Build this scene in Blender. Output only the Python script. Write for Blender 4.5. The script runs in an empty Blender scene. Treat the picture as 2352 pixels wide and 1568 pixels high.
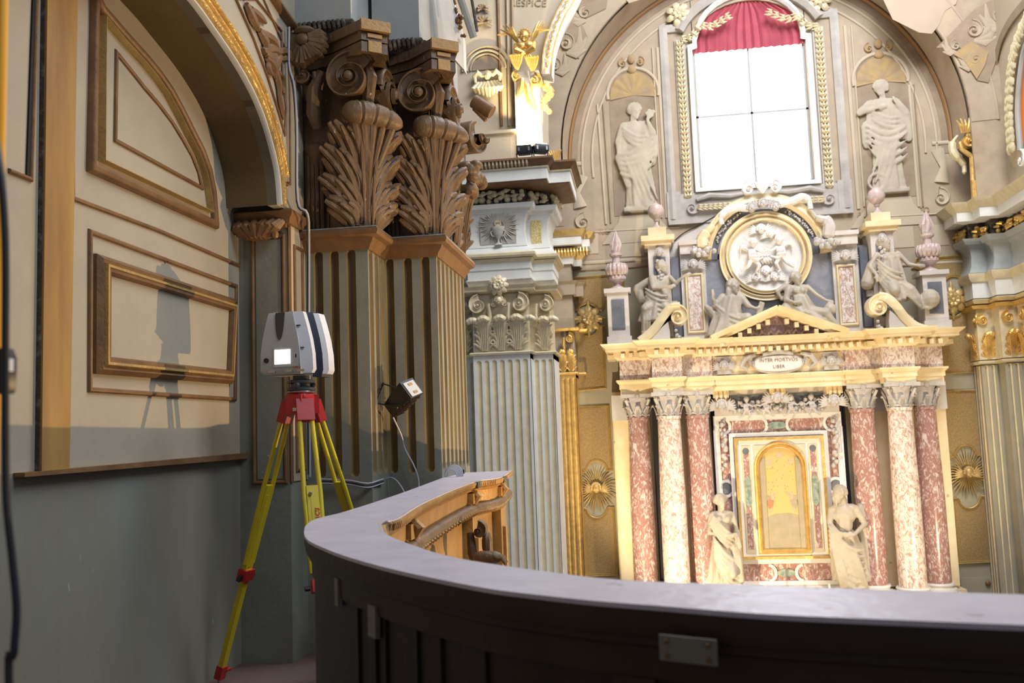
import bpy, math, random
from mathutils import Vector, Matrix
from math import sin, cos, pi, radians as R_
random.seed(7)
C = bpy.context.scene.collection
S = bpy.context.scene
V = Vector
# ---------------------------------------------------------------- camera
F_ = 2100.0
th, pp, ro = R_(8.11), R_(5.68), R_(2.06)
r0 = V((cos(th), sin(th), 0)); fw = V((-sin(th)*cos(pp), cos(th)*cos(pp), sin(pp)))
u0 = r0.cross(fw); rr = cos(ro)*r0 - sin(ro)*u0; uu = sin(ro)*r0 + cos(ro)*u0
CAM = V((0, 0, 1.3))
cd = bpy.data.cameras.new('camera'); cam = bpy.data.objects.new('camera', cd); C.objects.link(cam)
mw = Matrix((rr, uu, -fw)).transposed().to_4x4(); mw.translation = CAM
cam.matrix_world = mw
cd.sensor_width = 36; cd.lens = F_/2352*36; cd.clip_start = .05; cd.clip_end = 200
cd.dof.use_dof = True; cd.dof.focus_distance = 5.6; cd.dof.aperture_fstop = 4.5
S.camera = cam
# ---------------------------------------------------------------- light
S.view_settings.view_transform = 'Standard'; S.view_settings.look = 'None'
S.view_settings.gamma = 1; S.view_settings.use_curve_mapping = False
S.view_settings.exposure = 0.0
W = bpy.data.worlds.new('world'); S.world = W; W.use_nodes = True
W.node_tree.nodes['Background'].inputs[0].default_value = (.80, .86, 1.0, 1)
W.node_tree.nodes['Background'].inputs[1].default_value = .15
def area(name, loc, to, size, power, col, sy=None):
    l = bpy.data.lights.new(name, 'AREA'); l.energy = power; l.color = col; l.size = size
    if sy: l.shape = 'RECTANGLE'; l.size_y = sy
    o = bpy.data.objects.new(name, l); C.objects.link(o); o.location = loc
    o.rotation_euler = (V(to)-V(loc)).to_track_quat('-Z', 'Y').to_euler(); return o
def spot(name, loc, to, power, col, ang=60, blend=.5, r=.04):
    l = bpy.data.lights.new(name, 'SPOT'); l.energy = power; l.color = col
    l.spot_size = R_(ang); l.spot_blend = blend; l.shadow_soft_size = r
    o = bpy.data.objects.new(name, l); C.objects.link(o); o.location = loc
    o.rotation_euler = (V(to)-V(loc)).to_track_quat('-Z', 'Y').to_euler(); return o
WARM = (1.0, .72, .40); DAY = (.84, .90, 1.0)
spot('nave_floodlight', (5.9, 8.65, -.75), (-2.2, 4.9, 2.2), 1900, (1, .66, .32), 75, .3, .03)
area('upper_fill_light', (4.5, 11, 12), (0, 17, 3), 4, 850, DAY)  # unseen cool fill added high up to brighten the chapel end
area('overhead_fill_light', (3, 9, 13), (1.5, 15, 4), 6, 950, (1, .95, .90))  # broad unseen fill added overhead for pier and altar, no lantern
area('loft_fill_light', (3.0, 2.7, 6.5), (-1.9, 4.9, 1.2), 2.4, 190, DAY)  # added fill for loft wall and pier, not a window
spot('lower_floodlight', (3.2, 3.7, -.85), (-1.4, 6.3, 2.4), 800, (1, .68, .33), 27, .35, .04)
spot('altar_floodlight_left', (-.9, 13.6, -2.6), (2.0, 17.4, 1.4), 1500, (1, .80, .50), 80, .6, .06)
spot('altar_floodlight_right', (5.7, 12.6, -1.4), (2.6, 17.6, 1.0), 800, (1, .80, .52), 80, .6, .1)
# ---------------------------------------------------------------- helpers
def P(x, y, X=None, Y=None, Z=None):
    d = (x-1176)*rr - (y-784)*uu + F_*fw
    t = Y/d.y if Y is not None else (X/d.x if X is not None else (Z-1.3)/d.z)
    return CAM + d*t
class G:
    def __init__(s): s.v = []; s.f = []; s.m = []; s.c = 0
    def add(s, vs, fs):
        b = len(s.v); s.v += [V(p) for p in vs]; s.f += [tuple(b+i for i in f) for f in fs]; s.m += [s.c]*len(fs); return s
    def hexa(s, p):      # 8 corners: bottom loop, top loop
        return s.add(p, [(0,3,2,1),(4,5,6,7),(0,1,5,4),(1,2,6,5),(2,3,7,6),(3,0,4,7)])
    def box(s, x0, x1, y0, y1, z0, z1):
        return s.hexa([(x0,y0,z0),(x1,y0,z0),(x1,y1,z0),(x0,y1,z0),(x0,y0,z1),(x1,y0,z1),(x1,y1,z1),(x0,y1,z1)])
    def obox(s, c, a, b, d):
        c, a, b, d = V(c), V(a), V(b), V(d)
        return s.hexa([c-a-b-d, c+a-b-d, c+a+b-d, c-a+b-d, c-a-b+d, c+a-b+d, c+a+b+d, c-a+b+d])
    def prism(s, poly, off):
        n = len(poly); off = V(off); p = [V(q) for q in poly]
        return s.add(p+[q+off for q in p], [tuple(range(n)), tuple(range(2*n-1, n-1, -1))]+[(i, (i+1) % n, n+(i+1) % n, n+i) for i in range(n)])
    def grid(s, rows, close=False):
        nr, nc = len(rows), len(rows[0]); vs = [p for r in rows for p in r]; fs = []
        for i in range(nr-1):
            for j in range(nc if close else nc-1):
                k = (j+1) % nc; fs.append((i*nc+j, i*nc+k, (i+1)*nc+k, (i+1)*nc+j))
        return s.add(vs, fs)
    def rings(s, rings):  # closed rings with caps
        n = len(rings[0]); s.grid(rings, True); b = len(s.v)-len(rings)*n
        s.f += [tuple(b+i for i in range(n-1, -1, -1)), tuple(b+(len(rings)-1)*n+i for i in range(n))]; s.m += [s.c]*2; return s
    def tube(s, pts, r, n=8, flat=1.0, nrm=None, closed=False):
        pts = [V(p) for p in pts]; N = len(pts); rs = r if hasattr(r, '__len__') else [r]*N
        out = []; prev = V(nrm) if nrm is not None else None
        for i, p in enumerate(pts):
            if closed: t = pts[(i+1) % N]-pts[i-1]
            else: t = pts[min(i+1, N-1)]-pts[max(i-1, 0)]
            if t.length < 1e-9: t = V((0,0,1))
            t.normalize()
            a = prev if prev is not None else (V((0,0,1)) if abs(t.z) < .9 else V((1,0,0)))
            b = t.cross(a)
            if b.length < 1e-6: b = t.cross(V((1,.3,.2)))
            b.normalize(); a2 = b.cross(t).normalized()
            if nrm is None: prev = a2
            out.append([p + b*(cos(2*pi*k/n)*rs[i]) + a2*(sin(2*pi*k/n)*rs[i]*flat) for k in range(n)])
        if closed: return s.grid(out+[out[0]], True)
        return s.rings(out)
    def lathe(s, prof, c, n=24, ax=(0,0,1), sx=1, sy=1):
        c = V(c); q = V((0,0,1)).rotation_difference(V(ax))
        return s.rings([[c + q @ V((r*cos(2*pi*k/n)*sx, r*sin(2*pi*k/n)*sy, z)) for k in range(n)] for r, z in prof])
    def ell(s, c, r, n=10, rot=None):
        r = r if hasattr(r, '__len__') else (r, r, r); c = V(c); m = n//2+1; out = []
        for i in range(m+1):
            a = -pi/2+pi*i/m; ca = max(cos(a), .02)
            row = [V((r[0]*ca*cos(2*pi*k/n), r[1]*ca*sin(2*pi*k/n), r[2]*sin(a))) for k in range(n)]
            if rot is not None: row = [rot @ q for q in row]
            out.append([c+q for q in row])
        return s.rings(out)
    def cap(s, a, b, ra, rb=None, n=10):
        a, b = V(a), V(b); rb = ra if rb is None else rb; d = b-a
        L = d.length or 1e-6; t = d/L
        pts = [a-t*ra*.95, a-t*ra*.7, a, b, b+t*rb*.7, b+t*rb*.95]
        return s.tube(pts, [ra*.3, ra*.72, ra, rb, rb*.72, rb*.3], n)
    def sweep(s, path, n, prof, closed=False, caps=True):
        """prof ring of (a,b): a along t x n side, b along n; mitred"""
        path = [V(p) for p in path]; n = V(n).normalized(); N = len(path); out = []
        for i, p in enumerate(path):
            ta = (p-path[i-1]) if (i > 0 or closed) else None
            tb = (path[(i+1) % N]-p) if (i < N-1 or closed) else None
            ta = ta if ta is not None else tb; tb = tb if tb is not None else ta
            la = ta.normalized().cross(n); lb = tb.normalized().cross(n)
            l = la+lb
            if l.length < 1e-5: l = la
            l.normalize(); k = 1/max(.35, l.dot(la))
            out.append([p + l*(a*k) + n*b for a, b in prof])
        if closed: return s.grid(out+[out[0]], True)
        return s.rings(out) if caps else s.grid(out, True)
    def xf(s, M, i0=0):
        for i in range(i0, len(s.v)): s.v[i] = M @ s.v[i]
        return s
def rp(w, h, steps=5):     # half-round bead profile
    return [(-w/2, 0)]+[(-w/2*cos(pi*k/steps), h*(.25+.75*sin(pi*k/steps))) for k in range(steps+1)]+[(w/2, 0)]
def bp(w, h): return [(-w/2, 0), (-w/2, h), (w/2, h), (w/2, 0)]
def rootloc(o):
    while o.parent: o = o.parent
    return V(o.location)
def obj(name, g, mat, parent=None, org=None, ang=38):
    me = bpy.data.meshes.new(name)
    if parent is not None: L = rootloc(parent)
    elif org is not None: L = V(org)
    else:
        xs = [p.x for p in g.v]; ys = [p.y for p in g.v]; zs = [p.z for p in g.v]
        L = V(((min(xs)+max(xs))/2, (min(ys)+max(ys))/2, min(zs)))
    me.from_pydata([p-L for p in g.v], [], g.f)
    mats = mat if isinstance(mat, (list, tuple)) else [mat]
    for m in mats: me.materials.append(m)
    if len(mats) > 1: me.polygons.foreach_set('material_index', [min(i, len(mats)-1) for i in g.m])
    import bmesh
    b = bmesh.new(); b.from_mesh(me); bmesh.ops.recalc_face_normals(b, faces=b.faces); b.to_mesh(me); b.free()
    me.polygons.foreach_set('use_smooth', [True]*len(me.polygons))
    try: me.set_sharp_from_angle(angle=R_(ang))
    except Exception: pass
    o = bpy.data.objects.new(name, me); C.objects.link(o)
    if parent is not None: o.parent = parent
    else: o.location = L
    return o
def tag(o, label=None, cat=None, group=None, kind=None):
    if label: o['label'] = label
    if cat: o['category'] = cat
    if group: o['group'] = group
    if kind: o['kind'] = kind
    return o
def thing(name, label, cat, loc, group=None):
    o = bpy.data.objects.new(name, None); C.objects.link(o); o.location = loc; o.empty_display_size = .1
    return tag(o, label, cat, group)
def struct(name, g, mat, label=None, parent=None):
    o = obj(name, g, mat, parent)
    if parent is None: tag(o, label, kind='structure'); o['category'] = name.split('_')[0]
    return o
def dup(root, loc, label=None):
    def cp(o, par):
        c = o.copy(); C.objects.link(c)
        if par is not None: c.parent = par
        for ch in list(o.children): cp(ch, c)
        return c
    r = cp(root, None); r.location = loc
    if label: r['label'] = label
    return r
def text(body, name, loc, xdir, up, size, mat, parent, depth=.002, sx=1.0, label=None):
    cu = bpy.data.curves.new(name, 'FONT'); cu.body = body; cu.size = size; cu.extrude = depth; cu.align_x = 'CENTER'; cu.resolution_u = 3
    cu.space_character = 1.05
    t = bpy.data.objects.new(name, cu); C.objects.link(t); bpy.context.view_layer.update()
    me = bpy.data.meshes.new_from_object(t.evaluated_get(bpy.context.evaluated_depsgraph_get()))
    bpy.data.objects.remove(t); x = V(xdir).normalized(); y = V(up); y = (y-x*y.dot(x)).normalized(); z = x.cross(y)
    g = G(); g.add([V(loc)+x*(v.co.x*sx)+y*v.co.y+z*v.co.z for v in me.vertices], [tuple(p.vertices) for p in me.polygons])
    o = obj(name, g, mat, parent)
    if parent is None: tag(o, 'faint painted inscription reading '+body, 'inscription')
    return o
# ---------------------------------------------------------------- materials
def mat(name, col, rough=.6, metal=0, col2=None, sc=4, amt=.5, bump=0, bsc=30, det=6, stretch=None, contrast=(.35, .65), emit=None, es=1, spec=None, vor=False, spots=None):
    m = bpy.data.materials.new(name); m.use_nodes = True; nt = m.node_tree; nd = nt.nodes; lk = nt.links
    b = nd['Principled BSDF']; b.inputs['Roughness'].default_value = rough; b.inputs['Metallic'].default_value = metal
    if spec is not None: b.inputs['Specular IOR Level'].default_value = spec
    b.inputs['Base Color'].default_value = (*col, 1)
    if col2 or bump or spots:
        tc = nd.new('ShaderNodeTexCoord'); mp = nd.new('ShaderNodeMapping'); lk.new(tc.outputs['Object'], mp.inputs[0])
        if stretch: mp.inputs['Scale'].default_value = stretch
    last = None
    if col2:
        if vor:
            n = nd.new('ShaderNodeTexNoise'); n.inputs['Scale'].default_value = sc; n.inputs['Detail'].default_value = det; n.inputs['Roughness'].default_value = .72; n.inputs['Distortion'].default_value = 1.3
        else:
            n = nd.new('ShaderNodeTexNoise'); n.inputs['Scale'].default_value = sc; n.inputs['Detail'].default_value = det; n.inputs['Roughness'].default_value = .6
        lk.new(mp.outputs[0], n.inputs['Vector'])
        cr = nd.new('ShaderNodeValToRGB'); cr.color_ramp.elements[0].position = contrast[0]; cr.color_ramp.elements[1].position = contrast[1]
        cr.color_ramp.elements[0].color = (*col, 1); cr.color_ramp.elements[1].color = (*[a*(1-amt)+c*amt for a, c in zip(col, col2)], 1)
        lk.new(n.outputs['Fac'], cr.inputs[0]); last = cr.outputs[0]
    if spots:
        scol, ssc, thr = spots
        n = nd.new('ShaderNodeTexNoise'); n.inputs['Scale'].default_value = ssc; n.inputs['Detail'].default_value = 3
        lk.new(mp.outputs[0], n.inputs['Vector'])
        cr = nd.new('ShaderNodeValToRGB'); cr.color_ramp.elements[0].position = thr; cr.color_ramp.elements[1].position = thr+.04
        cr.color_ramp.elements[0].color = (0,0,0,1); cr.color_ramp.elements[1].color = (1,1,1,1)
        lk.new(n.outputs['Fac'], cr.inputs[0])
        mx = nd.new('ShaderNodeMix'); mx.data_type = 'RGBA'; lk.new(cr.outputs[0], mx.inputs[0])
        if last: lk.new(last, mx.inputs[6])
        else: mx.inputs[6].default_value = (*col, 1)
        mx.inputs[7].default_value = (*scol, 1); last = mx.outputs[2]
    if last: lk.new(last, b.inputs['Base Color'])
    if bump:
        n = nd.new('ShaderNodeTexNoise'); n.inputs['Scale'].default_value = bsc; n.inputs['Detail'].default_value = 4; lk.new(mp.outputs[0], n.inputs['Vector'])
        bm = nd.new('ShaderNodeBump'); bm.inputs['Strength'].default_value = bump; bm.inputs['Distance'].default_value = .02
        lk.new(n.outputs['Fac'], bm.inputs['Height']); lk.new(bm.outputs[0], b.inputs['Normal'])
    if emit: b.inputs['Emission Color'].default_value = (*emit, 1); b.inputs['Emission Strength'].default_value = es
    return m
M = {}
M['beige'] = mat('beige_paint', (.44,.385,.285), .75, col2=(.37,.335,.265), sc=3, amt=.8, bump=.08)
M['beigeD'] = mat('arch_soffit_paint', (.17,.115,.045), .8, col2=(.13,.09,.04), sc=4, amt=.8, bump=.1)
M['dado'] = mat('grey_green_plaster', (.23,.245,.21), .85, col2=(.23,.185,.135), sc=1.6, amt=.9, bump=.25, bsc=14, stretch=(1,1,.35), spots=((.35,.37,.34), 22, .72))
M['greyp'] = mat('grey_green_paint', (.25,.26,.22), .65, col2=(.20,.205,.175), sc=5, amt=.8, bump=.12, spots=((.42,.44,.42), 30, .74))
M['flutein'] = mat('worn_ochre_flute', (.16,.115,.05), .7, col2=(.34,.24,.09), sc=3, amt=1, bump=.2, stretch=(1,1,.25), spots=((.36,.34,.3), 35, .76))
M['trim'] = mat('brown_gilt_trim', (.25,.14,.058), .5, .15, col2=(.15,.078,.038), sc=6, amt=.8, bump=.15, bsc=40)
M['ochre'] = mat('ochre_wood_strip', (.44,.26,.075), .6, col2=(.27,.14,.05), sc=3, amt=.9, bump=.15, stretch=(2,2,.3))
M['gilt'] = mat('gilt_bright', (.88,.60,.20), .36, .6, col2=(.55,.34,.12), sc=9, amt=.7, bump=.3, bsc=50)
M['wood'] = mat('carved_walnut', (.105,.060,.027), .5, col2=(.20,.13,.068), sc=5, amt=.9, bump=.35, bsc=35, stretch=(1,1,.4), spots=((.42,.38,.33), 45, .70))
M['woodD'] = mat('dark_carved_wood', (.06,.045,.032), .6, col2=(.20,.19,.18), sc=18, amt=.9, bump=.4, bsc=60, contrast=(.5,.68))
M['greyblk'] = mat('pale_grey_paint', (.40,.42,.41), .7, col2=(.34,.355,.34), sc=5, amt=.8, bump=.05)
M['white'] = mat('white_grey_paint', (.78,.78,.74), .6, col2=(.66,.65,.60), sc=4, amt=.7, bump=.06)
M['goldpale'] = mat('pale_worn_gold', (.74,.64,.40), .5, .1, col2=(.58,.50,.36), sc=8, amt=.8, bump=.2)
M['ledge'] = mat('dusty_ledge', (.66,.63,.72), .33, col2=(.54,.51,.60), sc=7, amt=.8, bump=.18, bsc=22, spots=((.30,.27,.32), 16, .70))
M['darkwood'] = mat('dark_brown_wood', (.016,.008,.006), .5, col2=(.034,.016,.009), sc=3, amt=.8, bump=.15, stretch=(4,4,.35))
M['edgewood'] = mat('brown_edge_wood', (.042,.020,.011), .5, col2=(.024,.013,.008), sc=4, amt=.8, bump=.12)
M['carvgold'] = mat('carved_ochre_wood', (.50,.29,.08), .5, .1, col2=(.34,.18,.06), sc=6, amt=.8, bump=.3, bsc=40)
M['cream'] = mat('cream_yellow_marble', (.80,.62,.34), .35, col2=(.86,.74,.50), sc=2.5, amt=1, bump=.03, spots=((.45,.33,.2), 6, .70))
M['creamG'] = mat('pale_grey_marble', (.58,.52,.46), .4, col2=(.66,.62,.58), sc=3, amt=1, bump=.03)
M['red'] = mat('red_breccia_marble', (.40,.21,.175), .22, col2=(.76,.66,.61), sc=15, amt=1, det=6, vor=True, contrast=(.50,.62), stretch=(1,1,.5))
M['redL'] = mat('pale_red_breccia_marble', (.50,.31,.25), .22, col2=(.84,.75,.68), sc=14, amt=1, det=6, vor=True, contrast=(.42,.55), stretch=(1,1,.6))
M['blue'] = mat('blue_grey_marble', (.25,.25,.28), .3, col2=(.36,.36,.39), sc=3, amt=.9, vor=True, contrast=(.4,.7))
M['blueD'] = mat('dark_slate_marble', (.12,.125,.15), .3, col2=(.19,.20,.23), sc=4, amt=.9)
M['wmarble'] = mat('white_marble', (.84,.80,.76), .35, col2=(.74,.70,.66), sc=4, amt=.8)
M['statue'] = mat('statue_marble', (.52,.45,.35), .5, col2=(.42,.37,.30), sc=5, amt=.8, bump=.15, bsc=25)
M['statueG'] = mat('grey_statue_marble', (.60,.55,.50), .5, col2=(.44,.41,.39), sc=5, amt=.9, bump=.15, bsc=25)
M['fresco'] = mat('fresco_tan', (.46,.365,.255), .85, col2=(.37,.295,.22), sc=2.2, amt=1, bump=.08)
M['frescoL'] = mat('fresco_pale', (.52,.44,.33), .85, col2=(.50,.42,.31), sc=3, amt=1, bump=.08)
M['frescoD'] = mat('fresco_brown', (.27,.20,.14), .85, col2=(.34,.26,.18), sc=4, amt=1)
M['frescoY'] = mat('fresco_ochre', (.44,.30,.13), .85, col2=(.34,.25,.15), sc=5, amt=1)
M['frescoF'] = mat('fresco_figure', (.52,.46,.36), .85, col2=(.43,.375,.30), sc=4, amt=1)
M['vault'] = mat('vault_fresco', (.42,.335,.235), .85, col2=(.29,.215,.15), sc=2.2, amt=.8, contrast=(.42,.68))
M['vaultP'] = mat('vault_plain_fresco', (.50,.385,.28), .85, col2=(.44,.35,.26), sc=2, amt=1)
M['brownl'] = mat('brown_fillet', (.30,.17,.07), .6)
M['lowwall'] = mat('olive_beige_wall', (.40,.35,.24), .75, col2=(.33,.31,.24), sc=2.5, amt=1, bump=.06)
M['panelg'] = mat('brocade_gold_panel', (.36,.245,.095), .6, .1, col2=(.28,.19,.085), sc=40, amt=1, contrast=(.45,.55))
M['black'] = mat('gap_black', (.010,.008,.008), .8)
M['blackp'] = mat('black_plastic', (.02,.02,.024), .4, bump=.05)
M['greyL'] = mat('scanner_light_grey', (.56,.57,.57), .4)
M['whiteS'] = mat('scanner_white', (.82,.83,.85), .35)
M['greyDk'] = mat('scanner_dark_grey', (.055,.06,.065), .4)
M['navy'] = mat('scanner_navy', (.02,.022,.05), .45)
M['redp'] = mat('red_paint', (.55,.03,.03), .4, col2=(.42,.02,.02), sc=9, amt=.8)
M['yellow'] = mat('yellow_paint', (.74,.60,.02), .4, col2=(.60,.47,.03), sc=5, amt=.7)
M['amber'] = mat('amber_pole', (.85,.42,.01), .4)
M['steel'] = mat('steel', (.5,.5,.5), .3, .9)
M['screen'] = mat('screen_glow', (1,1,1), .3, emit=(1,1,.98), es=2.2)
M['cablew'] = mat('grey_cable', (.48,.49,.55), .5)
M['cabled'] = mat('dark_cable', (.03,.03,.035), .5)
M['plate'] = mat('galvanised_plate', (.26,.25,.22), .55, .3, col2=(.2,.19,.17), sc=14, amt=.8)
M['skyglow'] = mat('window_daylight', (1,1,1), .5, emit=(.86,.90,1.0), es=7)
M['curtain'] = mat('red_curtain', (.46,.09,.12), .8, col2=(.36,.06,.09), sc=3, amt=.8)
M['orange'] = mat('orange_curtain', (.75,.20,.03), .8)
M['lampface'] = mat('lamp_face', (1,.9,.7), .3, emit=(1,.80,.45), es=40)
M['paintY'] = mat('altar_painting_gold', (.66,.46,.13), .6, col2=(.60,.45,.20), sc=3, amt=1)
M['paintG'] = mat('altar_painting_ground', (.36,.31,.18), .6, col2=(.44,.35,.24), sc=6, amt=1)
M['skin'] = mat('painted_flesh', (.75,.42,.28), .6)
M['robe'] = mat('painted_red', (.75,.22,.10), .6)
M['pinkm'] = mat('pink_grey_marble', (.52,.38,.345), .35, col2=(.64,.54,.51), sc=9, amt=1, vor=True, contrast=(.4,.62))
M['redG'] = mat('muted_red_marble', (.30,.17,.15), .35, col2=(.52,.42,.39), sc=9, amt=1, vor=True, contrast=(.45,.65))
M['stone'] = mat('warm_grey_stone', (.50,.465,.42), .7, col2=(.40,.37,.34), sc=4, amt=1, bump=.1)
M['giltd'] = mat('dull_gilt', (.60,.43,.17), .42, .4, col2=(.42,.30,.12), sc=9, amt=.8, bump=.3, bsc=50)
M['relief'] = mat('ray_relief_grey', (.52,.49,.43), .6, col2=(.42,.39,.34), sc=8, amt=1, bump=.2)
M['greenm'] = mat('green_marble', (.16,.23,.19), .3, col2=(.40,.44,.36), sc=14, amt=1)
M['floorm'] = mat('red_brown_floor_tile', (.13,.10,.09), .7, col2=(.17,.10,.085), sc=4, amt=1, bump=.15)
M['ink'] = mat('inscription_brown', (.20,.14,.09), .8)
M['inkl'] = mat('inscription_faint', (.36,.27,.18), .85)
M['redink'] = mat('red_lettering', (.55,.03,.04), .5)
# ================================================================ ornament helpers
def leafmap_flat(o, u, n):      # (a,b,c) -> o + u*a + z*b + n*c
    o, u, n = V(o), V(u), V(n)
    return lambda a, b, c: o + u*a + V((0,0,b)) + n*c
def leafmap_corner(o, u1, n1, u2, n2):   # a<0 runs along -u1 on face n1, a>0 along +u2 on face n2
    o, u1, n1, u2, n2 = V(o), V(u1), V(n1), V(u2), V(n2)
    def f(a, b, c):
        w = min(1, max(0, (a+.07)/.14)); w = w*w*(3-2*w)
        n = (n1*(1-w)+n2*w)
        return o + (u1*a if a < 0 else u2*a) + V((0,0,b)) + n*c
    return f
def finger(g, Mf, p0, p1, bow, c0, c1, r, k=7, n=6, flat=.8):
    pts = []; rs = []
    for i in range(k+1):
        s = i/k; a = p0[0]+(p1[0]-p0[0])*(s**1.5); b = p0[1]+(p1[1]-p0[1])*(1-(1-s)**1.25)
        c = c0+(c1-c0)*s**1.6 + bow*sin(pi*s)
        pts.append(Mf(a, b, c)); rs.append(r*(.45+.75*sin(pi*min(1, s*.78+.05))) if s < .99 else r*.35)
    return g.tube(pts, rs, n, flat)
def acanthus(g, Mf, a0, b0, Wd, H, c0=.0, out=.14, tiers=3, nf=3, sides=(-1, 1), n=6, roll=True, rollw=.5):
    # base blade
    rows = []
    for i in range(13):
        s = i/12; w = Wd/2*(.34+.40*sin(pi*min(1, s*1.05))+.10*abs(sin(3*pi*s)))
        rows.append([Mf(a0+t*w, b0+s*H*.9, c0+.012+out*H*s**2.2+.05*Wd*(1-t*t)) for t in [-1+.25*j for j in range(9)]])
    g.grid(rows)
    for d in (-.11, -.035, .035, .11):     # stem ribs
        finger(g, Mf, (a0+d*Wd, b0), (a0+d*Wd*1.7, b0+H*.93), 0, c0+.05*Wd+.02, c0+.05*Wd+out*H, .028*Wd+.003, 8, n)
    for sd in sides:
        for k in range(tiers):
            bb = b0+H*(.02+.27*k); reach = Wd*(.50-.03*k)
            for j in range(nf):
                q = j/(nf-1) if nf > 1 else .5
                finger(g, Mf, (a0+sd*Wd*(.13), bb), (a0+sd*(reach*(1-.50*q)), bb+H*(.20+.20*q)), .02*Wd, c0+.03*Wd, c0+Wd*(.16+.05*k*.5)+.3*out*H*(k/3)**2, Wd*.062, 7, n)
    if roll:
        ctr = Mf(a0, b0+H*.93, c0+out*H*1.0+.05*H); l = (Mf(a0+.03, b0, .05)-Mf(a0-.03, b0, .05)).normalized()
        rollt(g, ctr, l, Wd*rollw, H*.10, n=n)
def rollt(g, c, ax, length, r, k=16, n=8):
    pts = []; rs = []
    for i in range(k+1):
        s = i/k; x = (s-.5)*length
        q = r*(.45+.55*math.sqrt(max(0, 1-abs(2*s-1)**2.6)))*(1-.10*(1 if i % 4 == 0 else 0))
        pts.append(V(c)+V(ax)*x + V((0,0,-1))*r*.9*abs(2*s-1)**2); rs.append(q)
    g.tube(pts, rs, max(8, n+2))
def volute(g, c, u, v, n, R, depth=.05, turns=2.6, dirn=1, a0=pi/2, rise=.35, k=20, dec=7.5):
    c, u, v, n = V(c), V(u).normalized(), V(v).normalized(), V(n).normalized()
    def pt(a, r, h): return c + u*(cos(a)*r*dirn) + v*(sin(a)*r) + n*h
    b = math.log(dec)/(turns*2*pi); T = int(turns*k); rows = []
    for i in range(T+1):
        t = 2*pi*i/k; r1 = R*math.exp(-b*t); r2 = R*math.exp(-b*(t+2*pi))
        h0 = R*rise*(i/T); row = []
        for q, hh in ((1.0, 0), (1.0, .10), (.93, .15), (.82, .14), (.74, .05), (.45, .0), (.15, .01), (0, .06)):
            r = r2+(r1-r2)*q; row.append(pt(a0-t, r, h0+R*hh))
        rows.append(row)
    g.grid(rows)
    rr_ = R*math.exp(-b*2*pi*turns); g.ell(pt(0, 0, R*rise), (rr_*1.1,)*3, 8)
    # outer wall of first turn
    rows = []
    for i in range(k+1):
        t = 2*pi*i/k; r1 = R*math.exp(-b*t)
        rows.append([pt(a0-t, r1, R*rise*(i/T)), pt(a0-t, r1*.99, -depth*.45), pt(a0-t, r1, -depth)])
    g.grid(rows)
    ring = [pt(a0-2*pi*i/k, R*math.exp(-b*2*pi*i/k), -depth) for i in range(k)]
    g.add(ring, [tuple(range(k))])
    ring = [pt(a0-2*pi*i/k, R*math.exp(-b*2*pi*i/k)*.9, 0) for i in range(k)]
    g.add(ring, [tuple(range(k))])
def flutes(g, o, u, n, Wd, z0, z1, cs, r, m0=0, m1=1, seg=6, z0r=True, dep=1.0):
    """fluted face from o along u; cs flute centres"""
    o, u, n = V(o), V(u).normalized(), V(n).normalized()
    rows = []
    K = 5
    lv = []
    if z0r:
        for i in range(K): ph = pi/2*i/K; lv.append((z0+r*(1-cos(ph))+.001+r*.0, sin(ph)))
    else: lv.append((z0, 1.0))
    lv = [(z0+r-r*cos(pi/2*i/K), sin(pi/2*i/K)) for i in range(K+1)] if z0r else [(z0, 1.0)]
    lv += [(z1-r+r*sin(pi/2*i/K), cos(pi/2*i/K)) for i in range(K+1)]
    for ci, c in enumerate(cs):
        a = 0 if ci == 0 else (cs[ci-1]+c)/2; b = Wd if ci == len(cs)-1 else (cs[ci+1]+c)/2
        L = []; Mi = []; Rr = []
        for z, s in lv:
            s = max(s, .0)
            L.append([o+u*a+V((0,0,z)), o+u*(c-r*s)+V((0,0,z))])
            Mi.append([o+u*(c-r*s*cos(pi*k/seg))-n*(r*s*dep*sin(pi*k/seg))+V((0,0,z)) for k in range(seg+1)])
            Rr.append([o+u*(c+r*s)+V((0,0,z)), o+u*b+V((0,0,z))])
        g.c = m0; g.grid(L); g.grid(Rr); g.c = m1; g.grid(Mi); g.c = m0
def rosette(g, c, u, v, n, R, petals=8, layers=2, th=.25):
    c, u, v, n = V(c), V(u).normalized(), V(v).normalized(), V(n).normalized()
    for L in range(layers):
        rr_ = R*(1-.42*L)
        for k in range(petals):
            a = 2*pi*(k+.5*L)/petals; d = u*cos(a)+v*sin(a)
            pts = [c+d*rr_*s+n*(R*th*(.25+.5*L)+R*th*.5*sin(pi*s)) for s in (.05, .3, .6, .85, 1)]
            g.tube(pts, [rr_*.08, rr_*.2, rr_*.27, rr_*.24, rr_*.10], 7, .5, nrm=n)
    g.ell(c+n*R*th, (R*.2,)*3, 8)
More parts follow.
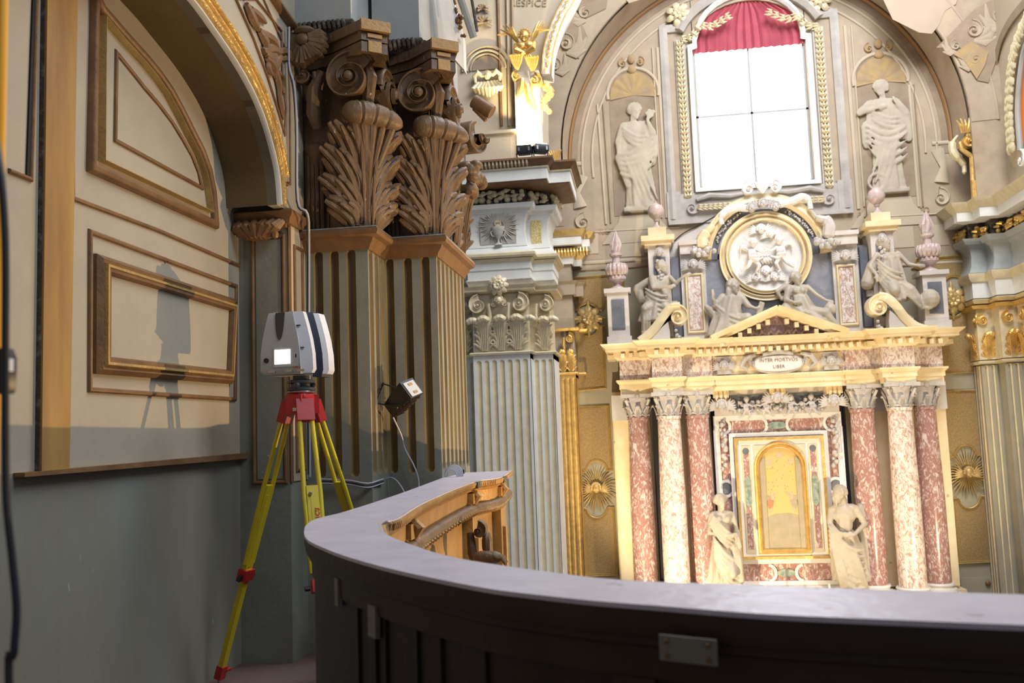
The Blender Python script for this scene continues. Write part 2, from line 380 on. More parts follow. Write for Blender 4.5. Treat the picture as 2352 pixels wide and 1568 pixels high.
def cherub(g, c, u, v, n, R, wings=True, k=8):
    c, u, v, n = V(c), V(u).normalized(), V(v).normalized(), V(n).normalized()
    Rm = Matrix((u, n, v)).transposed()
    g.ell(c+n*R*.4, (R*.82, R*.8, R), 12, Rm)
    g.ell(c+n*R*1.15-v*R*.12, (R*.16, R*.2, R*.2), 6, Rm)            # nose
    for sx in (-1, 1):
        g.ell(c+n*R*.95-v*R*.28+u*R*.36*sx, (R*.30, R*.25, R*.28), 6, Rm)   # cheeks
        g.ell(c+n*R*1.0+v*R*.22+u*R*.32*sx, (R*.2, R*.12, R*.07), 6, Rm)    # brow
    g.ell(c+n*R*1.0-v*R*.62, (R*.28, R*.2, R*.18), 6, Rm)              # chin
    for i in range(9):
        a = pi*(-.05+1.1*i/8); g.ell(c+n*R*.5+u*cos(a)*R*.85+v*(sin(a)*R*.9+R*.1), (R*.3, R*.35, R*.3), 6, Rm)   # curls
    if wings:
        for sx in (-1, 1):
            for i in range(6):
                a = (-.35+.28*i); d = u*sx*cos(a)+v*sin(a)
                g.tube([c+u*sx*R*.6-v*R*.5, c+u*sx*R*.8-v*R*.4+d*R*.9+n*R*.3, c-v*R*.4+u*sx*R*.8+d*R*1.9], [R*.22, R*.26, R*.06], 6, .5, nrm=n)
def garland(g, pts, r, n=0, seed=1, dens=10):
    rnd = random.Random(seed); L = len(pts)
    for i in range(L-1):
        a, b = V(pts[i]), V(pts[i+1]); k = max(1, int((b-a).length/(r*1.0)*dens/10))
        for j in range(k):
            p = a.lerp(b, j/k)
            for q in range(2):
                g.ell(p+V((rnd.uniform(-1,1), rnd.uniform(-1,.3), rnd.uniform(-1,1)))*r*.7, r*rnd.uniform(.4,.75), 6)
def remesh(o, vox, smooth=2):
    m = o.modifiers.new('r', 'REMESH'); m.mode = 'VOXEL'; m.voxel_size = vox; m.use_smooth_shade = True
    if smooth:
        s = o.modifiers.new('s', 'SMOOTH'); s.factor = .5; s.iterations = smooth
    return o
def cloth(g, T, top, bot, nf=9, amp=.18, tw=.6, n=44, k=14, seed=0, ph=0):
    """draped skirt from ellipse top=(x,y,z,rx,ry) to bot"""
    rnd = random.Random(seed); a1 = rnd.uniform(0, 6); rows = []
    for i in range(k+1):
        s = i/k; e = [top[j]+(bot[j]-top[j])*s for j in range(5)]; row = []
        for j in range(n):
            a = 2*pi*j/n; f = 1+amp*(.35+.65*s)*(sin(nf*a+tw*s*4+a1)*.6+.4*sin((nf*1.7//1)*a-tw*s*3+ph))
            row.append(T(e[0]+e[3]*f*cos(a), e[1]+e[4]*f*sin(a), e[2]))
        rows.append(row)
    g.rings(rows)
def folds(g, T, a, b, n=5, sp=.05, sag=.1, r=.022, d=(0,0,-1)):
    a, b, d = V(a), V(b), V(d)
    for i in range(n):
        o = d*(i*sp); pts = [T(*(a.lerp(b, s)+o*(1+.3*s)+V((0,-.06*sin(pi*s),-sag*sin(pi*s)*(1+.15*i))))) for s in [k/6 for k in range(7)]]
        g.tube(pts, [r*.6, r, r*1.15, r*1.2, r*1.1, r, r*.6], 6)
def head(g, T, c, s=1.0, turn=0, hair=.03, bun=False, veil=False, tilt=0):
    """head centre c; looks toward -y turned by turn (rad, + = to +x)"""
    c = V(c)-V((0,0,.04)); s *= 1.14; f = V((sin(turn)*cos(tilt), -cos(turn)*cos(tilt), sin(tilt))); u = V((cos(turn), sin(turn), 0)); v = u.cross(-f) if False else V((0,0,1))
    def L(x, y, z): return T(*(c+u*x*s+f*y*s+v*z*s))
    k = s
    def E(x, y, z, r): g.ell(L(x, y, z), [q*k*HS[0] for q in (r if hasattr(r, '__len__') else (r,)*3)], 10)
    E(0, 0, .02, (.082, .09, .105)); E(0, .02, -.03, (.062, .07, .09)); E(0, .092, -.012, (.014, .02, .03))
    E(-.028, .072, .02, (.022, .02, .012)); E(.028, .072, .02, (.022, .02, .012)); E(0, .078, -.062, (.024, .02, .010)); E(0, .07, -.10, (.024, .022, .02))
    E(-.085, -.01, -.01, (.012, .02, .03)); E(.085, -.01, -.01, (.012, .02, .03))
    for i in range(7):
        a = pi*i/6; E(cos(a)*.085, -.01, .045+sin(a)*.07, .038)
        E(cos(a)*.07, -.06, .02+sin(a)*.07, .045)
    if bun: E(0, -.12, .05, .05)
    if veil:
        E(0, -.035, .02, (.12, .10, .145)); E(-.10, -.02, -.12, (.05, .05, .14)); E(.10, -.02, -.12, (.05, .05, .14))
    return L
HS = [1.0]
def hand(g, T, p, d, s=1.0):
    """small mitten of palm + five fingers from wrist p in direction d"""
    p, d = V(p), V(d).normalized(); w = d.cross(V((0,1,0)));
    if w.length < .2: w = V((1,0,0))
    w.normalize(); g.cap(T(*p), T(*(p+d*.07*s)), .030*s*HS[0], .034*s*HS[0], 8)
    for i in range(4):
        o = w*((i-1.5)*.021*s); L = (.07, .085, .08, .062)[i]*s
        g.tube([T(*(p+d*.08*s+o)), T(*(p+d*(.08*s+L*.6)+o)), T(*(p+d*(.08*s+L)+o+V((0,.02,0))))], [.012*s*HS[0], .011*s*HS[0], .007*s*HS[0]], 6)
    g.tube([T(*(p+d*.02*s-w*.03*s)), T(*(p+d*.07*s-w*.06*s))], [.014*s*HS[0], .009*s*HS[0]], 6)
def mkT(o, s=1, mx=1, flat=1, rz=0):
    o = V(o)
    def T(x, y, z):
        x *= mx; c, q = cos(rz), sin(rz); return o + V(((x*c-y*q), (x*q+y*c)*flat, z))*s if flat == 1 else o + V((x*s, y*s*flat, z*s))
    HS[0] = s
    return T
# ================================================================ near loft: floor, left wall, arch, pier
def cr(pts, k=5):
    pts = [V(p) for p in pts]; out = []
    q = [2*pts[0]-pts[1]]+pts+[2*pts[-1]-pts[-2]]
    for i in range(1, len(q)-2):
        for j in range(k):
            t = j/k; out.append(.5*((2*q[i])+(-q[i-1]+q[i+1])*t+(2*q[i-1]-5*q[i]+4*q[i+1]-q[i+2])*t*t+(-q[i-1]+3*q[i]-3*q[i+1]+q[i+2])*t**3))
    return out+[q[-2]]
INNER = [(2352+330,1448),(2352,1435),(2033,1422),(1749,1409),(1518,1391),(1362,1379),(1239,1366),(1120,1351),(984,1325),(882,1302),(797,1278),(746,1259),(712,1243),(700,1230),(699,1215),(706,1203),(732,1189),(800,1172),(933,1128),(1045,1086)]
XW, XA, YP, YA, YB, YC = -2.44, -2.12, 5.28, 5.54, 5.91, 6.85
XQ1, XQ2 = -1.695, -1.335
FL = cr([P(x, y, Z=1.02) for x, y in INNER], 2)
g = G(); g.prism([V((p.x-.02, p.y, -.12)) for p in FL]+[V((-1.45, 6.8, -.12)), V((-3.2, 6.8, -.12)), V((-3.2, -2.5, -.12)), V((2.2, -2.5, -.12))], (0,0,.12)); struct('floor', g, M['floorm'], 'red brown tiled floor of the organ loft')
g = G(); g.box(XW-.35, XW, -2.5, YP+.4, 0, 1.21)
g2 = G()
struct('wall_left', g, M['dado'], 'grey green stained plaster wall of the loft below the panelling')
XW2 = XW
g = G(); g.box(XW-.35, XW, -2.5, YP+.4, 1.21, 4.6)
wl = struct('wall_left_upper', g, M['beige'], 'beige painted panelled wall above the plaster dado')
def wallp(pts, X=XW): return [P(x, y, X=X) for x, y in pts]
def frame_on(pts, w, h, mt, name, par, closed=True, X=XW, n=(1,0,0), prof=None):
    g = G(); g.sweep(wallp(pts, X), n, prof or rp(w, h), closed); return obj(name, g, mt, par)
arc2 = [(489,500),(484,440),(475,393),(458,345),(436,303),(412,255),(386,207),(360,170),(332,136),(286,86),(229,21)]
pan = thing('wall_panelling', 'painted panel with lunette moulding and lower framed rectangle on left wall', 'wall panelling', (XW, 4.5, 1.21))
frame_on([(165,-60),(165,455),(360,528),(553,612)], .022, .014, M['trim'], 'border_moulding', pan, False)
frame_on([(213,-20),(205,385),(490,515)]+arc2[1:]+[(223,10)], .05, .035, M['trim'], 'lunette_moulding', pan)
frame_on([(229,40),(226,368),(478,487)]+[(x-11, y+8) for x, y in arc2[1:-1]], .011, .04, M['giltd'], 'gilt_bead', pan)
frame_on([(266,121),(263,322),(462,431),(454,395),(439,357),(417,318),(393,279),(362,238),(329,200),(296,158)], .022, .014, M['trim'], 'inner_moulding', pan)
frame_on([(205,532),(541,657),(538,917),(204,895)], .024, .016, M['trim'], 'outer_frame', pan)
g = G(); fp = wallp([(229,612),(527,704),(519,862),(228,834)]); g.sweep(fp, (1,0,0), [(-.05,0),(-.05,.018),(-.03,.04),(-.012,.03),(.0,.045),(.022,.045),(.035,.012),(.035,0)], True); obj('raised_frame', g, M['trim'], pan)
g = G(); g.sweep(fp, (1,0,0), [(-.012,.03),(-.008,.05),(.004,.05),(.006,.03)], True); obj('gilt_bead', g, M['giltd'], pan)
g = G(); g.prism(wallp([(246,634),(519,712),(513,858),(243,828)]), (.018, 0, 0)); obj('raised_field', g, M['beige'], pan)
g = G(); g.prism([p for p in wallp([(30,1086),(556,1040),(556,1053),(30,1096)])], (.05, 0, 0)); tag(obj('panel_sill', g, M['trim'], pan), 'dark brown worn sill strip')
g = G(); g.prism(wallp([(95,-60),(166,-60),(145,1078),(80,1084)]), (.03, 0, 0)); tag(obj('timber_strip', g, M['ochre'], pan), 'ochre brown timber strip')
frame_on([(83,-60),(68,412),(18,392)], .02, .016, M['trim'], 'border_moulding', pan, False)
g = G(); g.prism(wallp([(74,-60),(82,-60),(66,405),(58,402)]), (.008,0,0)); tag(obj('dark_reveal', g, M['black'], pan), 'dark shadow gap strip')
g = G(); g.prism(wallp([(94,-60),(100,-60),(84,1084),(79,1084)]), (.02,0,0)); obj('dark_reveal', g, M['woodD'], pan)
# arch: soffit between wall and face plane XA
W3 = [(636,470),(629,393),(607,304),(579,229),(536,150),(482,71),(429,0),(330,-110),(180,-230)]
cur = [P(x, y, X=XA) for x, y in W3]
arch = thing('loft_arch', 'broad arch with ochre shadowed soffit springing over the panelled wall', 'arch', (XA, YP, 2.72))
cur = cr(cur)
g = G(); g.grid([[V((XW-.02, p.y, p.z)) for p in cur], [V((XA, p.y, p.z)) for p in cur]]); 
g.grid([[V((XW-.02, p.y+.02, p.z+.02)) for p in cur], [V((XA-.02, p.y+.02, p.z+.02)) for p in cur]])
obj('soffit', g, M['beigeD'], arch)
def off(c, d, X=None):
    out = []
    for i, p in enumerate(c):
        t = (c[min(i+1, len(c)-1)]-c[max(i-1, 0)]).normalized(); nrm = V((0, t.z, -t.y))
        if nrm.y < 0 and nrm.z < 0: nrm = -nrm
        out.append(p+nrm*d)
    return out
# archivolt face (fills from curve up to cornice line)
top = P(690, 60, X=XA).z
g = G(); face = [V((XA, p.y, p.z)) for p in cur]
poly = face+[V((XA, face[-1].y-.3, 4.75)), V((XA, YA+.02, 4.75)), V((XA, YA+.02, 2.72))]
g.prism(poly, (-.06, 0, 0)); obj('spandrel_face', g, M['beige'], arch)
def arcm(d, w, h, mt, name, i1=None, i0=0):
    g = G(); c = off(face, d)[i0:i1]; g.sweep(c, (1,0,0), rp(w, h), False); return obj(name, g, mt, arch)
sgn = 1
arcm(.012, .02, .03, M['white'], 'arch_fillet'); arcm(.05, .045, .045, M['gilt'], 'gilt_roll')
arcm(.13, .02, .02, M['gilt'], 'gilt_bead', None, 4); arcm(.16, .03, .032, M['gilt'], 'gilt_roll', None, 4)
def faceframe(pts, w, h, mt, name, closed=False):
    g = G(); g.sweep([P(x, y, X=XA) for x, y in pts], (1,0,0), rp(w, h), closed); return obj(name, g, mt, arch)
faceframe([(661,421),(655,425),(640,412)], .02, .02, M['trim'], 'spandrel_border')
faceframe([(539,-4),(580,88),(612,175),(636,252),(652,308),(655,250),(646,170),(645,72),(586,-2)], .014, .014, M['trim'], 'spandrel_border', True)
faceframe([(665,425),(664,240),(661,130),(600,-10)], .012, .012, M['trim'], 'spandrel_border')
faceframe([(618,-12),(645,30),(668,62)], .05, .05, M['trim'], 'spandrel_crown')
g = G()      # spandrel foliage
T0 = lambda x, y: P(x, y, X=XA)+V((.012, 0, 0))
def ft(pts, r): g.tube(cr([T0(*q) for q in pts], 3), [r*(.4+.8*sin(pi*min(1, .15+.8*i/(3*(len(pts)-1))))) for i in range(3*(len(pts)-1)+1)], 6, .8, nrm=(1,0,0))
for pts, r in [([(560,10),(575,45),(590,70)], .03), ([(572,20),(590,38),(606,52)], .024), ([(590,70),(604,98),(606,122)], .03), ([(595,75),(620,90),(634,108)], .026),
               ([(600,118),(620,112),(638,122)], .028), ([(604,122),(618,132),(630,126)], .03), ([(606,130),(622,150),(628,180)], .03), ([(640,130),(632,145),(628,170)], .024),
               ([(628,120),(655,118),(656,132),(640,138)], .022), ([(622,150),(634,190),(638,225)], .026), ([(628,160),(645,180),(648,215)], .018), ([(634,200),(640,240),(648,275)], .018), ([(612,140),(612,160),(622,172)], .02)]:
    ft(pts, r)
obj('spandrel_foliage', g, M['trim'], arch)
# impost moulding
g = G(); zi = 2.66
g.sweep([(XW+.0, YP-.02, zi), (XA+.0, YP-.02, zi), (XA, YA, zi)], (0,0,1), [(0,-.04),(.03,-.04),(.035,-.01),(.055,.01),(.06,.035),(.04,.05),(0,.05)])
obj('impost_moulding', g, M['trim'], arch)
# corbel foliage
g = G()
for k in range(9):
    a = -pi*.5+pi*(k/8); x = XW+.15+.13*sin(a); yy = YP-.02-.04*cos(a)
    g.tube([(XW+.15, YP-.02, 2.535), (XW+.15+.07*sin(a), yy-.04, 2.55), (x, yy-.06, 2.60), (x+.03*sin(a), yy-.03, 2.635)], [.014, .026, .034, .018], 7)
for k in range(6): g.ell((XW+.04+.045*k, YP-.07, 2.57-.02*(k % 2)), (.025, .03, .03), 7)
g.box(XW, XA, YP-.04, YP+.02, 2.60, 2.64)
obj('leaf_corbel', g, M['trim'], arch)
# pier 1 (panelled), side strip
pier = thing('panelled_pier', 'narrow grey green pier with sunken panel between left wall and fluted pilasters', 'pier', (XW+.2, YP, 0))
g = G(); g.box(XW, XA, YP, YA+.3, 0, 2.62); g.box(XW, XA-.02, YP+.06, YA+.3, 2.62, 4.75); obj('pier_block', g, M['greyp'], pier)
def fr(x0, x1, z0, z1, Y, w, h, mt, name, par):
    g = G(); g.sweep([(x0,Y,z0),(x1,Y,z0),(x1,Y,z1),(x0,Y,z1)], (0,-1,0), rp(w, h), True); return obj(name, g, mt, par)
x0 = P(583, 800, Y=YP).x; x1 = P(655, 800, Y=YP).x
fr(x0, x1, P(600,1108,Y=YP).z, P(600,545,Y=YP).z, YP, .022, .018, M['trim'], 'panel_moulding', pier)
g = G(); g.box(x0+.02, x1-.02, YP-.006, YP, P(600,1100,Y=YP).z, P(600,552,Y=YP).z); obj('panel_field', g, M['greyp'], pier)
g = G(); g.box(XA, XA+.008, YP+.0, YA, P(600,1108,Y=YP).z, 2.62); obj('side_strip', g, M['beige'], pier)
g = G(); g.sweep([(XA+.008, YP+.07, 1.12), (XA+.008, YA-.06, 1.12), (XA+.008, YA-.06, 2.5), (XA+.008, YP+.07, 2.5)], (1,0,0), rp(.02, .015), True); obj('side_moulding', g, M['trim'], pier)
g = G(); g.tube([(XA+.005, YP+.005, 1.05), (XA+.005, YP+.005, 2.62)], .012, 6); obj('corner_bead', g, M['trim'], pier)
# ---------------------------------------------------------------- fluted pilasters
ZB, ZN = 1.06, 2.50
def pilaster(lbl, x0, x1, y0, y1, cs, side_n, flx):
    t = thing('fluted_pilaster', lbl, 'pilaster', ((x0+x1)/2, y0, 0))
    g = G(); g.box(x0+.0, x1-.07, y0+.07, y1+(.0 if y1 > 6.5 else .5), 0, 3.7); g.box(x0, x1, y0, y1+.02, 0, ZB); g.box(x0, x1, y0, y1+.02, ZN, 2.6); obj('core_block', g, M['greyp'], t)
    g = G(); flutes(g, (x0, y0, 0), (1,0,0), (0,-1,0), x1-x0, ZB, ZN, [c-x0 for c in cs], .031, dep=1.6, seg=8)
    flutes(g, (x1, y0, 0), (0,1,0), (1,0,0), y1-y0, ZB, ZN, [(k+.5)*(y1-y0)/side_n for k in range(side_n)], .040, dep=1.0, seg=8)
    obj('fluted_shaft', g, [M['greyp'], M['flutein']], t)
    return t
c1 = [P(px, 760, Y=YA).x for px in (733, 770, 809)]
c2 = [P(px, 760, Y=YB).x for px in (897, 939, 980)]
pl1 = pilaster('fluted pilaster directly behind the laser scanner, with scrolled wooden capital', XA+.0, XQ1, YA, YB, c1, 3, 3)
pl2 = pilaster('fluted pilaster with black floodlight hung in front and scrolled wooden capital', XQ1, XQ2, YB, YC, c2, 7, 3)
prof = [(0,-.07),(.012,-.07),(.02,-.045),(.045,-.02),(.052,0),(.085,.012),(.095,.035),(.085,.058),(.05,.062),(0,.062)]
def neck(path, par):
    g = G(); g.sweep(path, (0,0,1), prof); obj('neck_moulding', g, M['trim'], par)
    g = G(); g.sweep(path, (0,0,1), [(0,.062),(.088,.056),(.08,.066),(0,.072)]); tag(obj('dust_layer', g, M['dust'], par), 'grey dust on top of moulding')
M['dust'] = mat('grey_dust', (.17,.165,.16), .9, col2=(.3,.3,.3), sc=20, amt=.7)
neck([(XA+.01, YA, 2.56), (XQ1, YA, 2.56), (XQ1, YB, 2.56)], pl1)
neck([(XQ1, YB, 2.56), (XQ2, YB, 2.56), (XQ2, YC, 2.56)], pl2)
# ---------------------------------------------------------------- near capitals
def lobe(g, Mf, a0, b0, a1, b1, c0, c1, w, n=4):
    # one rounded acanthus lobe: overlapping ridges fanning from (a0,b0) to a rounded tip at (a1,b1) that curls outward
    da, db = a1-a0, b1-b0; L = math.hypot(da, db) or 1; pa, pb = -db/L, da/L
    for j in range(n):
        q = (j-(n-1)/2)/((n-1)/2) if n > 1 else 0; k = 8; pts = []; rs = []
        tip = 1-.16*q*q
        for i in range(k+1):
            s_ = i/k*tip; bend = .18*L*sin(pi*s_*.9)*(1 if a1 > a0 else -1)*0
            wd = w*(.25+.75*sin(pi*min(1, s_*.62+.12)))
            a = a0+da*s_**1.9+pa*q*wd; b = b0+db*(1-(1-s_)**1.2)+pb*q*wd
            c = c0+(c1-c0)*s_**1.7+.30*w*(1-q*q)+(.25*w if s_ > .8 else 0)
            pts.append(Mf(a, b, c)); rs.append(w*.50*(.45+.6*sin(pi*min(1, s_*.66+.08))) if i < k else w*.26)
        g.tube(pts, rs, 8, .75)
def bigleaf(g, Mf, b0, hw, H):
    rows = []
    for i in range(15):
        s_ = i/14; w = hw*(.80+.20*sin(2.6*pi*s_)*(1-s_)-.36*s_+.05*sin(7*pi*s_))
        rows.append([Mf(t*w, b0+s_*H*.93, .015+.13*s_**2.4+.03*(1-t*t)) for t in [-1+.2*j for j in range(11)]])
    g.grid(rows)
    for d, r in ((-.052,.013),(-.018,.016),(.018,.016),(.052,.013)):
        finger(g, Mf, (d, b0), (d*1.9, b0+H*.97), 0, .055, .16, r, 10, 8)
    for sd in (-1, 1):
        for k, (bb, bt, rc) in enumerate(((.00,.24,.235),(.02,.44,.27),(.20,.70,.25),(.42,.90,.17))):
            lobe(g, Mf, sd*.06, b0+bb*H, sd*rc*hw/.27, b0+bt*H, .03+.004*k, .11+.02*k, .068, 4)
            lobe(g, Mf, sd*.06, b0+(bb+.05)*H, sd*rc*.55*hw/.25, b0+(bt-.05)*H, .05, .12+.02*k, .036, 3)
def bigroll(g, c, ax, L, r):
    c = V(c); k = 26; pts = []; rs = []
    for i in range(k+1):
        s_ = i/k; x = (s_-.5)*L; e = math.sqrt(max(.02, 1-abs(2*s_-1)**4)); gr = 1-.09*(1 if i in (7, 13, 19) else 0)-.03*(i % 2)
        pts.append(c+ax*x+V((0,0,-.035*(2*s_-1)**2))); rs.append(r*e*gr*(1.12-.3*s_))
    g.tube(pts, rs, 18)
    n = V((ax.y, -ax.x, 0)).normalized()
    for i in range(5): g.tube([c+ax*(L*(-.36+.18*i))-V((0,0,r*.2))-n*.0, c+ax*(L*(-.26+.13*i))-V((0,0,.14))-n*.03, c+ax*(L*(-.12+.06*i))-V((0,0,.32))-n*.07], [.03,.026,.012], 8)
def bigcap(par, xl, xc, yc, depth, right=True):
    """corner at (xc,yc); front runs toward -x to xl, side runs +y"""
    Z0 = 2.63; z = 3.74
    g = G(); g.box(xl, xc-.03, yc+.03, min(yc+depth, YC-.02), Z0-.02, 3.85)
    for i in range(int((xc-xl)/.035)): g.tube([(xl+.02+.035*i, yc+.03, Z0), (xl+.02+.035*i, yc+.03, Z0+.6)], .010, 5)
    cap = obj('capital_bell', g, M['wood'], par)
    Mc = leafmap_corner((xc, yc, 0), (1,0,0), (0,-1,0), (0,1,0), (1,0,0))
    g = G(); bigleaf(g, Mc, Z0, .25, .72)
    ctr = Mc(0, Z0+.71, .15); bigroll(g, ctr, V((.80,.60,-.10)).normalized(), .40, .078)
    obj('corner_leaf', g, M['wood'], cap)
    g = G(); Mf = leafmap_flat((xl+.06, yc+.0, 0), (1,0,0), (0,-1,0))
    g.lathe([(.0, 0), (.05, 0), (.055, .4), (.075, .5), (.09, .55), (.07, .57), (0, .57)], (xl+.09, yc+.05, Z0), 10)
    for d in (-.05,-.02,.01,.04): g.tube([(xl+.09+d, yc-.01+abs(d)*.3, Z0), (xl+.09+d, yc-.01+abs(d)*.3, Z0+.5)], .014, 6)
    obj('scrolled_leaf', g, M['wood'], cap)
    g = G(); acanthus(g, leafmap_flat((xc, yc+depth*.62, 0), (0,1,0), (1,0,0)), 0, Z0, .30, .50, out=.25, tiers=3, nf=3, n=6, rollw=.6)
    obj('side_leaf', g, M['wood'], cap)
    # volutes
    zv = 3.565
    g = G(); volute(g, (xc-.05, yc-.15, zv), (1,0,0), (0,0,1), V((.12,-1,-.1)), .195, .07, 2.7, -1, pi*.8, .22, 36, 6.0)
    g.tube([(xc-.25, yc-.10, zv+.08), (xc-.30, yc-.09, zv-.03), (xc-.32, yc-.07, zv-.18), (xc-.31, yc-.03, zv-.27)], [.03, .05, .05, .03], 8)
    obj('volute', g, M['wood'], cap)
    g = G(); volute(g, (xc+.10, yc+.16, zv-.01), (0,1,0), (0,0,1), V((1,.0,-.1)), .19, .10, 2.6, 1, pi*1.0, .30, 28, 6.0)
    g.tube([(xc+.02, yc-.05, zv+.15), (xc+.06, yc-.08, zv+.02), (xc+.03, yc-.04, zv-.14), (xc+.02, yc, zv-.22)], [.03, .05, .04, .02], 8)
    obj('volute', g, M['wood'], cap)
    # abacus
    g = G()
    fx = [(xl-.02, yc-.02), (xl+.10, yc-.03), (xl+.25, yc-.09), (xc+.06, yc-.24)]
    front = [V((x, y, 0)) for x, y in fx]; side = [V((xc+.20, yc-.14, 0)), V((xc+.10, yc+.10, 0)), V((xc+.04, yc+depth*.6, 0))]
    path = front+side
    for za, zb, o in ((z-.045, z+.02, 0), (z+.03, z+.085, .0), (z+.085, z+.15, .025)):
        c = V((xc-.05, yc+.05, 0)); pp_ = [p+(p-c).normalized()*o for p in path]
        g.prism([V((p.x, p.y, za)) for p in pp_]+[V((xc, yc+.4, za)), V((xl-.02, yc+.4, za))], (0, 0, zb-za))
    obj('abacus', g, M['wood'], cap)
    g = G(); e0, e1 = front[-1], side[0]; c = (e0+e1)/2; u = (e1-e0)/2; nn = V((u.y, -u.x, 0)).normalized()
    g.obox(c+V((0,0,z+.118))+nn*.026, u*1.12, nn*.012, (0,0,.034)); g.obox(c+V((0,0,z+.06))+nn*.004, u*.55, nn*.008, (0,0,.012)); g.obox(c+V((0,0,z-.01))+nn*.004, u*.5, nn*.008, (0,0,.035))
    obj('abacus_end', g, M['carvgold'], cap)
    # dark leaf moulding above
    g = G(); pth = [(xl-.02, yc-.08), (xc-.07, yc-.08), (xc-.07, yc+.35)]
    g.sweep([(x, y, z+.15) for x, y in pth], (0,0,1), [(-.02,0),(.0,0),(.03,.03),(.045,.07),(.03,.085),(-.02,.085)])
    L = xc-.07-xl
    for i in range(int(L/.032)):
        x = xl+.01+.032*i; g.tube([(x, yc-.08, z+.155), (x+.006, yc-.115, z+.185), (x, yc-.13, z+.23)], [.010, .016, .012], 6)
    for i in range(10):
        y = yc-.06+.032*i; g.tube([(xc-.07, y, z+.155), (xc-.035, y, z+.185), (xc-.02, y, z+.23)], [.010, .016, .012], 6)
    obj('leaf_moulding', g, M['woodD'], cap)
    g = G(); g.box(xl-.02, xc-.05, yc-.10, yc+1.2, z+.235, z+1.2); tag(obj('architrave_block', g, M['greyblk'], cap), 'pale grey block')
    return cap
b1 = bigcap(pl1, XA+.0, XQ1, YA, .80)
b2 = bigcap(pl2, XQ1, XQ2, YB, .94)
# fleuron with small volute on the left pilaster
g = G(); c = P(702, 100, Y=5.40)
for a, L in ((-.5,1.1),(-1.2,1.0),(-1.9,1.15),(-2.6,.9),(.1,1.0),(3.0,.8)):
    d = V((cos(a), 0, sin(a)))
    for w in (-.25, 0, .25): d2 = V((cos(a+w), 0, sin(a+w))); g.tube([c+d*.02, c+d2*.06*L+V((0,-.05,0)), c+d2*.12*L+V((0,-.04,0)), c+d2*.135*L], [.02, .034, .03, .016], 8)
g.ell(c+V((.0,-.05,.0)), (.055, .05, .045), 10); g.ell(c+V((.01,-.05,.06)), (.07, .05, .03), 10)
obj('fleuron', g, M['wood'], b1)
g = G(); volute(g, P(697,172,Y=5.42), (1,0,0), (0,0,1), (0,-1,0), .07, .05, 1.8, -1, 0, .2, 20)
g.tube([P(722,165,Y=5.42), P(727,200,Y=5.43), P(728,235,Y=5.44), P(716,260,Y=5.45)], [.015,.02,.02,.015], 8)
g.tube([P(716,255,Y=5.47), P(712,225,Y=5.47), P(706,200,Y=5.46)], [.015,.03,.01], 8)
obj('small_volute', g, M['wood'], b1)
# side foliage of the right capital
g = G(); cc = P(1090, 325, Y=6.75)
volute(g, cc, V((.45,1,0)), (0,0,1), V((1,-.45,-.1)), .165, .22, 1.9, -1, pi*.5, .65, 24); obj('volute', g, M['wood'], b2)
g = G(); Mz = leafmap_flat((XQ2+.02, YC-.15, 0), (.3,.95,0), (1,-.2,0)); acanthus(g, Mz, -.05, 2.63, .30, .62, out=.22, n=7, rollw=.6)
for px_, py_, r in ((1080,392,.07),(1092,380,.05),(1070,385,.06),(1085,405,.05)): g.ell(P(px_, py_, Y=6.4), (r, r, r*.8), 10)
obj('corner_leaf', g, M['wood'], b2)
g = G(); a = P(1088, 232, Y=6.9); b = P(1130, 258, Y=6.9); g.tube([a, b], .055, 10); g.tube([a+V((0,0,-.06)), b+V((-.05,0,-.06))], .02, 6); obj('projecting_cornice_end', g, M['trim'], b2)
# lit entablature return with rope garland, above right capital
en = thing('entablature_return', 'whitish entablature side with carved rope band above right wooden capital', 'entablature', tuple(P(1040, 60, Y=6.3)))
g = G(); pA = [P(1005,-5,Y=6.1), P(1055,95,Y=6.1), P(1050,190,Y=6.3)]
g.prism([P(1002,-40,Y=6.15), P(1030,-40,Y=6.15), P(1064,85,Y=6.35), P(1066,160,Y=6.4), P(1030,120,Y=6.2)], (.0, .1, 0)); obj('white_face', g, M['white'], en)
g = G(); g.tube([P(1046,-40,Y=6.3), P(1088,86,Y=6.5)], .030, 8); obj('roll_moulding', g, M['greyblk'], en)
g = G(); g.tube([P(1082,-10,Y=6.5), P(1096,72,Y=6.5)], .012, 6); obj('dark_edge', g, M['woodD'], en)
g = G(); garland(g, [P(1030,-40,Y=6.2), P(1068,88,Y=6.3)], .028, seed=4); tag(obj('rope_garland', g, M['trim'], en), kind='stuff')
# ================================================================ balcony parapet
ZT = 1.02
inner = INNER
outer = [(2352+330,1376),(2352,1365),(1984,1352),(1690,1341),(1435,1332),(1239,1310),(1045,1280),(950,1252),(892,1229),(879,1213),(879,1198),(916,1189),(984,1149),(1090,1106),(1149,1096),(1175,1080)]
Ii = cr([P(x, y, Z=ZT) for x, y in inner], 4); Oo = cr([P(x, y, Z=ZT) for x, y in outer], 4)
bal = thing('balcony_parapet', 'curving dark wooden balcony parapet with dusty grey ledge in the foreground', 'balcony', (-.5, 2.3, 0))
g = G(); poly = Ii+list(reversed(Oo)); g.prism([p for p in poly], (0,0,-.008)); tag(obj('ledge_top', g, M['ledge'], bal), 'dusty lavender grey ledge surface')
def inset(c, d, z):
    out = []
    for i, p in enumerate(c):
        t = (c[min(i+1, len(c)-1)]-c[max(i-1, 0)]); t.z = 0; t.normalize(); nrm = V((t.y, -t.x, 0)); out.append(V((p.x, p.y, z))+nrm*d)
    return out
g = G(); rows = [inset(Ii, .004, ZT-.002), inset(Ii, .0, ZT-.03), inset(Ii, .004, ZT-.05), inset(Ii, .012, ZT-.052)]; g.grid(rows)
obj('ledge_edge', g, M['edgewood'], bal)
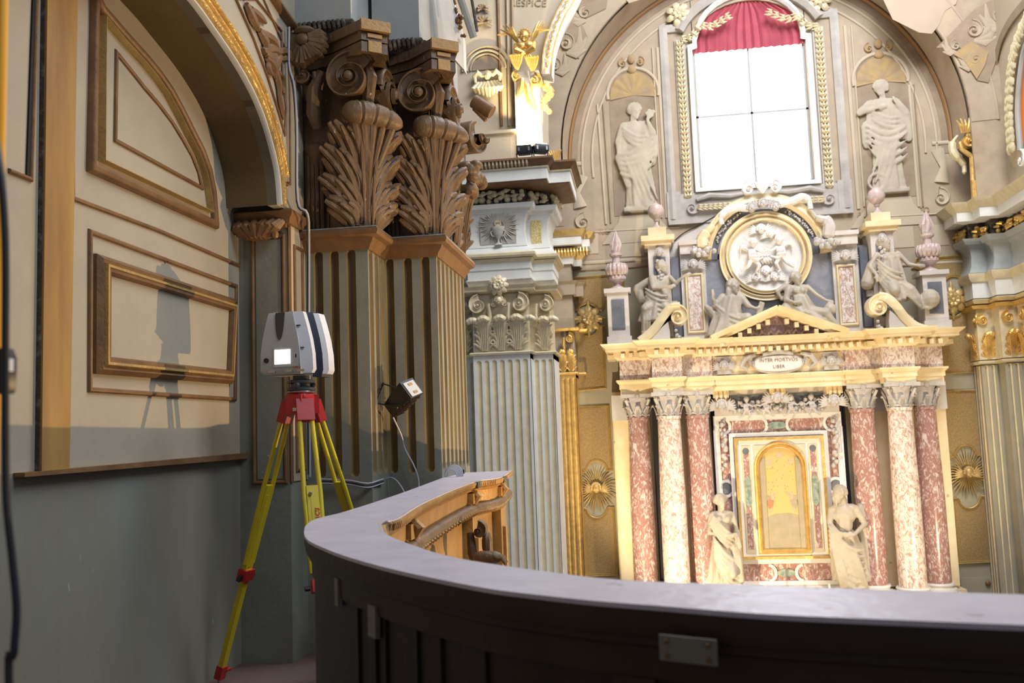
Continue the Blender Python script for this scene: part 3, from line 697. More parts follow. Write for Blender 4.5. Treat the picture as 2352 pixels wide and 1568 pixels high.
g = G(); g.grid([inset(Ii, .012, ZT-.05), inset(Ii, .012, ZT-.066), inset(Ii, .02, ZT-.070), inset(Ii, .022, ZT-.12)]); obj('upper_rail', g, M['edgewood'], bal)
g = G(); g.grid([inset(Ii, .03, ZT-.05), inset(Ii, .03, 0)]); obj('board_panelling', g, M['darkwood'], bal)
# board joints + posts on inner face
def at_ii(px, py):  # nearest inner path point
    q = P(px, py, Z=ZT); return min(range(len(Ii)), key=lambda i: (Ii[i]-q).length)
def strip(i0, w, z0, z1, d, m_, name, lab=None):
    p = Ii[i0]; t = (Ii[i0+1]-Ii[i0-1]); t.z = 0; t.normalize(); n = V((t.y, -t.x, 0)); g = G()
    g.obox(V((p.x, p.y, (z0+z1)/2))+n*(.03-d), t*(w/2), n*.006, (0,0,(z1-z0)/2)); o = obj(name, g, m_, bal); return tag(o, lab) if lab else o
strip(at_ii(1420,1384), .075, 0, ZT-.12, .005, M['edgewood'], 'post', 'lighter brown post')
for px in (760, 830, 900, 1010, 1120, 1230, 1650, 1900, 2150): strip(at_ii(px, 1300+(px-1000)*.08), .004, .05, ZT-.12, .001, M['black'], 'board_joint')
p = P(1578, 1400, Z=ZT); i0 = at_ii(1560, 1396); t = (Ii[i0+1]-Ii[i0-1]).normalized(); n = V((t.y, -t.x, 0))
g = G(); c = P(1580, 1492, Y=p.y-.012); g.obox(c, t*.046, n*.003, (0,0,.019)); pz = obj('metal_plate', g, M['plate'], bal); tag(pz, 'grey metal joining plate with four screws')
for sx in (-1, 1):
    for sz in (-1, 1):
        g = G(); g.ell(c-n*.003+t*.034*sx+V((0,0,.0105*sz)), (.0045,.0045,.0045), 8); obj('screw', g, M['trim'], pz)
for px, w, z0, z1 in ((770,.03,ZT-.14,ZT-.07), (806,.045,ZT-.17,ZT-.10)):
    strip(at_ii(px, 1290 if px > 780 else 1262), w, z0, z1, .009, M['plate'], 'small_plate')
# outer carved side of the far branch
k0 = len(Oo)-6*4-1
Of = Oo[k0:]
Of2 = [Of[0], Of[-1]]
A, B = V((Oo[36].x, Oo[36].y, 0)), V((Oo[-1].x, Oo[-1].y, 0))
def oinset(d, z, c=Oo): 
    out = []
    for i, p in enumerate(c):
        t = (c[min(i+1, len(c)-1)]-c[max(i-1, 0)]); t.z = 0; t.normalize(); nrm = V((-t.y, t.x, 0)); out.append(V((p.x, p.y, z))+nrm*d)
    return out
g = G(); rows = [oinset(.002, ZT-.004), oinset(.0, ZT-.010), oinset(.012, ZT-.034), oinset(.03, ZT-.037), oinset(.022, ZT-.046), oinset(.032, ZT-.052), oinset(.028, ZT-.060), oinset(.042, ZT-.064), oinset(.045, ZT-.125), oinset(.05, ZT-.20)]
g.grid(rows); obj('outer_cornice', g, M['carvgold'], bal)
g = G(); L = len(Oo)
for i in range(34, L-1):
    kk = max(1, int((Oo[i+1]-Oo[i]).length/.020))
    for q in range(kk):
        p = Oo[i].lerp(Oo[i+1], q/kk); g.tube([V((p.x-.012, p.y, ZT-.004)), V((p.x+.006, p.y, ZT-.012)), V((p.x+.002, p.y, ZT-.034))], [.006, .0095, .004], 6)
tag(obj('leaf_edge', g, M['carvgold'], bal), kind='stuff')
def qpt(s, z, d=0):
    i = 40+(L-1-40)*s; j = int(min(i, L-2)); p = Oo[j].lerp(Oo[j+1], i-j); return V((p.x-.05+d, p.y, z))
g = G(); pts = [qpt(s/14, ZT-.165, .02) for s in range(15)]; g.tube(pts, .030, 10)
tag(obj('carved_torus', g, M['wood'], bal), 'dusty carved roll moulding')
g = G()
for s in range(90): c = qpt(s/90, ZT-.182, .042); g.tube([c+V((-.01,0,.012)), c+V((.006,0,0)), c+V((-.004,.004,-.018))], [.006,.010,.004], 6)
tag(obj('gilt_bead_row', g, M['carvgold'], bal), kind='stuff')
g = G(); g.grid([[qpt(s/14, z, d) for s in range(15)] for z, d in ((ZT-.18, -.0), (ZT-.21, -.01), (ZT-.22, -.03), (-.6, -.03))]); obj('outer_panel', g, M['carvgold'], bal)
for s in (.35, .62, .86):
    g = G(); c = qpt(s, 0, .01); g.box(c.x-.07, c.x+.02, c.y-.09, c.y+.09, -.6, ZT-.205); g.box(c.x+.0, c.x+.04, c.y-.03, c.y+.03, -.5, ZT-.33)
    g.tube([(c.x-.02, c.y-.09, ZT-.165), (c.x-.02, c.y+.09, ZT-.165)], .048, 10); g.obox((c.x-.01, c.y, ZT-.10), (.035,0,0), (0,.075,0), (0,0,.03))
    g.tube([(c.x+.0, c.y, ZT-.05), (c.x+.04, c.y, ZT-.09), (c.x+.01, c.y, ZT-.14)], [.02,.028,.015], 8)
    b = obj('carved_pilaster', g, M['carvgold'], bal)
for s in (.0, .62, .84):
    g = G(); c = qpt(s, ZT-.022, .03); g.obox(c, (.035,0,0), (0,.07,0), (0,0,.018)); tag(obj('dark_block', g, M['woodD'], bal), 'dark brown block under ledge')
g = G(); c = P(1110, 1240, Y=4.9)
volute(g, c+V((-.02,-.03,.05)), (1,0,0), (0,0,1), (0,-1,0), .06, .05, 1.6, 1, pi/2, .2, 16); g.tube([c+V((-.07,0,.04)), c+V((-.06,-.02,-.06)), c+V((-.03,0,-.14)), c+V((.0,0,-.22))], [.02,.028,.034,.02], 8); g.ell(c+V((.02,0,-.02)), (.03,.05,.07), 8)
obj('carved_scroll', g, M['wood'], bal)
c = P(1130, 1280, Y=4.6); g = G(); g.cap(c+V((-.06,0,.0)), c+V((.02,0,.0)), .035, .032)
for i in range(5): g.tube([c+V((.02,-.03+.015*i,.005)), c+V((.055,-.03+.015*i,.0)), c+V((.07,-.03+.015*i,-.03))], [.011,.011,.007], 6)
tag(obj('carved_paw', g, M['wood'], bal), 'carved paw foot with curled toes')
g = G(); g.tube([P(1065,1088,Z=ZT), P(1065,1088,Z=ZT)+V((0,0,.03))], .006, 6); obj('ledge_pin', g, M['blackp'], bal)
# ================================================================ tripod + scanner
TX, TY = -1.83, 4.72
def tubeobj(name, pts, r, m_, par, n=10, flat=1): g = G(); g.tube(pts, r, n, flat); return obj(name, g, m_, par)
tri = thing('surveying_tripod', 'yellow surveying tripod with red head standing on loft floor', 'tripod', (TX, TY, 0))
g = G(); g.lathe([(.07,1.45),(.085,1.455),(.088,1.53),(.082,1.545),(.075,1.55)], (TX, TY, 0), 6); 
for k in range(3):
    a = R_(-90+120*k-6); g.obox((TX+.07*cos(a), TY+.07*sin(a), 1.49), V((cos(a),sin(a),0))*.02, V((-sin(a),cos(a),0))*.045, (0,0,.05))
hd = obj('tripod_head', g, M['redp'], tri)
g = G(); g.lathe([(.075,1.55),(.08,1.556),(.075,1.562)], (TX,TY,0), 24); obj('head_plate', g, M['steel'], hd)
g = G(); g.obox(V((TX+.015, TY-.098, 1.462)), (.024,0,0), (0,.006,0), (0,0,.009)); tag(obj('badge', g, M['steel'], hd), 'small silver badge')
feet = [(P(500,1572,Z=0.0)), V((-1.50, 4.20, 0)), V((-1.45, 5.16, 0))]
tops = []
for k, ft_ in enumerate(feet):
    d = V((ft_.x-TX, ft_.y-TY, 0)).normalized(); s = V((-d.y, d.x, 0)); top = V((TX, TY, 1.47))+d*.085; leg = ft_-top
    def lp(t, o=0): return top+leg*t+s*o
    g = G()
    g.tube([lp(.0,-.030), lp(.30,-.042), lp(.56,-.034)], .0125, 10); g.tube([lp(.0,.030), lp(.30,.042), lp(.56,.034)], .0125, 10)
    lg = obj('leg', g, M['yellow'], tri)
    g = G(); ax = leg.normalized(); nn = ax.cross(s).normalized()
    g.obox(lp(.43), ax*(leg.length*.155), s*.030, nn*.012); obj('leg_web', g, M['yellow'], lg)
    g = G(); g.obox(lp(.44), ax*(leg.length*.13), s*.012, nn*.0135); obj('leg_web', g, M['yellow'], lg)
    g = G(); g.obox(lp(.765), ax*(leg.length*.185), s*.020, nn*.014); obj('lower_leg', g, M['yellow'], lg)
    g = G(); g.obox(lp(.01), ax*.06, s*.046, nn*.022); obj('hinge', g, M['redp'], lg)
    g = G(); g.obox(lp(.60), ax*.03, s*.042, nn*.026); cl = obj('clamp', g, M['redp'], lg)
    g = G(); g.tube([lp(.605,-.05), lp(.605,-.075)], .012, 8); g.tube([lp(.60,.045), lp(.62,.06)], .012, 8); obj('clamp_screw', g, M['blackp'], cl)
    g = G(); g.obox(lp(.955), ax*.035, s*.024, nn*.02); g.obox(lp(.95)-s*.03, ax*.006, s*.035, nn*.02); fo = obj('foot', g, M['redp'], lg)
    g = G(); g.tube([lp(.965), lp(1.0)], [.012,.003], 8); obj('spike', g, M['steel'], fo)
    if k == 1:
        tx = text('Leica', 'lettering', lp(.385, .004)+nn*(-.0165 if nn.y > 0 else .0165), ax*-1, s if s.x > 0 else -s, .05, M['redink'], lg, .0006)
        g = G(); g.lathe([(.0,0),(.009,0),(.009,.012),(0,.012)], lp(.30)+V((0,-.018,0)), 8, (0,-1,0)); obj('screw', g, M['steel'], lg)
# tribrach + scanner
sc = thing('laser_scanner', 'white and grey laser scanner with glowing screen on the yellow tripod', 'laser scanner', (TX, TY, 1.562))
g = G(); g.lathe([(.06,1.562),(.075,1.566),(.075,1.58),(.05,1.585),(.05,1.60),(.072,1.605),(.072,1.618),(.045,1.625),(.045,1.645)], (TX,TY,0), 20)
for k in range(3): a = R_(30+120*k); g.lathe([(.016,0),(.018,.004),(.018,.024),(.014,.03)], (TX+.062*cos(a), TY+.062*sin(a), 1.575), 10)
tag(obj('tribrach', g, M['greyDk'], sc), 'black levelling base with foot screws')
rz = R_(22)        # yaw: front panel turned a little left of camera
uS = V((cos(rz), -sin(rz)*.0-.0, 0)); 
ang = R_(-6); uS = V((cos(ang), sin(ang), 0)); nS = V((sin(ang), -cos(ang), 0))   # front normal toward camera
SC = V((TX+.0, TY, 0))
def sec(z, wL, wR, d0, d1): return [SC+uS*(-wL)+nS*d0+V((0,0,z)), SC+uS*wR+nS*d0+V((0,0,z)), SC+uS*(wR+.0)+nS*d1+V((0,0,z)), SC+uS*(-wL)+nS*d1+V((0,0,z))]
# main body: tapered toward the top
prof_ = [(1.652,.171,.040,.085),(1.672,.187,.050,.10),(1.76,.185,.046,.10),(1.84,.173,.036,.10),(1.92,.157,.016,.095),(1.975,.144,.003,.09),(1.985,.140,.0,.085)]
g = G(); g.rings([sec(z, a, b, d, -.10) for z, a, b, d in prof_]); body = obj('front_housing', g, M['greyL'], sc, ang=50)
prof2 = [(1.655,.048,.092),(1.675,.058,.103),(1.76,.054,.099),(1.84,.044,.086),(1.92,.026,.066),(1.975,.012,.050),(1.987,.010,.045)]
g = G(); g.rings([[SC+uS*(a-.012)+nS*.085+V((0,0,z)), SC+uS*(b)+nS*.06+V((0,0,z)), SC+uS*b+nS*-.09+V((0,0,z)), SC+uS*(a-.012)+nS*-.10+V((0,0,z))] for z, a, b in prof2]); tag(obj('side_shell', g, M['whiteS'], sc), 'bright white side shell')
g = G(); g.rings([[SC+uS*(b-.01)+nS*.03+V((0,0,z)), SC+uS*(b+.028)+nS*.00+V((0,0,z)), SC+uS*(b+.03)+nS*-.09+V((0,0,z)), SC+uS*(b-.01)+nS*-.09+V((0,0,z))] for z, a, b in [(z-.02 if i == 0 else z, a, b) for i, (z, a, b) in enumerate(prof2)]]); tag(obj('dark_band', g, M['navy'], sc), 'dark navy band')
g = G(); g.rings([[SC+uS*(b+.028)+nS*-.0+V((0,0,z-.005)), SC+uS*(b+.052)+nS*-.02+V((0,0,z-.005)), SC+uS*(b+.052)+nS*-.09+V((0,0,z-.005)), SC+uS*(b+.028)+nS*-.09+V((0,0,z-.005))] for z, a, b in prof2]); tag(obj('rear_shell', g, M['whiteS'], sc), 'white rear shell')
def onf(x, z, o=.0):   # point on front face
    zz = [p[0] for p in prof_]; d = .10
    for i in range(len(prof_)-1):
        if zz[i] <= z <= zz[i+1]: k = (z-zz[i])/(zz[i+1]-zz[i]); d = prof_[i][3]*(1-k)+prof_[i+1][3]*k
    return SC+uS*x+nS*(d+o)+V((0,0,z))
g = G(); pts = []
for i in range(21):
    s = i/20; w = .026*math.sqrt(max(0, 1-s**2.2)); pts.append((w, 1.984-.150*s))
poly = [onf(-.072-w, z, .002) for w, z in pts]+[onf(-.072+w, z, .002) for w, z in reversed(pts[:-1])]
g.prism(poly, nS*.002); tag(obj('mirror_slot', g, M['greyDk'], body), 'dark parabolic slot')
g = G(); g.prism([onf(-.108,1.690,.001), onf(.036,1.690,.001), onf(.036,1.795,.001), onf(-.108,1.795,.001)], nS*.003); pn = obj('display_panel', g, M['greyL'], body)
g = G(); g.prism([onf(-.099,1.706,.004), onf(-.008,1.706,.004), onf(-.008,1.782,.004), onf(-.099,1.782,.004)], nS*.003); tag(obj('screen', g, M['screen'], pn), 'glowing white screen')
g = G(); g.box(0,0,0,0,0,0) if False else g.prism([onf(.022,1.738,.004), onf(.028,1.738,.004), onf(.028,1.756,.004), onf(.022,1.756,.004)], nS*.002); obj('button', g, M['blackp'], pn)
g = G(); g.lathe([(.0,0),(.014,0),(.014,.006),(0,.006)], onf(-.15,1.728,.0), 14, nS); obj('knob', g, M['blackp'], body)
text('Leica', 'lettering', onf(.030,1.680,.004), uS, (0,0,1), .022, M['redink'], body, .0004)
for x in (-.12,-.02,.05): g = G(); g.obox(onf(x,1.668,.0), uS*.02, nS*.004, (0,0,.006)); obj('latch', g, M['steel'], body)
g = G(); g.tube([SC+uS*.078-nS*.04+V((0,0,1.975)), SC+uS*.078-nS*.04+V((0,0,2.03))], [.008,.001], 8); obj('antenna', g, M['blackp'], sc)
for z in (1.79, 1.91): g = G(); g.obox(SC+uS*(.05 if z < 1.85 else .03)+nS*.083+V((0,0,z)), uS*.012, nS*.004, (0,0,.003)); obj('shell_notch', g, M['greyDk'], sc)
for x in (-.12, -.03): g = G(); g.obox(SC+uS*x+nS*.05+V((0,0,1.99)), uS*.01, nS*.01, (0,0,.004)); obj('stud', g, M['steel'], sc)
# ================================================================ floodlight on the pilaster
fc = P(922, 916, Y=5.74)
fl = thing('floodlight', 'black floodlight with wire bracket hanging before the right fluted pilaster', 'floodlight', tuple(fc))
ua = (P(958, 882, Y=5.66)-P(893, 945, Y=5.80)).normalized(); ub = V((0,1,0)); ub = (ub-ua*ub.dot(ua)).normalized(); uc = ua.cross(ub).normalized()
g = G(); rings = []
for s, w, h in ((-.115,.035,.030),(-.105,.05,.042),(.0,.062,.058),(.09,.068,.066),(.12,.070,.068)):
    c = fc+ua*s; rings.append([c+ub*w+uc*h, c-ub*w+uc*h, c-ub*w-uc*h*.85, c+ub*w-uc*h*.85])
g.rings(rings); ho = obj('housing', g, M['blackp'], fl)
g = G()
for k in range(6): g.obox(fc+ua*(-.09+.035*k)-uc*.055, ua*.005, ub*.055, uc*.012)
obj('cooling_fins', g, M['darkwood'], ho)
e = fc+ua*.122; g = G(); g.obox(e, ua*.003, ub*.055, uc*.052); tag(obj('glass', g, M['greyL'], fl), 'pale glass face')
g = G(); g.obox(e+ua*.004+uc*.03, ua*.002, ub*.02, uc*.008); g.obox(e+ua*.004-uc*.03, ua*.002, ub*.02, uc*.008); obj('reflector', g, M['carvgold'], fl)
g = G(); g.tube([P(915,892,Y=5.64), P(880,881,Y=5.7), P(863,925,Y=5.78), P(913,936,Y=5.64)], .0055, 6); obj('bracket', g, M['blackp'], fl)
g = G(); g.tube([P(863,925,Y=5.78), P(863,925,Y=5.93)], .008, 6); g.tube([P(880,881,Y=5.7), P(880,881,Y=5.93)], .008, 6); obj('wall_mount', g, M['blackp'], fl)
# cables
def cable(label, pts, r, m_, name='cable', k=5):
    g = G(); g.tube(cr(pts, k), r, 8); return tag(obj(name, g, m_), label, 'cable')
cable('thin grey cable hanging from black floodlight down to ledge', [P(903,958,Y=5.70), P(922,1000,Y=5.80), P(930,1030,Y=5.85), P(952,1072,Y=5.84), P(962,1108,Y=5.84), P(958,1150,Y=5.80)], .005, M['cablew'])
cable('grey cable curving away from bundle at pilaster foot', [P(885,1100,Y=5.85), P(900,1097,Y=5.84), P(915,1108,Y=5.82), P(930,1135,Y=5.8), P(935,1170,Y=5.8)], .005, M['cablew'])
cable('long grey cable running down edge of the panelled pier from capital', [P(664,62,Y=5.25), P(664,150,Y=5.25), P(676,200,Y=5.25), P(682,300,Y=5.25), P(684,460,Y=5.22), P(706,490,Y=5.24), P(710,560,Y=5.45), P(710,800,Y=5.50), P(712,1095,Y=5.50)], .007, M['cablew'])
cable('dark cable running beside long grey cable down the pier edge', [P(661,66,Y=5.25), P(662,150,Y=5.25), P(673,205,Y=5.25), P(679,300,Y=5.25), P(681,462,Y=5.22), P(703,492,Y=5.24), P(706,560,Y=5.45), P(706,800,Y=5.50), P(708,1090,Y=5.50)], .0045, M['cabled'])
for q, (dy, mm, lb) in enumerate(((0,'cablew','upper grey cable'),(5,'cabled','black middle cable'),(9,'cablew','lower grey cable'))):
    cable(lb+' of bundle along foot of fluted pilasters', [P(735,1100+dy,Y=5.50), P(800,1103+dy,Y=5.50), P(845,1110+dy,Y=5.50), P(880,1100+dy,Y=5.72)], .0055, M[mm])
g = G()
for k in range(5):
    c = P(1036, 1096, Y=6.0); r = .055+.006*k
    g.tube([c+V((cos(a)*r*.75+.003*k, .012*k, sin(a)*r)) for a in [pi*i/14-.2 for i in range(17)]], .005, 6)
tag(obj('coiled_cable', g, M['cablew']), 'coil of pale cable standing at far end of ledge', 'cable')
# ================================================================ yellow pole and black cable at far left, close to the camera
g = G(); a = P(2,-60,Y=1.12); b = P(2,1700,Y=1.12); b = V((b.x, b.y, 0)); pl = thing('yellow_pole', 'amber yellow pole standing upright at left edge', 'pole', (a.x-.008, a.y, 0))
g.tube([(a.x-.004, a.y, 0), (a.x-.004, a.y, 2.2)], .0135, 16); obj('pole_tube', g, M['amber'], pl)
g = G(); g.lathe([(0,0),(.05,0),(.05,.01),(.02,.02),(0,.02)], (a.x-.008, a.y, 0), 16); obj('base', g, M['blackp'], pl)
g = G(); g.tube(cr([P(-14,300,Y=1.06), P(2,400,Y=1.05), P(12,560,Y=1.05), P(12,800,Y=1.05), P(12,1000,Y=1.05), P(15,1150,Y=1.05), P(29,1290,Y=1.05), P(38,1400,Y=1.05), P(32,1500,Y=1.05), P(25,1650,Y=1.05), V((-.72,1.06,.3)), V((-.72,1.06,0))], 6), .0048, 8)
bc = tag(obj('black_cable', g, M['cabled']), 'thick black cable hanging beside yellow pole', 'cable')
c = P(14, 850, Y=1.06); g = G(); g.rings([[c+V((x*.9, y, z)) for x, y in ((-.018,-.008),(w,-.008),(w,.008),(-.018,.008))] for z, w in ((-.030,.006),(-.024,.010),(.016,.010),(.028,.004))]); q = obj('connector_box', g, M['blackp'], bc)
g = G(); g.box(c.x+.0092, c.x+.0105, c.y-.008, c.y, c.z-.002, c.z+.014); obj('label_strip', g, M['whiteS'], q)
# ================================================================ crossing pier in the middle distance
YM = 14.5
def pth(x0, x1, x2, x3, y0, y1, y2): return [(x0,y1,0),(x1,y1,0),(x1,y0,0),(x2,y0,0),(x2,y1,0),(x3,y1,0),(x3,y2,0)]
def at(p, z): return [(x, y, z) for x, y, _ in p]
X0, X1, X2, X3 = -3.5, -2.71, -1.77, -1.43
YM2, YM3 = 14.8, 15.7
mp = thing('clustered_pier', 'tall white and gold fluted pier with chalice relief in middle distance', 'pier', (-2.3, YM2, -4.2))
g = G(); g.box(X0, X3-.06, YM2+.06, YM3, -4.2, 5.3); g.box(X1, X2-.06, YM+.06, YM2+.1, -4.2, 5.3); g.box(X1, X2, YM, YM2, 2.47, 2.6); g.box(X0, X3, YM2, YM3, 2.47, 2.6)
obj('pier_core', g, M['white'], mp)
g = G(); flutes(g, (X1, YM, 0), (1,0,0), (0,-1,0), X2-X1, -3.5, 2.47, [(k+.5)*(X2-X1-.06)/7+.03 for k in range(7)], .042, dep=.5, seg=5)
flutes(g, (X2, YM2, 0), (1,0,0), (0,-1,0), X3-X2, -3.5, 2.47, [(k+.5)*(X3-X2)/3 for k in range(3)], .036, dep=.7, seg=5)
flutes(g, (X0, YM2, 0), (1,0,0), (0,-1,0), X1-X0, -3.5, 2.47, [(k+.5)*(X1-X0)/6 for k in range(6)], .036, dep=.7, seg=5)
g.box(X2-.01, X2, YM, YM2, -3.5, 2.6); g.box(X3-.01, X3, YM2, YM3, -3.5, 2.6)
obj('fluted_shaft', g, [M['white'], M['goldpale']], mp)
pm = pth(X0, X1, X2, X3, YM, YM2, YM3)
def sw(name, z, prof, mt, par, path=None):
    g = G(); g.sweep(at(path or pm, z), (0,0,1), prof); return obj(name, g, mt, par)
sw('neck_moulding', 2.55, [(0,0),(.04,.0),(.05,.03),(.04,.05),(0,.05)], M['goldpale'], mp)
# capital
g = G(); g.box(X0, X3-.05, YM2+.05, YM3, 2.6, 3.62); g.box(X1+.03, X2-.03, YM+.04, YM2+.1, 2.6, 3.62); cp_ = obj('capital_bell', g, M['goldpale'], mp)
def mcap(par, xs, y, z0, Wd, H, zv, Rv, vx, mt, n=5, nf=3):
    for i, x in enumerate(xs):
        g = G(); acanthus(g, leafmap_flat((x, y, 0), (1,0,0), (0,-1,0)), 0, z0, Wd, H, out=.20, tiers=3, nf=nf, n=n); obj('acanthus_leaf', g, mt, par)
    for x, d in vx:
        g = G(); volute(g, (x, y-.10, zv), (1,0,0), (0,0,1), (0,-1,0), Rv, .10, 2.4, d, pi/2, .2, 16)
        g.tube([(x-d*Rv*.9, y-.1, zv+.02), (x-d*Rv*1.0, y-.09, zv-Rv), (x-d*Rv*.8, y-.07, zv-Rv*1.9)], [.03,.035,.02], 6); obj('volute', g, mt, par)
mcap(cp_, (X1+.20, X1+.47, X1+.74), YM+.03, 2.62, .37, .56, 3.36, .19, ((X1+.12, -1), (X2-.15, 1)), M['goldpale'])
mcap(cp_, (X2+.20,), YM2+.03, 2.62, .32, .54, 3.36, .165, ((X3-.10, 1),), M['goldpale'])
mcap(cp_, (X1-.2,), YM2+.03, 2.62, .30, .50, 3.36, .12, ((X1-.12, -1),), M['goldpale'])
for x in (X1+.02, X2-.0, X3): g = G(); rollt(g, (x, YM-.08 if x < X2+.01 else YM2-.08, 3.12), (1,0,0), .2, .055); obj('leaf_tip', g, M['goldpale'], cp_)
xc = (X1+X2)/2
g = G(); rosette(g, (xc, YM-.10, 3.66), (1,0,0), (0,0,1), (0,-1,0), .17, 9, 2, .5); cherub(g, (xc, YM-.08, 3.42), (1,0,0), (0,0,1), (0,-1,0), .07, False)
for sx in (-1, 1): volute(g, (xc+.10*sx, YM-.09, 3.37), (1,0,0), (0,0,1), (0,-1,0), .08, .05, 1.8, -sx, pi/2, .2, 12)
obj('fleuron', g, M['goldpale'], cp_)
sw('abacus', 3.56, [(-.02,0),(.06,0),(.10,.02),(.10,.06),(.14,.10),(-.02,.10)], M['goldpale'], cp_)
sw('leaf_frieze', 3.67, [(0,0),(.03,.0),(.07,.09),(.04,.12),(0,.12)], M['relief'], mp)
sw('architrave', 3.79, [(-.05,0),(.04,0),(.04,.13),(.055,.14),(.055,.25),(-.05,.25)], M['white'], mp)
sw('leaf_moulding', 4.04, [(0,0),(.06,0),(.10,.06),(0,.07)], M['goldpale'], mp)
sw('torus', 4.11, [(0,0),(.11,0),(.15,.03),(.15,.07),(.10,.10),(0,.10)], M['goldpale'], mp)
sw('pedestal_base', 4.21, [(-.05,0),(.09,0),(.08,.04),(.03,.10),(.0,.12),(-.05,.12)], M['white'], mp)
g = G(); pq = pth(X0, X1+.03, X2-.03, X3-.03, YM, YM2, YM3)
g.sweep(at(pq, 4.3), (0,0,1), [(-.06,0),(.05,.0),(.02,.12),(.0,.28),(.015,.44),(.07,.56),(-.06,.56)]); pdz = obj('pedestal', g, M['white'], mp)
sw('pedestal_cap', 4.86, [(-.05,0),(.08,0),(.10,.05),(.14,.06),(.16,.13),(-.05,.13)], M['white'], mp)
sw('frieze_bed', 4.98, [(-.05,0),(.02,.0),(.02,.30),(-.05,.30)], M['woodD'], mp)
g = G()
rnd = random.Random(3)
def fruit(path, z, r, dens, g):
    for i in range(len(path)-1):
        a, b = V(path[i]), V(path[i+1]); L = (b-a).length; k = int(L/(r*dens))
        t = (b-a).normalized(); nrm = t.cross(V((0,0,1)))
        for j in range(k):
            for q in (-.7, .1, .8):
                c = a+t*(L*(j+.5)/k+rnd.uniform(-.03,.03))+nrm*(.08+rnd.uniform(-.01,.04))+V((0,0,z-a.z+q*r*1.1+rnd.uniform(-.02,.02)))
                if rnd.random() < .35: g.tube([c-t*r*1.1, c+nrm*r*.7, c+t*r*1.1+V((0,0,r*.4))], [r*.25, r*.6, r*.1], 6)
                else: g.ell(c, r*rnd.uniform(.55,.95), 7)
fruit(at(pm, 0), 5.12, .065, 1.5, g); tag(obj('fruit_frieze', g, M['goldpale'], mp), 'carved fruit and leaf swag', kind='stuff')
sw('cornice_soffit', 5.24, [(-.05,0),(.10,0),(.40,.02),(.40,.05),(-.05,.05)], M['trim'], mp)
sw('corona', 5.28, [(-.05,0),(.42,0),(.42,.18),(-.05,.18)], M['white'], mp)
sw('gilt_fillet', 5.46, [(-.05,0),(.44,0),(.44,.025),(-.05,.025)], M['goldpale'], mp)
sw('leaf_cyma', 5.485, [(-.05,0),(.43,0),(.50,.09),(.53,.10),(.53,.13),(-.05,.13)], M['trim'], mp)
g = G()
for i in range(26):
    x = X1-.45+.06*i
    g.tube([(x, YM-.43, 5.495), (x, YM-.49, 5.54), (x, YM-.515, 5.585)], [.012,.022,.010], 5)
obj('leaf_row', g, M['goldpale'], mp)
# chalice relief with rays on the pedestal
cx = (X1+X2)/2+.02; zc = 4.60; yf = YM-.045
g = G(); g.prism([(cx-.30, yf+.02, zc-.25), (cx+.29, yf+.02, zc-.25), (cx+.29, yf+.02, zc+.24), (cx-.30, yf+.02, zc+.24)], (0,-.02,0)); rf = obj('ray_field', g, M['relief'], mp)
g = G()
for k in range(44):
    a = 2*pi*k/44; L = (.30 if k % 2 else .38); d = V((cos(a)*.95, 0, sin(a)*.85))
    g.tube([V((cx, yf-.01, zc+.06))+d*.09, V((cx, yf-.015, zc+.05))+d*L*.7, V((cx, yf-.005, zc+.05))+d*L], [.014,.011,.002], 4)
tag(obj('rays', g, M['relief'], rf), kind='stuff')
g = G(); g.lathe([(0,-.0),(.058,0),(.058,.012),(0,.012)], (cx, yf-.02, zc+.09), 20, (0,-1,0)); obj('host_disc', g, M['goldpale'], rf)
text('IHS', 'lettering', (cx, yf-.034, zc+.072), (1,0,0), (0,0,1), .05, M['trim'], rf, .001)
g = G(); g.lathe([(.075,-.30),(.06,-.285),(.02,-.26),(.018,-.2),(.05,-.17),(.085,-.12),(.095,-.06),(.115,-.01),(.11,.0),(0,.0)], (cx, yf-.03, zc+.03), 16, sy=.5)
for sx in (-1, 1): g.tube([(cx+sx*.08, yf-.04, zc-.03), (cx+sx*.12, yf-.04, zc-.06), (cx+sx*.10, yf-.04, zc-.12), (cx+sx*.06, yf-.04, zc-.13)], .012, 6)
obj('chalice', g, M['relief'], rf)
for x0, x1, y in ((X2+.05, X3-.12, YM2), (X1-.34, X1-.06, YM2)):
    g = G(); g.box(x0, x1, y-.03, y+.03, 4.36, 4.78); tag(obj('gilt_field', g, mat('crumpled_gold_leaf', (.55,.42,.15), .35, .5, col2=(.8,.68,.35), sc=30, amt=1, bump=.6, bsc=60) if 'cg' not in M else M['cg'], mp), 'gold textured field')
# upper wall above the pier
g = G(); ye = 14.62
wpts = [(960,380),(960,-120),(1345,-120),(1318,-40),(1300,0),(1275,45),(1258,92),(1249,130),(1246,175),(1248,380)]
g.prism([P(x, y, Y=ye) for x, y in wpts], (0,.9,0)); struct('wall_crossing', g, M['frescoL'], 'painted pale wall above the middle pier')
ca = [P(x, y, Y=ye) for x, y in wpts[2:9]]
ar = thing('crossing_arch_band', 'white arch band with gilt ornaments rising behind gilded cherub', 'arch band', tuple(ca[-1]))
g = G(); g.sweep(cr(ca), (0,-1,0), [(-.16,-.3),(-.16,.10),(.0,.10),(.0,-.3)]); obj('band', g, M['white'], ar)
for d in (-.16, 0): g = G(); g.sweep([p for p in cr(ca)], (0,-1,0), [(d-.008,.10),(d-.008,.12),(d+.008,.12),(d+.008,.10)]); obj('gilt_edge', g, M['gilt'], ar)
g = G(); cc = cr(ca, 4)
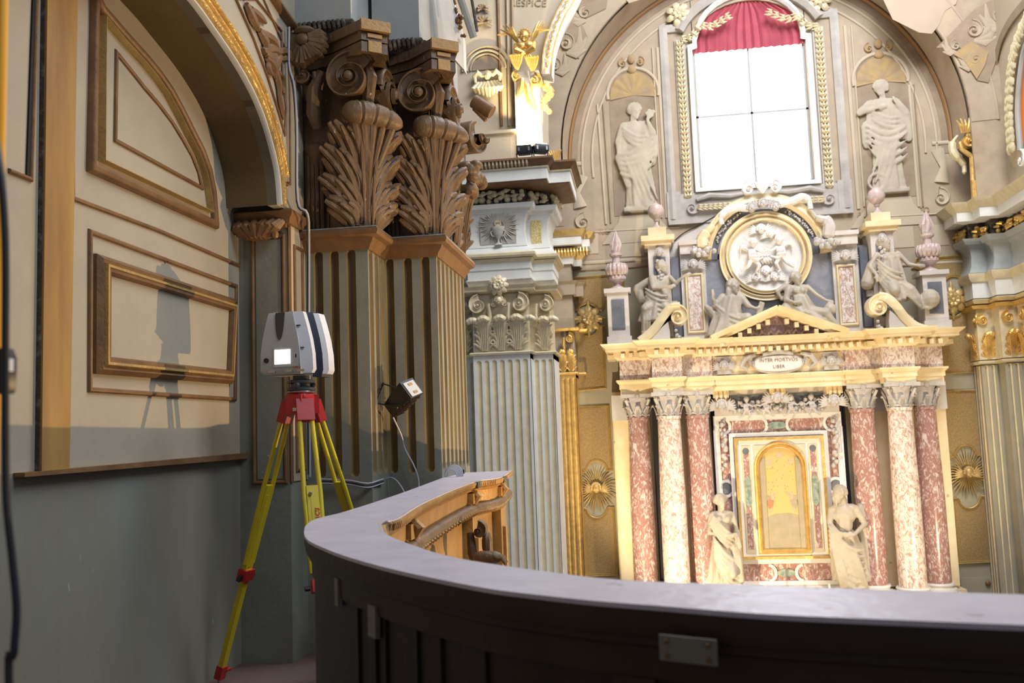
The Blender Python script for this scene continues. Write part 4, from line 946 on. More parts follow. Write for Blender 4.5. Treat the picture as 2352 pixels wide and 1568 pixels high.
for i, p in enumerate(cc[1:-1]):
    t = (cc[i+2]-cc[i]).normalized(); q = t.cross(V((0,-1,0))); g.tube([p+q*-.08+V((0,-.12,0))-t*.05, p+q*(-.08+.03*(-1)**i)+V((0,-.15,0)), p+q*-.08+V((0,-.12,0))+t*.05], [.010,.022,.006], 6, .6)
tag(obj('ornaments', g, M['gilt'], ar), kind='stuff')
# attic blocks above the cornice
zt = 5.62
g = G(); a = P(1105, 362, Y=YM-.1); b = P(1187, 300, Y=YM-.1); g.box(-3.4, b.x, YM-.1, YM3, zt, b.z); g.box(-3.4, b.x+.0, YM-.14, YM3, b.z-.03, b.z+.02)
g.box(P(1095,300,Y=YM-.1).x-.2, b.x-.1, YM-.12, YM, zt+.08, b.z-.10)
atc = obj('attic_block', g, M['frescoL'], mp)
g = G(); xa, xb = P(1186,300,Y=YM-.1).x, P(1243,300,Y=YM-.1).x; g.box(xa, xb, YM-.12, ye+.2, zt, P(1210,170,Y=YM).z)
tag(obj('lit_strip', g, M['white'], mp), 'pale pilaster strip above the floodlights')
# floodlights on the cornice
def smallflood(lbl, c, rz, s=1):
    t = thing('floodlight', lbl, 'floodlight', tuple(c), 'floodlights on the pier cornice'); c = V(c)
    u = V((cos(rz), sin(rz), 0)); n = V((sin(rz), -cos(rz), 0))
    k = V((0,0,1)); up = (k*.6+n*.0+V((0,.0,0))).normalized()
    g = G(); g.rings([[c+u*sx*w+n*sy*d+k*z for sx, sy in ((-1,1),(1,1),(1,-1),(-1,-1))] for z, w, d in ((.06,.09,.04),(.09,.12,.06),(.19,.12,.07),(.21,.10,.06))]); obj('housing', g, M['blackp'], t)
    g = G(); g.tube([c-u*.10+k*.16, c-u*.125+k*.08, c-u*.11, c+u*.11, c+u*.125+k*.08, c+u*.10+k*.16], .012, 6); obj('bracket', g, M['blackp'], t)
    g = G(); g.obox(c+k*.215, u*.09, n*.05, k*.004); obj('lamp_glass', g, M['lampface'], t)
    g = G(); g.obox(c-u*.08+n*.072+k*.14, u*.015, n*.004, k*.03); g.obox(c+u*.08+n*.072+k*.14, u*.015, n*.004, k*.03); obj('clip', g, M['steel'], t)
fa = P(1205, 362, Y=YM-.42); fb = P(1242, 360, Y=YM-.42); fa.z = fb.z = zt
smallflood('wide black floodlight with two clips on cornice under the glowing wall', fa, 0)
smallflood('dark square floodlight beside arch on pier cornice', fb, .5)
spot('pier_uplight', fa+V((0,0,.24)), P(1210, 200, Y=YM), 260, (1,.80,.42), 75, .8, .05)
spot('pier_uplight', fb+V((0,0,.24)), P(1216, 160, Y=YM-.1), 260, (1,.82,.45), 80, .8, .05)
# gilded cherub and scroll brackets
gc = thing('gilded_cherub', 'gilded winged cherub lit from below with dark shadow behind', 'cherub', tuple(P(1200, 145, Y=14.4)))
c = P(1205, 85, Y=14.35); g = G(); cherub(g, c, (1,0,0), (0,0,1), (0,-1,0), .10, False); obj('face', g, M['gilt'], gc)
for sx in (-1, 1):
    g = G()
    for i in range(6): g.tube([c+V((sx*.09,0,-.12)), c+V((sx*(.14+.025*i),-.03,.02+.01*i)), c+V((sx*(.20+.05*i),.0,.20+.055*i-.045*i*i*.35))], [.022,.036,.012], 6, .5)
    obj('wing', g, M['gilt'], gc)
g = G()
for sx in (-1, 1): g.ell(c+V((sx*.06,-.03,-.16)), (.09,.07,.07), 8); g.tube([c+V((sx*.15,0,-.12)), c+V((sx*.14,-.07,-.24)), c+V((0,-.05,-.30))], [.04,.055,.03], 7)
for k in range(3): g.tube([c+V((-.02+.03*k,0,-.25)), c+V((.02+.03*k,-.05,-.36)), c+V((.07+.01*k,-.02,-.50-.02*k))], [.035,.03,.01], 6)
obj('drapery', g, M['gilt'], gc)
def bracket(lbl, px, py, d, s=1):
    t = thing('scroll_bracket', lbl, 'bracket', tuple(P(px, py+30, Y=14.4))); c = P(px, py, Y=14.32)
    g = G(); volute(g, c, (1,0,0), (0,0,1), (0,-1,0), .15*s, .2, 2, d, pi/2, .2, 16); obj('volute', g, M['gilt'], t)
    g = G(); c2 = c+V((-.02*d, 0, .15*s))
    for k in range(5): g.tube([c2, c2+V((.03*(k-2), -.05, .12)), c2+V((.045*(k-2), -.09, .22)), c2+V((.05*(k-2), -.14, .2))], [.02,.03,.03,.012], 6)
    obj('leaf_flare', g, M['gilt'], t)
    g = G(); g.tube([c+V((-.13*d*s,.02,-.05)), c+V((-.1*d*s,.02,-.3*s)), c+V((0,.04,-.5*s))], [.05,.07,.03], 8); obj('stem', g, M['gilt'], t)
bracket('gilded scroll bracket with flaring leaf beside the white arch band', 1228, 185, 1, 1.0)
bracket('smaller gilded bracket left of glowing strip under cherub', 1186, 175, -1, .7)
g = G(); c = P(1262, 225, Y=14.5)
for k in range(8): g.ell(P(1256+8*sin(k), 200+8*k, Y=14.45), .08-.004*k, 7)
tag(obj('fruit_drop', g, M['gilt']), 'gilded fruit cluster hanging right of glowing strip', 'fruit cluster')
# painted arched niche and cartouche
nt = thing('painted_niche', 'painted arched shell niche with grey cartouche above pier attic', 'niche painting', tuple(P(1115, 230, Y=ye)))
c = P(1117, 160, Y=ye-.01)
for R, w, m_ in ((.40,.05,'fresco'),(.33,.04,'frescoL'),(.27,.03,'fresco')):
    g = G(); g.sweep([c+V((R*cos(a),0,R*sin(a))) for a in [pi*k/20 for k in range(21)]], (0,-1,0), rp(w, .03)); obj('arch_moulding', g, M[m_], nt)
g = G(); g.prism([c+V((.24*cos(a),0,.24*sin(a))) for a in [pi*k/16 for k in range(17)]], (0,-.01,0)); obj('niche_field', g, M['frescoD'], nt)
c = P(1120, 175, Y=ye-.05); g = G(); cherub(g, c, (1,0,0), (0,0,1), (0,-1,0), .07, False)
for sx in (-1, 1):
    g.tube([c+V((sx*.08,0,0)), c+V((sx*.16,-.05,.06)), c+V((sx*.22,-.02,.0)), c+V((sx*.2,-.03,-.12))], [.03,.045,.04,.02], 7)
    for k in range(4): g.tube([c+V((sx*.05*k,0,-.1)), c+V((sx*(.03+.07*k),-.05,-.22)), c+V((sx*(.02+.06*k),0,-.36+.03*k))], [.03,.045,.02], 7)
obj('cartouche', g, M['goldpale'], nt)
for d, m_ in ((0,'trim'),(22,'fresco'),(34,'frescoD')):
    g = G(); g.sweep([P(1142+d, -60, Y=ye), P(1152+d*.8, 290, Y=ye)], (0,-1,0), rp(.05, .04)); tag(obj('pilaster_strip', g, M[m_]), {0:'brown painted vertical strip left of gilded cherub',22:'tan painted strip between brown strip and gilded cherub',34:'dark narrow strip immediately left of gilded cherub'}[d], 'painted strip')
for px, py, s_ in ((1108,22,1),(1110,52,1.3)):
    g = G(); c = P(px, py, Y=ye-.02)
    for k in range(7): a = -pi*.1+pi*1.2*k/6; g.tube([c, c+V((cos(a)*.07,-.03,sin(a)*.07))*s_, c+V((cos(a)*.12,0,sin(a)*.12-.02))*s_], [.02,.035,.008], 6, .6)
    tag(obj('painted_leaf_spray', g, M['frescoD']), ('upper' if s_ == 1 else 'lower')+' brown leaf spray painted above the arched niche', 'leaf ornament')
text('RESPICE', 'lettering', P(1213, 14, Y=ye-.012), (1,0,-.12), (0,0,1), .17, M['inkl'], None, .003)
# ================================================================ gilded corner pilaster deep left
cpX0, cpX1, cpY = -1.66, -1.27, 17.45
cl = thing('corner_pilaster', 'narrow gilded corner pilaster behind the middle pier', 'pilaster', ((cpX0+cpX1)/2, cpY, -4.2))
g = G(); flutes(g, (cpX0, cpY, 0), (1,0,0), (0,-1,0), cpX1-cpX0, -3.5, 2.3, [(k+.5)*(cpX1-cpX0)/4 for k in range(4)], .034, dep=.8, seg=5, m0=0, m1=0); g.box(cpX1-.01, cpX1, cpY, 18, -3.5, 2.36); g.box(cpX0, cpX1, cpY+.0, 18, 2.3, 2.4); g.box(cpX0, cpX1, cpY+.0, 18, -4.2, -3.5)
obj('fluted_shaft', g, M['gilt'], cl)
pc = [(-1.9,cpY,0),(cpX1,cpY,0),(cpX1,17.75,0),(cpX1+.14,17.75,0),(cpX1+.14,18,0)]
def swc(name, z, prof, mt): g = G(); g.sweep(at(pc, z), (0,0,1), prof); return obj(name, g, mt, cl)
swc('neck', 2.36, [(0,0),(.04,.02),(.03,.05),(0,.05)], M['gilt'])
g = G(); g.box(cpX0, cpX1-.02, cpY+.03, 18, 2.4, 5.0); cbl = obj('bell', g, M['fresco'], cl)
mcap(cbl, (cpX0+.14, cpX0+.30), cpY, 2.42, .24, .42, 3.05, .12, ((cpX1-.1, 1),), M['gilt'], 5, 2)
swc('abacus', 3.18, [(0,0),(.08,.02),(.10,.07),(0,.08)], M['gilt']); swc('architrave', 3.9, [(0,0),(.05,.0),(.05,.2),(.10,.26),(0,.28)], M['fresco'])
swc('frieze', 4.5, [(0,0),(.03,0),(.05,.12),(0,.15)], M['white'])
swc('gilt_leaf_band', 4.62, [(0,0),(.05,0),(.12,.08),(.10,.18),(0,.18)], M['giltd']); swc('corona', 4.84, [(0,0),(.22,0),(.22,.16),(0,.16)], M['white']); swc('crown_moulding', 5.0, [(0,0),(.24,0),(.32,.12),(0,.12)], M['giltd'])
g = G()
for k in range(16): g.tube([(cpX0-.2+.06*k, cpY-.08, 4.64), (cpX0-.2+.06*k, cpY-.14, 4.72), (cpX0-.2+.06*k, cpY-.12, 4.8)], [.015,.025,.01], 5)
obj('leaf_row', g, M['gilt'], cl)
g = G(); c = P(1275, 368, Y=15)
for k in range(6): g.tube([c+V((.02*(k-2.5),0,0)), c+V((.03*(k-2.5),-.02,.09)), c+V((.045*(k-2.5),-.05,.16))], [.02,.025,.012], 6)
tag(obj('gilded_finial', g, M['gilt']), 'small gilded flame finial on cornice end of middle pier', 'finial')
# ================================================================ chapel end wall, lunette, window, frescoes
YW = 18.0; XC = 2.40
g = G(); g.box(-2.6, 7.6, YW, YW+.3, 4.42, 11.2); 
# wall with window opening
WX0, WX1, WZ0, WZ1 = 1.29, 3.47, 5.95, 8.85
g = G(); g.box(-2.6, WX0, YW, YW+.3, 4.42, 11.4); g.box(WX1, 7.6, YW, YW+.3, 4.42, 11.4); g.box(WX0, WX1, YW, YW+.3, 4.42, WZ0)
arcn = [(XC+1.09*cos(a), 8.85+.85*sin(a)) for a in [pi*k/16 for k in range(17)]]
g.prism([(x, YW, z) for x, z in arcn]+[(WX0, YW, 11.4), (WX1, YW, 11.4)], (0,.3,0))
struct('wall_back', g, M['fresco'], 'tan frescoed end wall with lunette')
g = G(); g.box(-2.6, 7.6, YW, YW+.3, -4.2, 4.42); struct('wall_back_lower', g, M['lowwall'], 'olive beige lower end wall beside the altar')
g = G(); g.box(-6, 9, 6.9, 18.3, -4.35, -4.2); struct('floor_church', g, M['creamG'], 'church floor far below')
g = G(); g.box(WX0-.2, WX1+.2, YW+.7, YW+.72, WZ0-.3, WZ1+1.2); w1 = struct('window_1', g, M['skyglow'], 'large bright window glowing with daylight above the altar')
g = G()
for x in (WX0+.03, XC-.02, WX1-.03): g.box(x-.022, x+.022, YW+.1, YW+.14, WZ0, WZ1+.8)
for z in (WZ0+.03, 7.42): g.box(WX0, WX1, YW+.1, YW+.14, z-.02, z+.02)
obj('window_bars', g, M['greyblk'], w1)
# red curtain in the arched head
g = G(); rows = []
for z, k in ((8.72, 1), (8.95, 1.1), (9.2, 1), (9.45, .9), (9.75, .8)):
    hw = 1.07 if z < 8.9 else max(.25, 1.07*math.sqrt(max(0.02, 1-((z-8.85)/.95)**2)))
    rows.append([V((XC+hw*(t/20-1), YW+.05+.03*sin(t*2.2)*k, z)) for t in range(41)])
g.grid(rows); g.grid([[p+V((0,.012,0)) for p in r] for r in rows]); cu_ = obj('red_curtain', g, M['curtain']); tag(cu_, 'red pleated curtain drawn up in arched head of bright window', 'curtain')
# window surround
sr = thing('window_surround', 'grey stone window surround with gilt leaf garland around bright window', 'window surround', (XC, YW, WZ0-.1))
fr1 = [(WX0-.04, YW, WZ0-.03), (WX1+.04, YW, WZ0-.03), (WX1+.04, YW, WZ1-.05), (WX1-.06, YW, WZ1-.02), (WX1-.06, YW, WZ1+.1)]+[(XC+1.0*cos(a), YW, 8.98+.82*sin(a)) for a in [pi*k/14 for k in range(1, 14)]]+[(WX0+.06, YW, WZ1+.1), (WX0+.06, YW, WZ1-.02), (WX0-.04, YW, WZ1-.05)]
g = G(); g.sweep(fr1, (0,-1,0), [(-.03,0),(-.03,.05),(.02,.10),(.06,.10),(.06,0)], True); obj('inner_frame', g, M['white'], sr)
gx0, gx1 = WX0-.30, WX1+.30
g = G(); fr2 = [(gx0-.26, YW, 5.35), (gx0-.26, YW, 9.25), (gx0+.05, YW, 9.25)]; fr3 = [(gx1-.05, YW, 9.25), (gx1+.26, YW, 9.25), (gx1+.26, YW, 5.35)]
for f in (fr2, fr3): g.sweep(f, (0,-1,0), [(-.08,0),(-.08,.05),(0,.09),(.08,.05),(.08,0)])
g.box(gx0-.05, gx0+.16, YW-.04, YW, 5.7, 9.0); g.box(gx1-.16, gx1+.05, YW-.04, YW, 5.7, 9.0)
g.box(gx0-.36, gx0-.1, YW-.06, YW, 5.25, 5.9); g.box(gx1+.1, gx1+.36, YW-.06, YW, 5.25, 5.9)
obj('outer_frame', g, M['stone'], sr)
def leafgar(pts, nm, r=.085, par=None, mt='goldpale', dep=.08):
    g = G(); pts = [V(p) for p in pts]
    for i in range(len(pts)-1):
        a, b = pts[i], pts[i+1]; L = (b-a).length; k = max(1, int(L/(r*1.15))); t = (b-a).normalized(); s = t.cross(V((0,-1,0)))
        for j in range(k):
            c = a+t*(L*(j+.5)/k)
            for sd in (-1, 0, 1): g.tube([c+V((0,-dep*.5,0))-t*r*.6, c+s*sd*r*.55+V((0,-dep,0)), c+s*sd*r*.75+t*r*1.0+V((0,-dep*.7,0))], [r*.15,r*.34,r*.06], 5)
    return obj(nm, g, M[mt], par)
for x in (gx0+.05, gx1-.05): leafgar([(x, YW, 5.75), (x, YW, 8.95)], 'leaf_garland', .09, sr)
for sx in (-1, 1):
    leafgar([(XC+sx*1.35, YW, 8.98), (XC+sx*1.1, YW, 9.02), (XC+sx*.95, YW-.1, 9.2), (XC+sx*.7, YW-.1, 9.15), (XC+sx*.35, YW-.1, 9.35)], 'leaf_garland', .09, sr)
    g = G(); cpt = V((XC+sx*1.35, YW-.05, 9.5)); rosette(g, cpt, (1,0,0), (0,0,1), (0,-1,0), .26, 7, 2, .4); obj('rosette', g, M['goldpale'], sr)
    g = G(); c = V((XC+sx*1.30, YW-.08, 5.55)); volute(g, c, (1,0,0), (0,0,1), (0,-1,0), .17, .08, 1.7, -sx, 0, .2, 16)
    g.tube([c+V((-sx*.1,0,.15)), c+V((-sx*.35,-.02,.22)), c+V((-sx*.75,0,.18)), c+V((-sx*1.05,0,.22))], [.04,.06,.05,.03], 8); obj('sill_scroll', g, M['stone'], sr)
    leafgar([c+V((-sx*.1,0,-.02)), c+V((-sx*.75,0,-.02))], 'sill_garland', .08, sr)
g = G(); g.sweep([(XC+1.45*cos(a), YW, 8.75+1.15*sin(a)) for a in [pi*(.12+.76*k/16) for k in range(17)]], (0,-1,0), [(-.09,0),(-.09,.1),(.0,.16),(.09,.1),(.09,0)]); obj('arched_hood', g, M['stone'], sr)
g = G(); g.box(gx0-.25, gx1+.25, YW-.05, YW, 5.28, 5.85); g.sweep([(gx0-.35, YW, 5.28), (gx1+.35, YW, 5.28)], (0,-1,0), bp(.08,.1)); obj('sill_panel', g, M['stone'], sr)
for sx in (-1, 1):
    g = G(); c = V((XC+sx*1.95, YW-.12, 5.0)); g.lathe([(0,.0),(.05,.02),(.03,.06),(.06,.12),(.055,.14),(0,.14)], c, 10); g.tube([c+V((0,0,.14)), c+V((0,0,.5))], .01, 5)
    tag(obj('lamp_holder', g, M['trim']), 'small dark torch holder on wall '+('left' if sx < 0 else 'right')+' of bright window sill', 'lamp holder')
# lunette arch
AC = V((2.37, 0, 6.62)); AR = 3.66
def arcp(R, y, a0=-.03, a1=1.03, k=48, c=AC): return [V((c.x+R*cos(pi*(a0+(a1-a0)*i/k)), y, c.z+R*sin(pi*(a0+(a1-a0)*i/k)))) for i in range(k+1)]
la = thing('lunette_arch', 'wide tan arch band framing the painted lunette and bright window', 'arch', (AC.x, YW, 6.5))
g = G(); g.grid([arcp(AR, YW), arcp(AR+.05, 17.25)]); g.grid([arcp(AR+.06, YW), arcp(AR+.11, 17.25)]); obj('arch_soffit', g, M['fresco'], la)
g = G(); g.sweep(arcp(AR-.03, YW), (0,-1,0), rp(.07, .08)); obj('brown_fillet', g, M['brownl'], la)
g = G(); g.sweep(arcp(AR-.28, YW), (0,-1,0), rp(.05, .03)); g.sweep(arcp(AR-.48, YW), (0,-1,0), rp(.05, .03)); obj('painted_moulding', g, M['frescoL'], la)
g = G(); g.sweep(arcp(AR-.13, YW), (0,-1,0), bp(.12, .01)); obj('shadow_band', g, M['frescoD'], la)
# front vault wall with arched opening at y=17.2
g = G(); o_ = arcp(AR+.08, 17.2, 0, 1); 
left = [V((-3.2, 17.2, 4.0)), V((-3.2, 17.2, 13.5)), V((9, 17.2, 13.5)), V((9, 17.2, 4.0))]
g.prism([V((AC.x-AR-.08, 17.2, 5.2)), V((-3.2,17.2,5.2)), V((-3.2,17.2,13.5)), V((9,17.2,13.5)), V((9,17.2,5.2)), V((AC.x+AR+.08,17.2,5.2))]+o_, (0,.06,0))
struct('wall_vault', g, M['vault'], 'frescoed vault wall above the lunette arch')
g = G(); g.sweep(arcp(AR+.08+.24, 17.2, 0, 1), (0,-1,0), bp(.46, .012)); g.sweep(arcp(AR+.55, 17.2, 0, 1), (0,-1,0), rp(.06, .03)); vb = tag(obj('arch_archivolt', g, M['fresco']), 'plain tan archivolt band running around outside of lunette arch', 'arch band')
# painted vault ornaments
def plate(pts, Y, mt, name, lbl, cat, d=.012):
    g = G(); g.prism([P(x, y, Y=Y) for x, y in pts], (0,-d,0)); return tag(obj(name, g, M[mt]), lbl, cat)
plate([(1850,-80),(2000,-60),(2050,45),(2110,75),(2140,78),(2155,60),(2170,25),(2195,10),(2215,-60),(2150,-90)], 17.19, 'vaultP', 'painted_sky_field', 'plain pinkish painted field at the top right of lunette arch', 'painted field')
plate([(1385,-60),(1440,-60),(1470,0),(1445,8),(1432,-6),(1400,-10)], 17.19, 'vaultP', 'painted_sky_field', 'plain pinkish painted field at the top left of lunette arch', 'painted field')
plate([(2150,110),(2240,20),(2352,-40),(2380,60),(2300,100),(2270,190),(2245,185),(2205,110)], 17.18, 'frescoD', 'painted_shadow', 'dark brown painted spandrel shape at upper right', 'painted field')
plate([(2190,125),(2230,95),(2270,120),(2262,150),(2243,182),(2215,140)], 17.16, 'frescoY', 'painted_spandrel_field', 'ochre painted triangular field in the upper right spandrel', 'painted field')
plate([(1285,60),(1330,40),(1350,85),(1330,135),(1310,120),(1290,100)], 17.18, 'frescoD', 'painted_shadow', 'dark brown painted coffer shape right of white arch band', 'painted field')
plate([(1330,-20),(1400,-25),(1392,20),(1350,40),(1320,20)], 17.18, 'frescoD', 'painted_shadow', 'dark brown painted shape at top above lunette arch left end', 'painted field')
def frscroll(lbl, px, py, R, d, mt='fresco', Y=17.17):
    g = G(); c = P(px, py, Y=Y); volute(g, c, (1,0,0), (0,0,1), (0,-1,0), R, .03, 1.8, d, pi/2, .1, 16)
    for k in range(3): a = R_(35*k-50); g.tube([c+V((0,0,-R*.9)), c+V((cos(a)*R*1.3*d,-.01,sin(a)*R-R*.4)), c+V((cos(a+.5)*R*1.9*d,0,sin(a+.5)*R*1.9))], [R*.1,R*.3,R*.08], 8, .2, nrm=(0,-1,0))
    return tag(obj('painted_scroll', g, M[mt]), lbl, 'painted scroll')
frscroll('pale painted acanthus scroll at top of the upper right spandrel', 2235, 70, .22, 1)
frscroll('pale painted acanthus scroll low in the upper right spandrel', 2240, 135, .16, -1)
frscroll('pale painted acanthus scroll near upper left of lunette arch', 1300, 100, .22, 1)
frscroll('pale painted foliage scroll on vault above left of lunette', 1345, 30, .18, -1)
frscroll('pale painted foliage close to right end of white arch band', 1275, 150, .16, 1)
frscroll('pale painted scroll between vault and white arch band', 1262, 60, .12, 1)
frscroll('small pale painted scroll at top right corner above the side arch', 2300, 40, .2, -1)
frscroll('pale painted scroll at left tip of the upper right spandrel', 2195, 105, .13, -1)
# painted architecture inside the lunette
def pm_(pts, w, mt, closed=False, h=.03):
    g = G(); g.sweep([P(x, y, Y=YW) for x, y in pts], (0,-1,0), rp(w, h), closed); return g
la2 = thing('painted_architecture', 'painted stone pilasters and ledge moulding across tan lunette wall', 'wall painting', (-.5, YW, 4.42))
for i, (pts, w, mt) in enumerate([([(1318,605),(1440,598),(1530,590)], .07, 'frescoL'), ([(1318,622),(1450,614),(1560,605)], .04, 'frescoD'), ([(1310,378),(1335,376)], .09, 'frescoL'), ([(1372,240),(1392,515)], .05, 'frescoL'), ([(1385,240),(1403,512)], .03, 'frescoD'), ([(1510,110),(1532,500)], .07, 'frescoL'), ([(1498,110),(1520,500)], .04, 'frescoL'),
     ([(1940,60),(1972,480)], .07, 'frescoL'), ([(1955,60),(1985,475)], .04, 'frescoL'), ([(2088,195),(2110,475)], .06, 'frescoL'), ([(2098,195),(2120,475)], .03, 'frescoD'), ([(2140,330),(2195,326)], .08, 'frescoL'), ([(2050,610),(2220,600)], .06, 'frescoL'), ([(1325,535),(1560,522)], .04, 'frescoL'), ([(1990,500),(2215,488)], .04, 'frescoL')]):
    obj('painted_moulding', pm_(pts, w, M), M[mt], la2)
for bx0, bx1, bz in ((1330,1375,560),(1405,1480,565),(2030,2100,545),(2120,2180,540)):
    g = G(); a = P(bx0, bz-22, Y=YW); b = P(bx1, bz+22, Y=YW); g.box(a.x, b.x, YW-.012, YW, b.z, a.z); obj('painted_block', g, M['frescoL'], la2)
for px, py, lb, d in ((2160,455,'right',1),(1340,510,'left',-1)):
    g = G(); c = P(px, py, Y=YW-.01); volute(g, c, (1,0,0), (0,0,1), (0,-1,0), .22, .01, 1.8, d, pi/2, .08, 18); g.tube([c+V((.05*d,0,.3)), c+V((.1*d,-.02,.6)), c+V((.02,0,.95))], [.14,.06,.12], 8, .3, nrm=(0,-1,0)); obj('painted_console', g, M['frescoL'], la2)
def niche(cx, zb, zt_, hw, lab):
    t = thing('painted_niche', lab, 'niche painting', (cx, YW, zb))
    g = G(); g.prism([(cx-hw, YW, zb), (cx+hw, YW, zb), (cx+hw, YW, zt_)]+[(cx+hw*cos(a), YW, zt_+hw*sin(a)) for a in [pi*k/14 for k in range(1, 14)]]+[(cx-hw, YW, zt_)], (0,-.008,0)); obj('niche_recess', g, M['frescoD'], t)
    g = G(); rows = []
    for i in range(7):
        r = hw*.95*i/6; rows.append([V((cx+r*cos(a)*(1+.0), YW-.012-.02*abs(sin(a*7))*i/6, zt_-.05+r*sin(a)*1.05)) for a in [-.15+(pi+.3)*k/40 for k in range(41)]])
    g.grid(rows); obj('shell', g, M['frescoY'], t)
    g = G(); g.sweep([(cx+(hw+.03)*cos(a), YW, zt_+(hw+.03)*sin(a)) for a in [-.2+(pi+.4)*k/24 for k in range(25)]], (0,-1,0), rp(.07, .04)); obj('shell_rim', g, M['frescoL'], t)
    g = G()
    for sx in (-1, 1): volute(g, (cx+sx*.17, YW-.02, zt_+hw+.14), (1,0,0), (0,0,1), (0,-1,0), .13, .02, 1.6, sx, pi/2, .15, 14)
    g.ell((cx, YW-.03, zt_+hw+.22), (.08,.04,.1), 8); g.ell((cx, YW-.03, zt_+hw), (.09,.04,.09), 8); obj('crest', g, M['frescoY'], t)
    g = G(); z0 = zb-.0; g.rings([[V((cx+w*sx, YW-.02*(1-k), z)) for sx, k in ((-1,0),(1,0),(1,1),(-1,1))] for z, w in ((z0-.55,.75),(z0-.35,.6),(z0-.15,.42),(z0,.38))]) ; obj('pedestal', g, M['frescoL'], t)
    return t
niche(.07, 5.5, 8.0, .48, 'painted shell niche left of bright window')
niche(4.82, 5.5, 7.85, .48, 'painted shell niche right of bright window')
text('ILLIBATA  FLORET', 'lettering', P(1450, 533, Y=YW-.015), (1,0,0), (0,0,1), .15, M['inkl'], None, .002)
text('AMORE  LANGVEO', 'lettering', P(2052, 492, Y=YW-.015), (1,0,0), (0,0,1), .15, M['inkl'], None, .002)
# ================================================================ gold brocade wall panels
def gpanel(lbl, pts, Yp=YW-.0):
    t = thing('wall_panel', lbl, 'wall panel', tuple(P(*pts[0], Y=Yp))); w = [P(x, y, Y=Yp) for x, y in pts]
    g = G(); g.prism(w, (0,-.02,0)); obj('brocade_field', g, M['panelg'], t)
    g = G(); g.sweep(w, (0,-1,0), [(-.025,0),(-.025,.035),(-.01,.05),(.005,.025),(.015,.04),(.022,.025),(.022,0)], True); obj('gilt_frame', g, M['giltd'], t)
def arcpx(cx, cy, r, a0, a1, k=8, ry=None): return [(cx+r*cos(R_(a0+(a1-a0)*i/k)), cy-(ry or r)*sin(R_(a0+(a1-a0)*i/k))) for i in range(k+1)]
gpanel('gold framed panel with scooped corner at upper left of the altar', [(1312,640),(1432,630),(1432,655)]+arcpx(1432,715,45,100,165)+[(1384,710),(1372,712)]+arcpx(1350,720,24,20,160)+[(1330,712),(1318,714)])
gpanel('tall gold framed panel below left rosette beside cornice end', [(1325,752),(1332,752)]+arcpx(1352,752,22,190,350)+[(1378,750),(1386,750),(1391,890),(1326,896)])
gpanel('gold framed panel above left cherub sunburst', [(1328,936),(1397,933),(1405,1078),(1395,1079)]+arcpx(1371,1080,24,15,165)+[(1345,1083),(1334,1085)])
gpanel('gold framed panel below left cherub sunburst', [(1339,1168),(1345,1168)]+arcpx(1371,1166,24,190,350)+[(1398,1166),(1409,1166),(1417,1318),(1346,1321)])
gpanel('gold framed panel with scooped corner at upper right of the altar', [(2105,596),(2218,587),(2229,657),(2218,658)]+arcpx(2190,660,27,15,165)+[(2158,665),(2148,667)]+arcpx(2095,665,50,35,88))
gpanel('tall gold framed panel below right rosette beside cornice end', [(2150,706),(2160,706)]+arcpx(2188,704,25,190,350)+[(2222,702),(2230,702),(2240,853),(2163,857)])
gpanel('gold framed panel above right cherub sunburst', [(2166,900),(2242,897),(2256,1043),(2244,1044)]+arcpx(2217,1046,25,15,165)+[(2190,1048),(2178,1050)])
gpanel('gold framed panel below right cherub sunburst', [(2188,1146),(2197,1145)]+arcpx(2225,1143,25,190,350)+[(2253,1140),(2262,1140),(2275,1288),(2200,1292)])
for px, py, sd in ((1352,733,'left'),(2186,690,'right')):
    g = G(); c = P(px, py, Y=YW-.02); rosette(g, c, (1,0,0), (0,0,1), (0,-1,0), .27, 8, 2, .35)
    for k in range(4): a = pi*k/2; g.tube([c, c+V((cos(a)*.2,-.05,sin(a)*.2)), c+V((cos(a)*.36,-.02,sin(a)*.36))], [.03,.05,.01], 6)
    tag(obj('gilt_rosette', g, M['giltd']), 'gilded flower rosette on wall '+sd+' of the altar', 'rosette')
for px, py, sd in ((1370,1120,'left'),(2222,1085,'right')):
    t = thing('cherub_sunburst', 'gilded cherub head in a sunburst of rays '+sd+' of the altar columns', 'sunburst', tuple(P(px, py, Y=YW))); c = P(px, py, Y=YW-.03)
    g = G(); cherub(g, c+V((0,-.04,0)), (1,0,0), (0,0,1), (0,-1,0), .10, True); obj('cherub_head', g, M['giltd'], t)
    g = G()
    for k in range(40): a = 2*pi*k/40; L = .36+.10*((k*7) % 3)/2; g.tube([c+V((cos(a)*.1,0,sin(a)*.1)), c+V((cos(a)*L*.6,-.03,sin(a)*L*.7)), c+V((cos(a)*L,.01,sin(a)*L*1.1))], [.012,.02,.003], 5, .6)
    tag(obj('rays', g, M['giltd'], t), kind='stuff')
g = G(); g.box(5.52, 6.1, YW-.03, YW, -2.2, -1.62); dr = tag(obj('wall_hatch', g, M['lowwall']), 'small plain hatch low on wall right of altar columns', 'hatch')
g = G(); g.ell((5.98, YW-.05, -1.72), (.05,.03,.05), 8); obj('hatch_handle', g, M['trim'], dr)
# ================================================================ right side: nave wall with pier, side arch
YR = 17.3
rp_ = thing('right_pier', 'green grey and gold pier with heavy cornice at right edge', 'pier', (6.7, 16.5, -4.2))
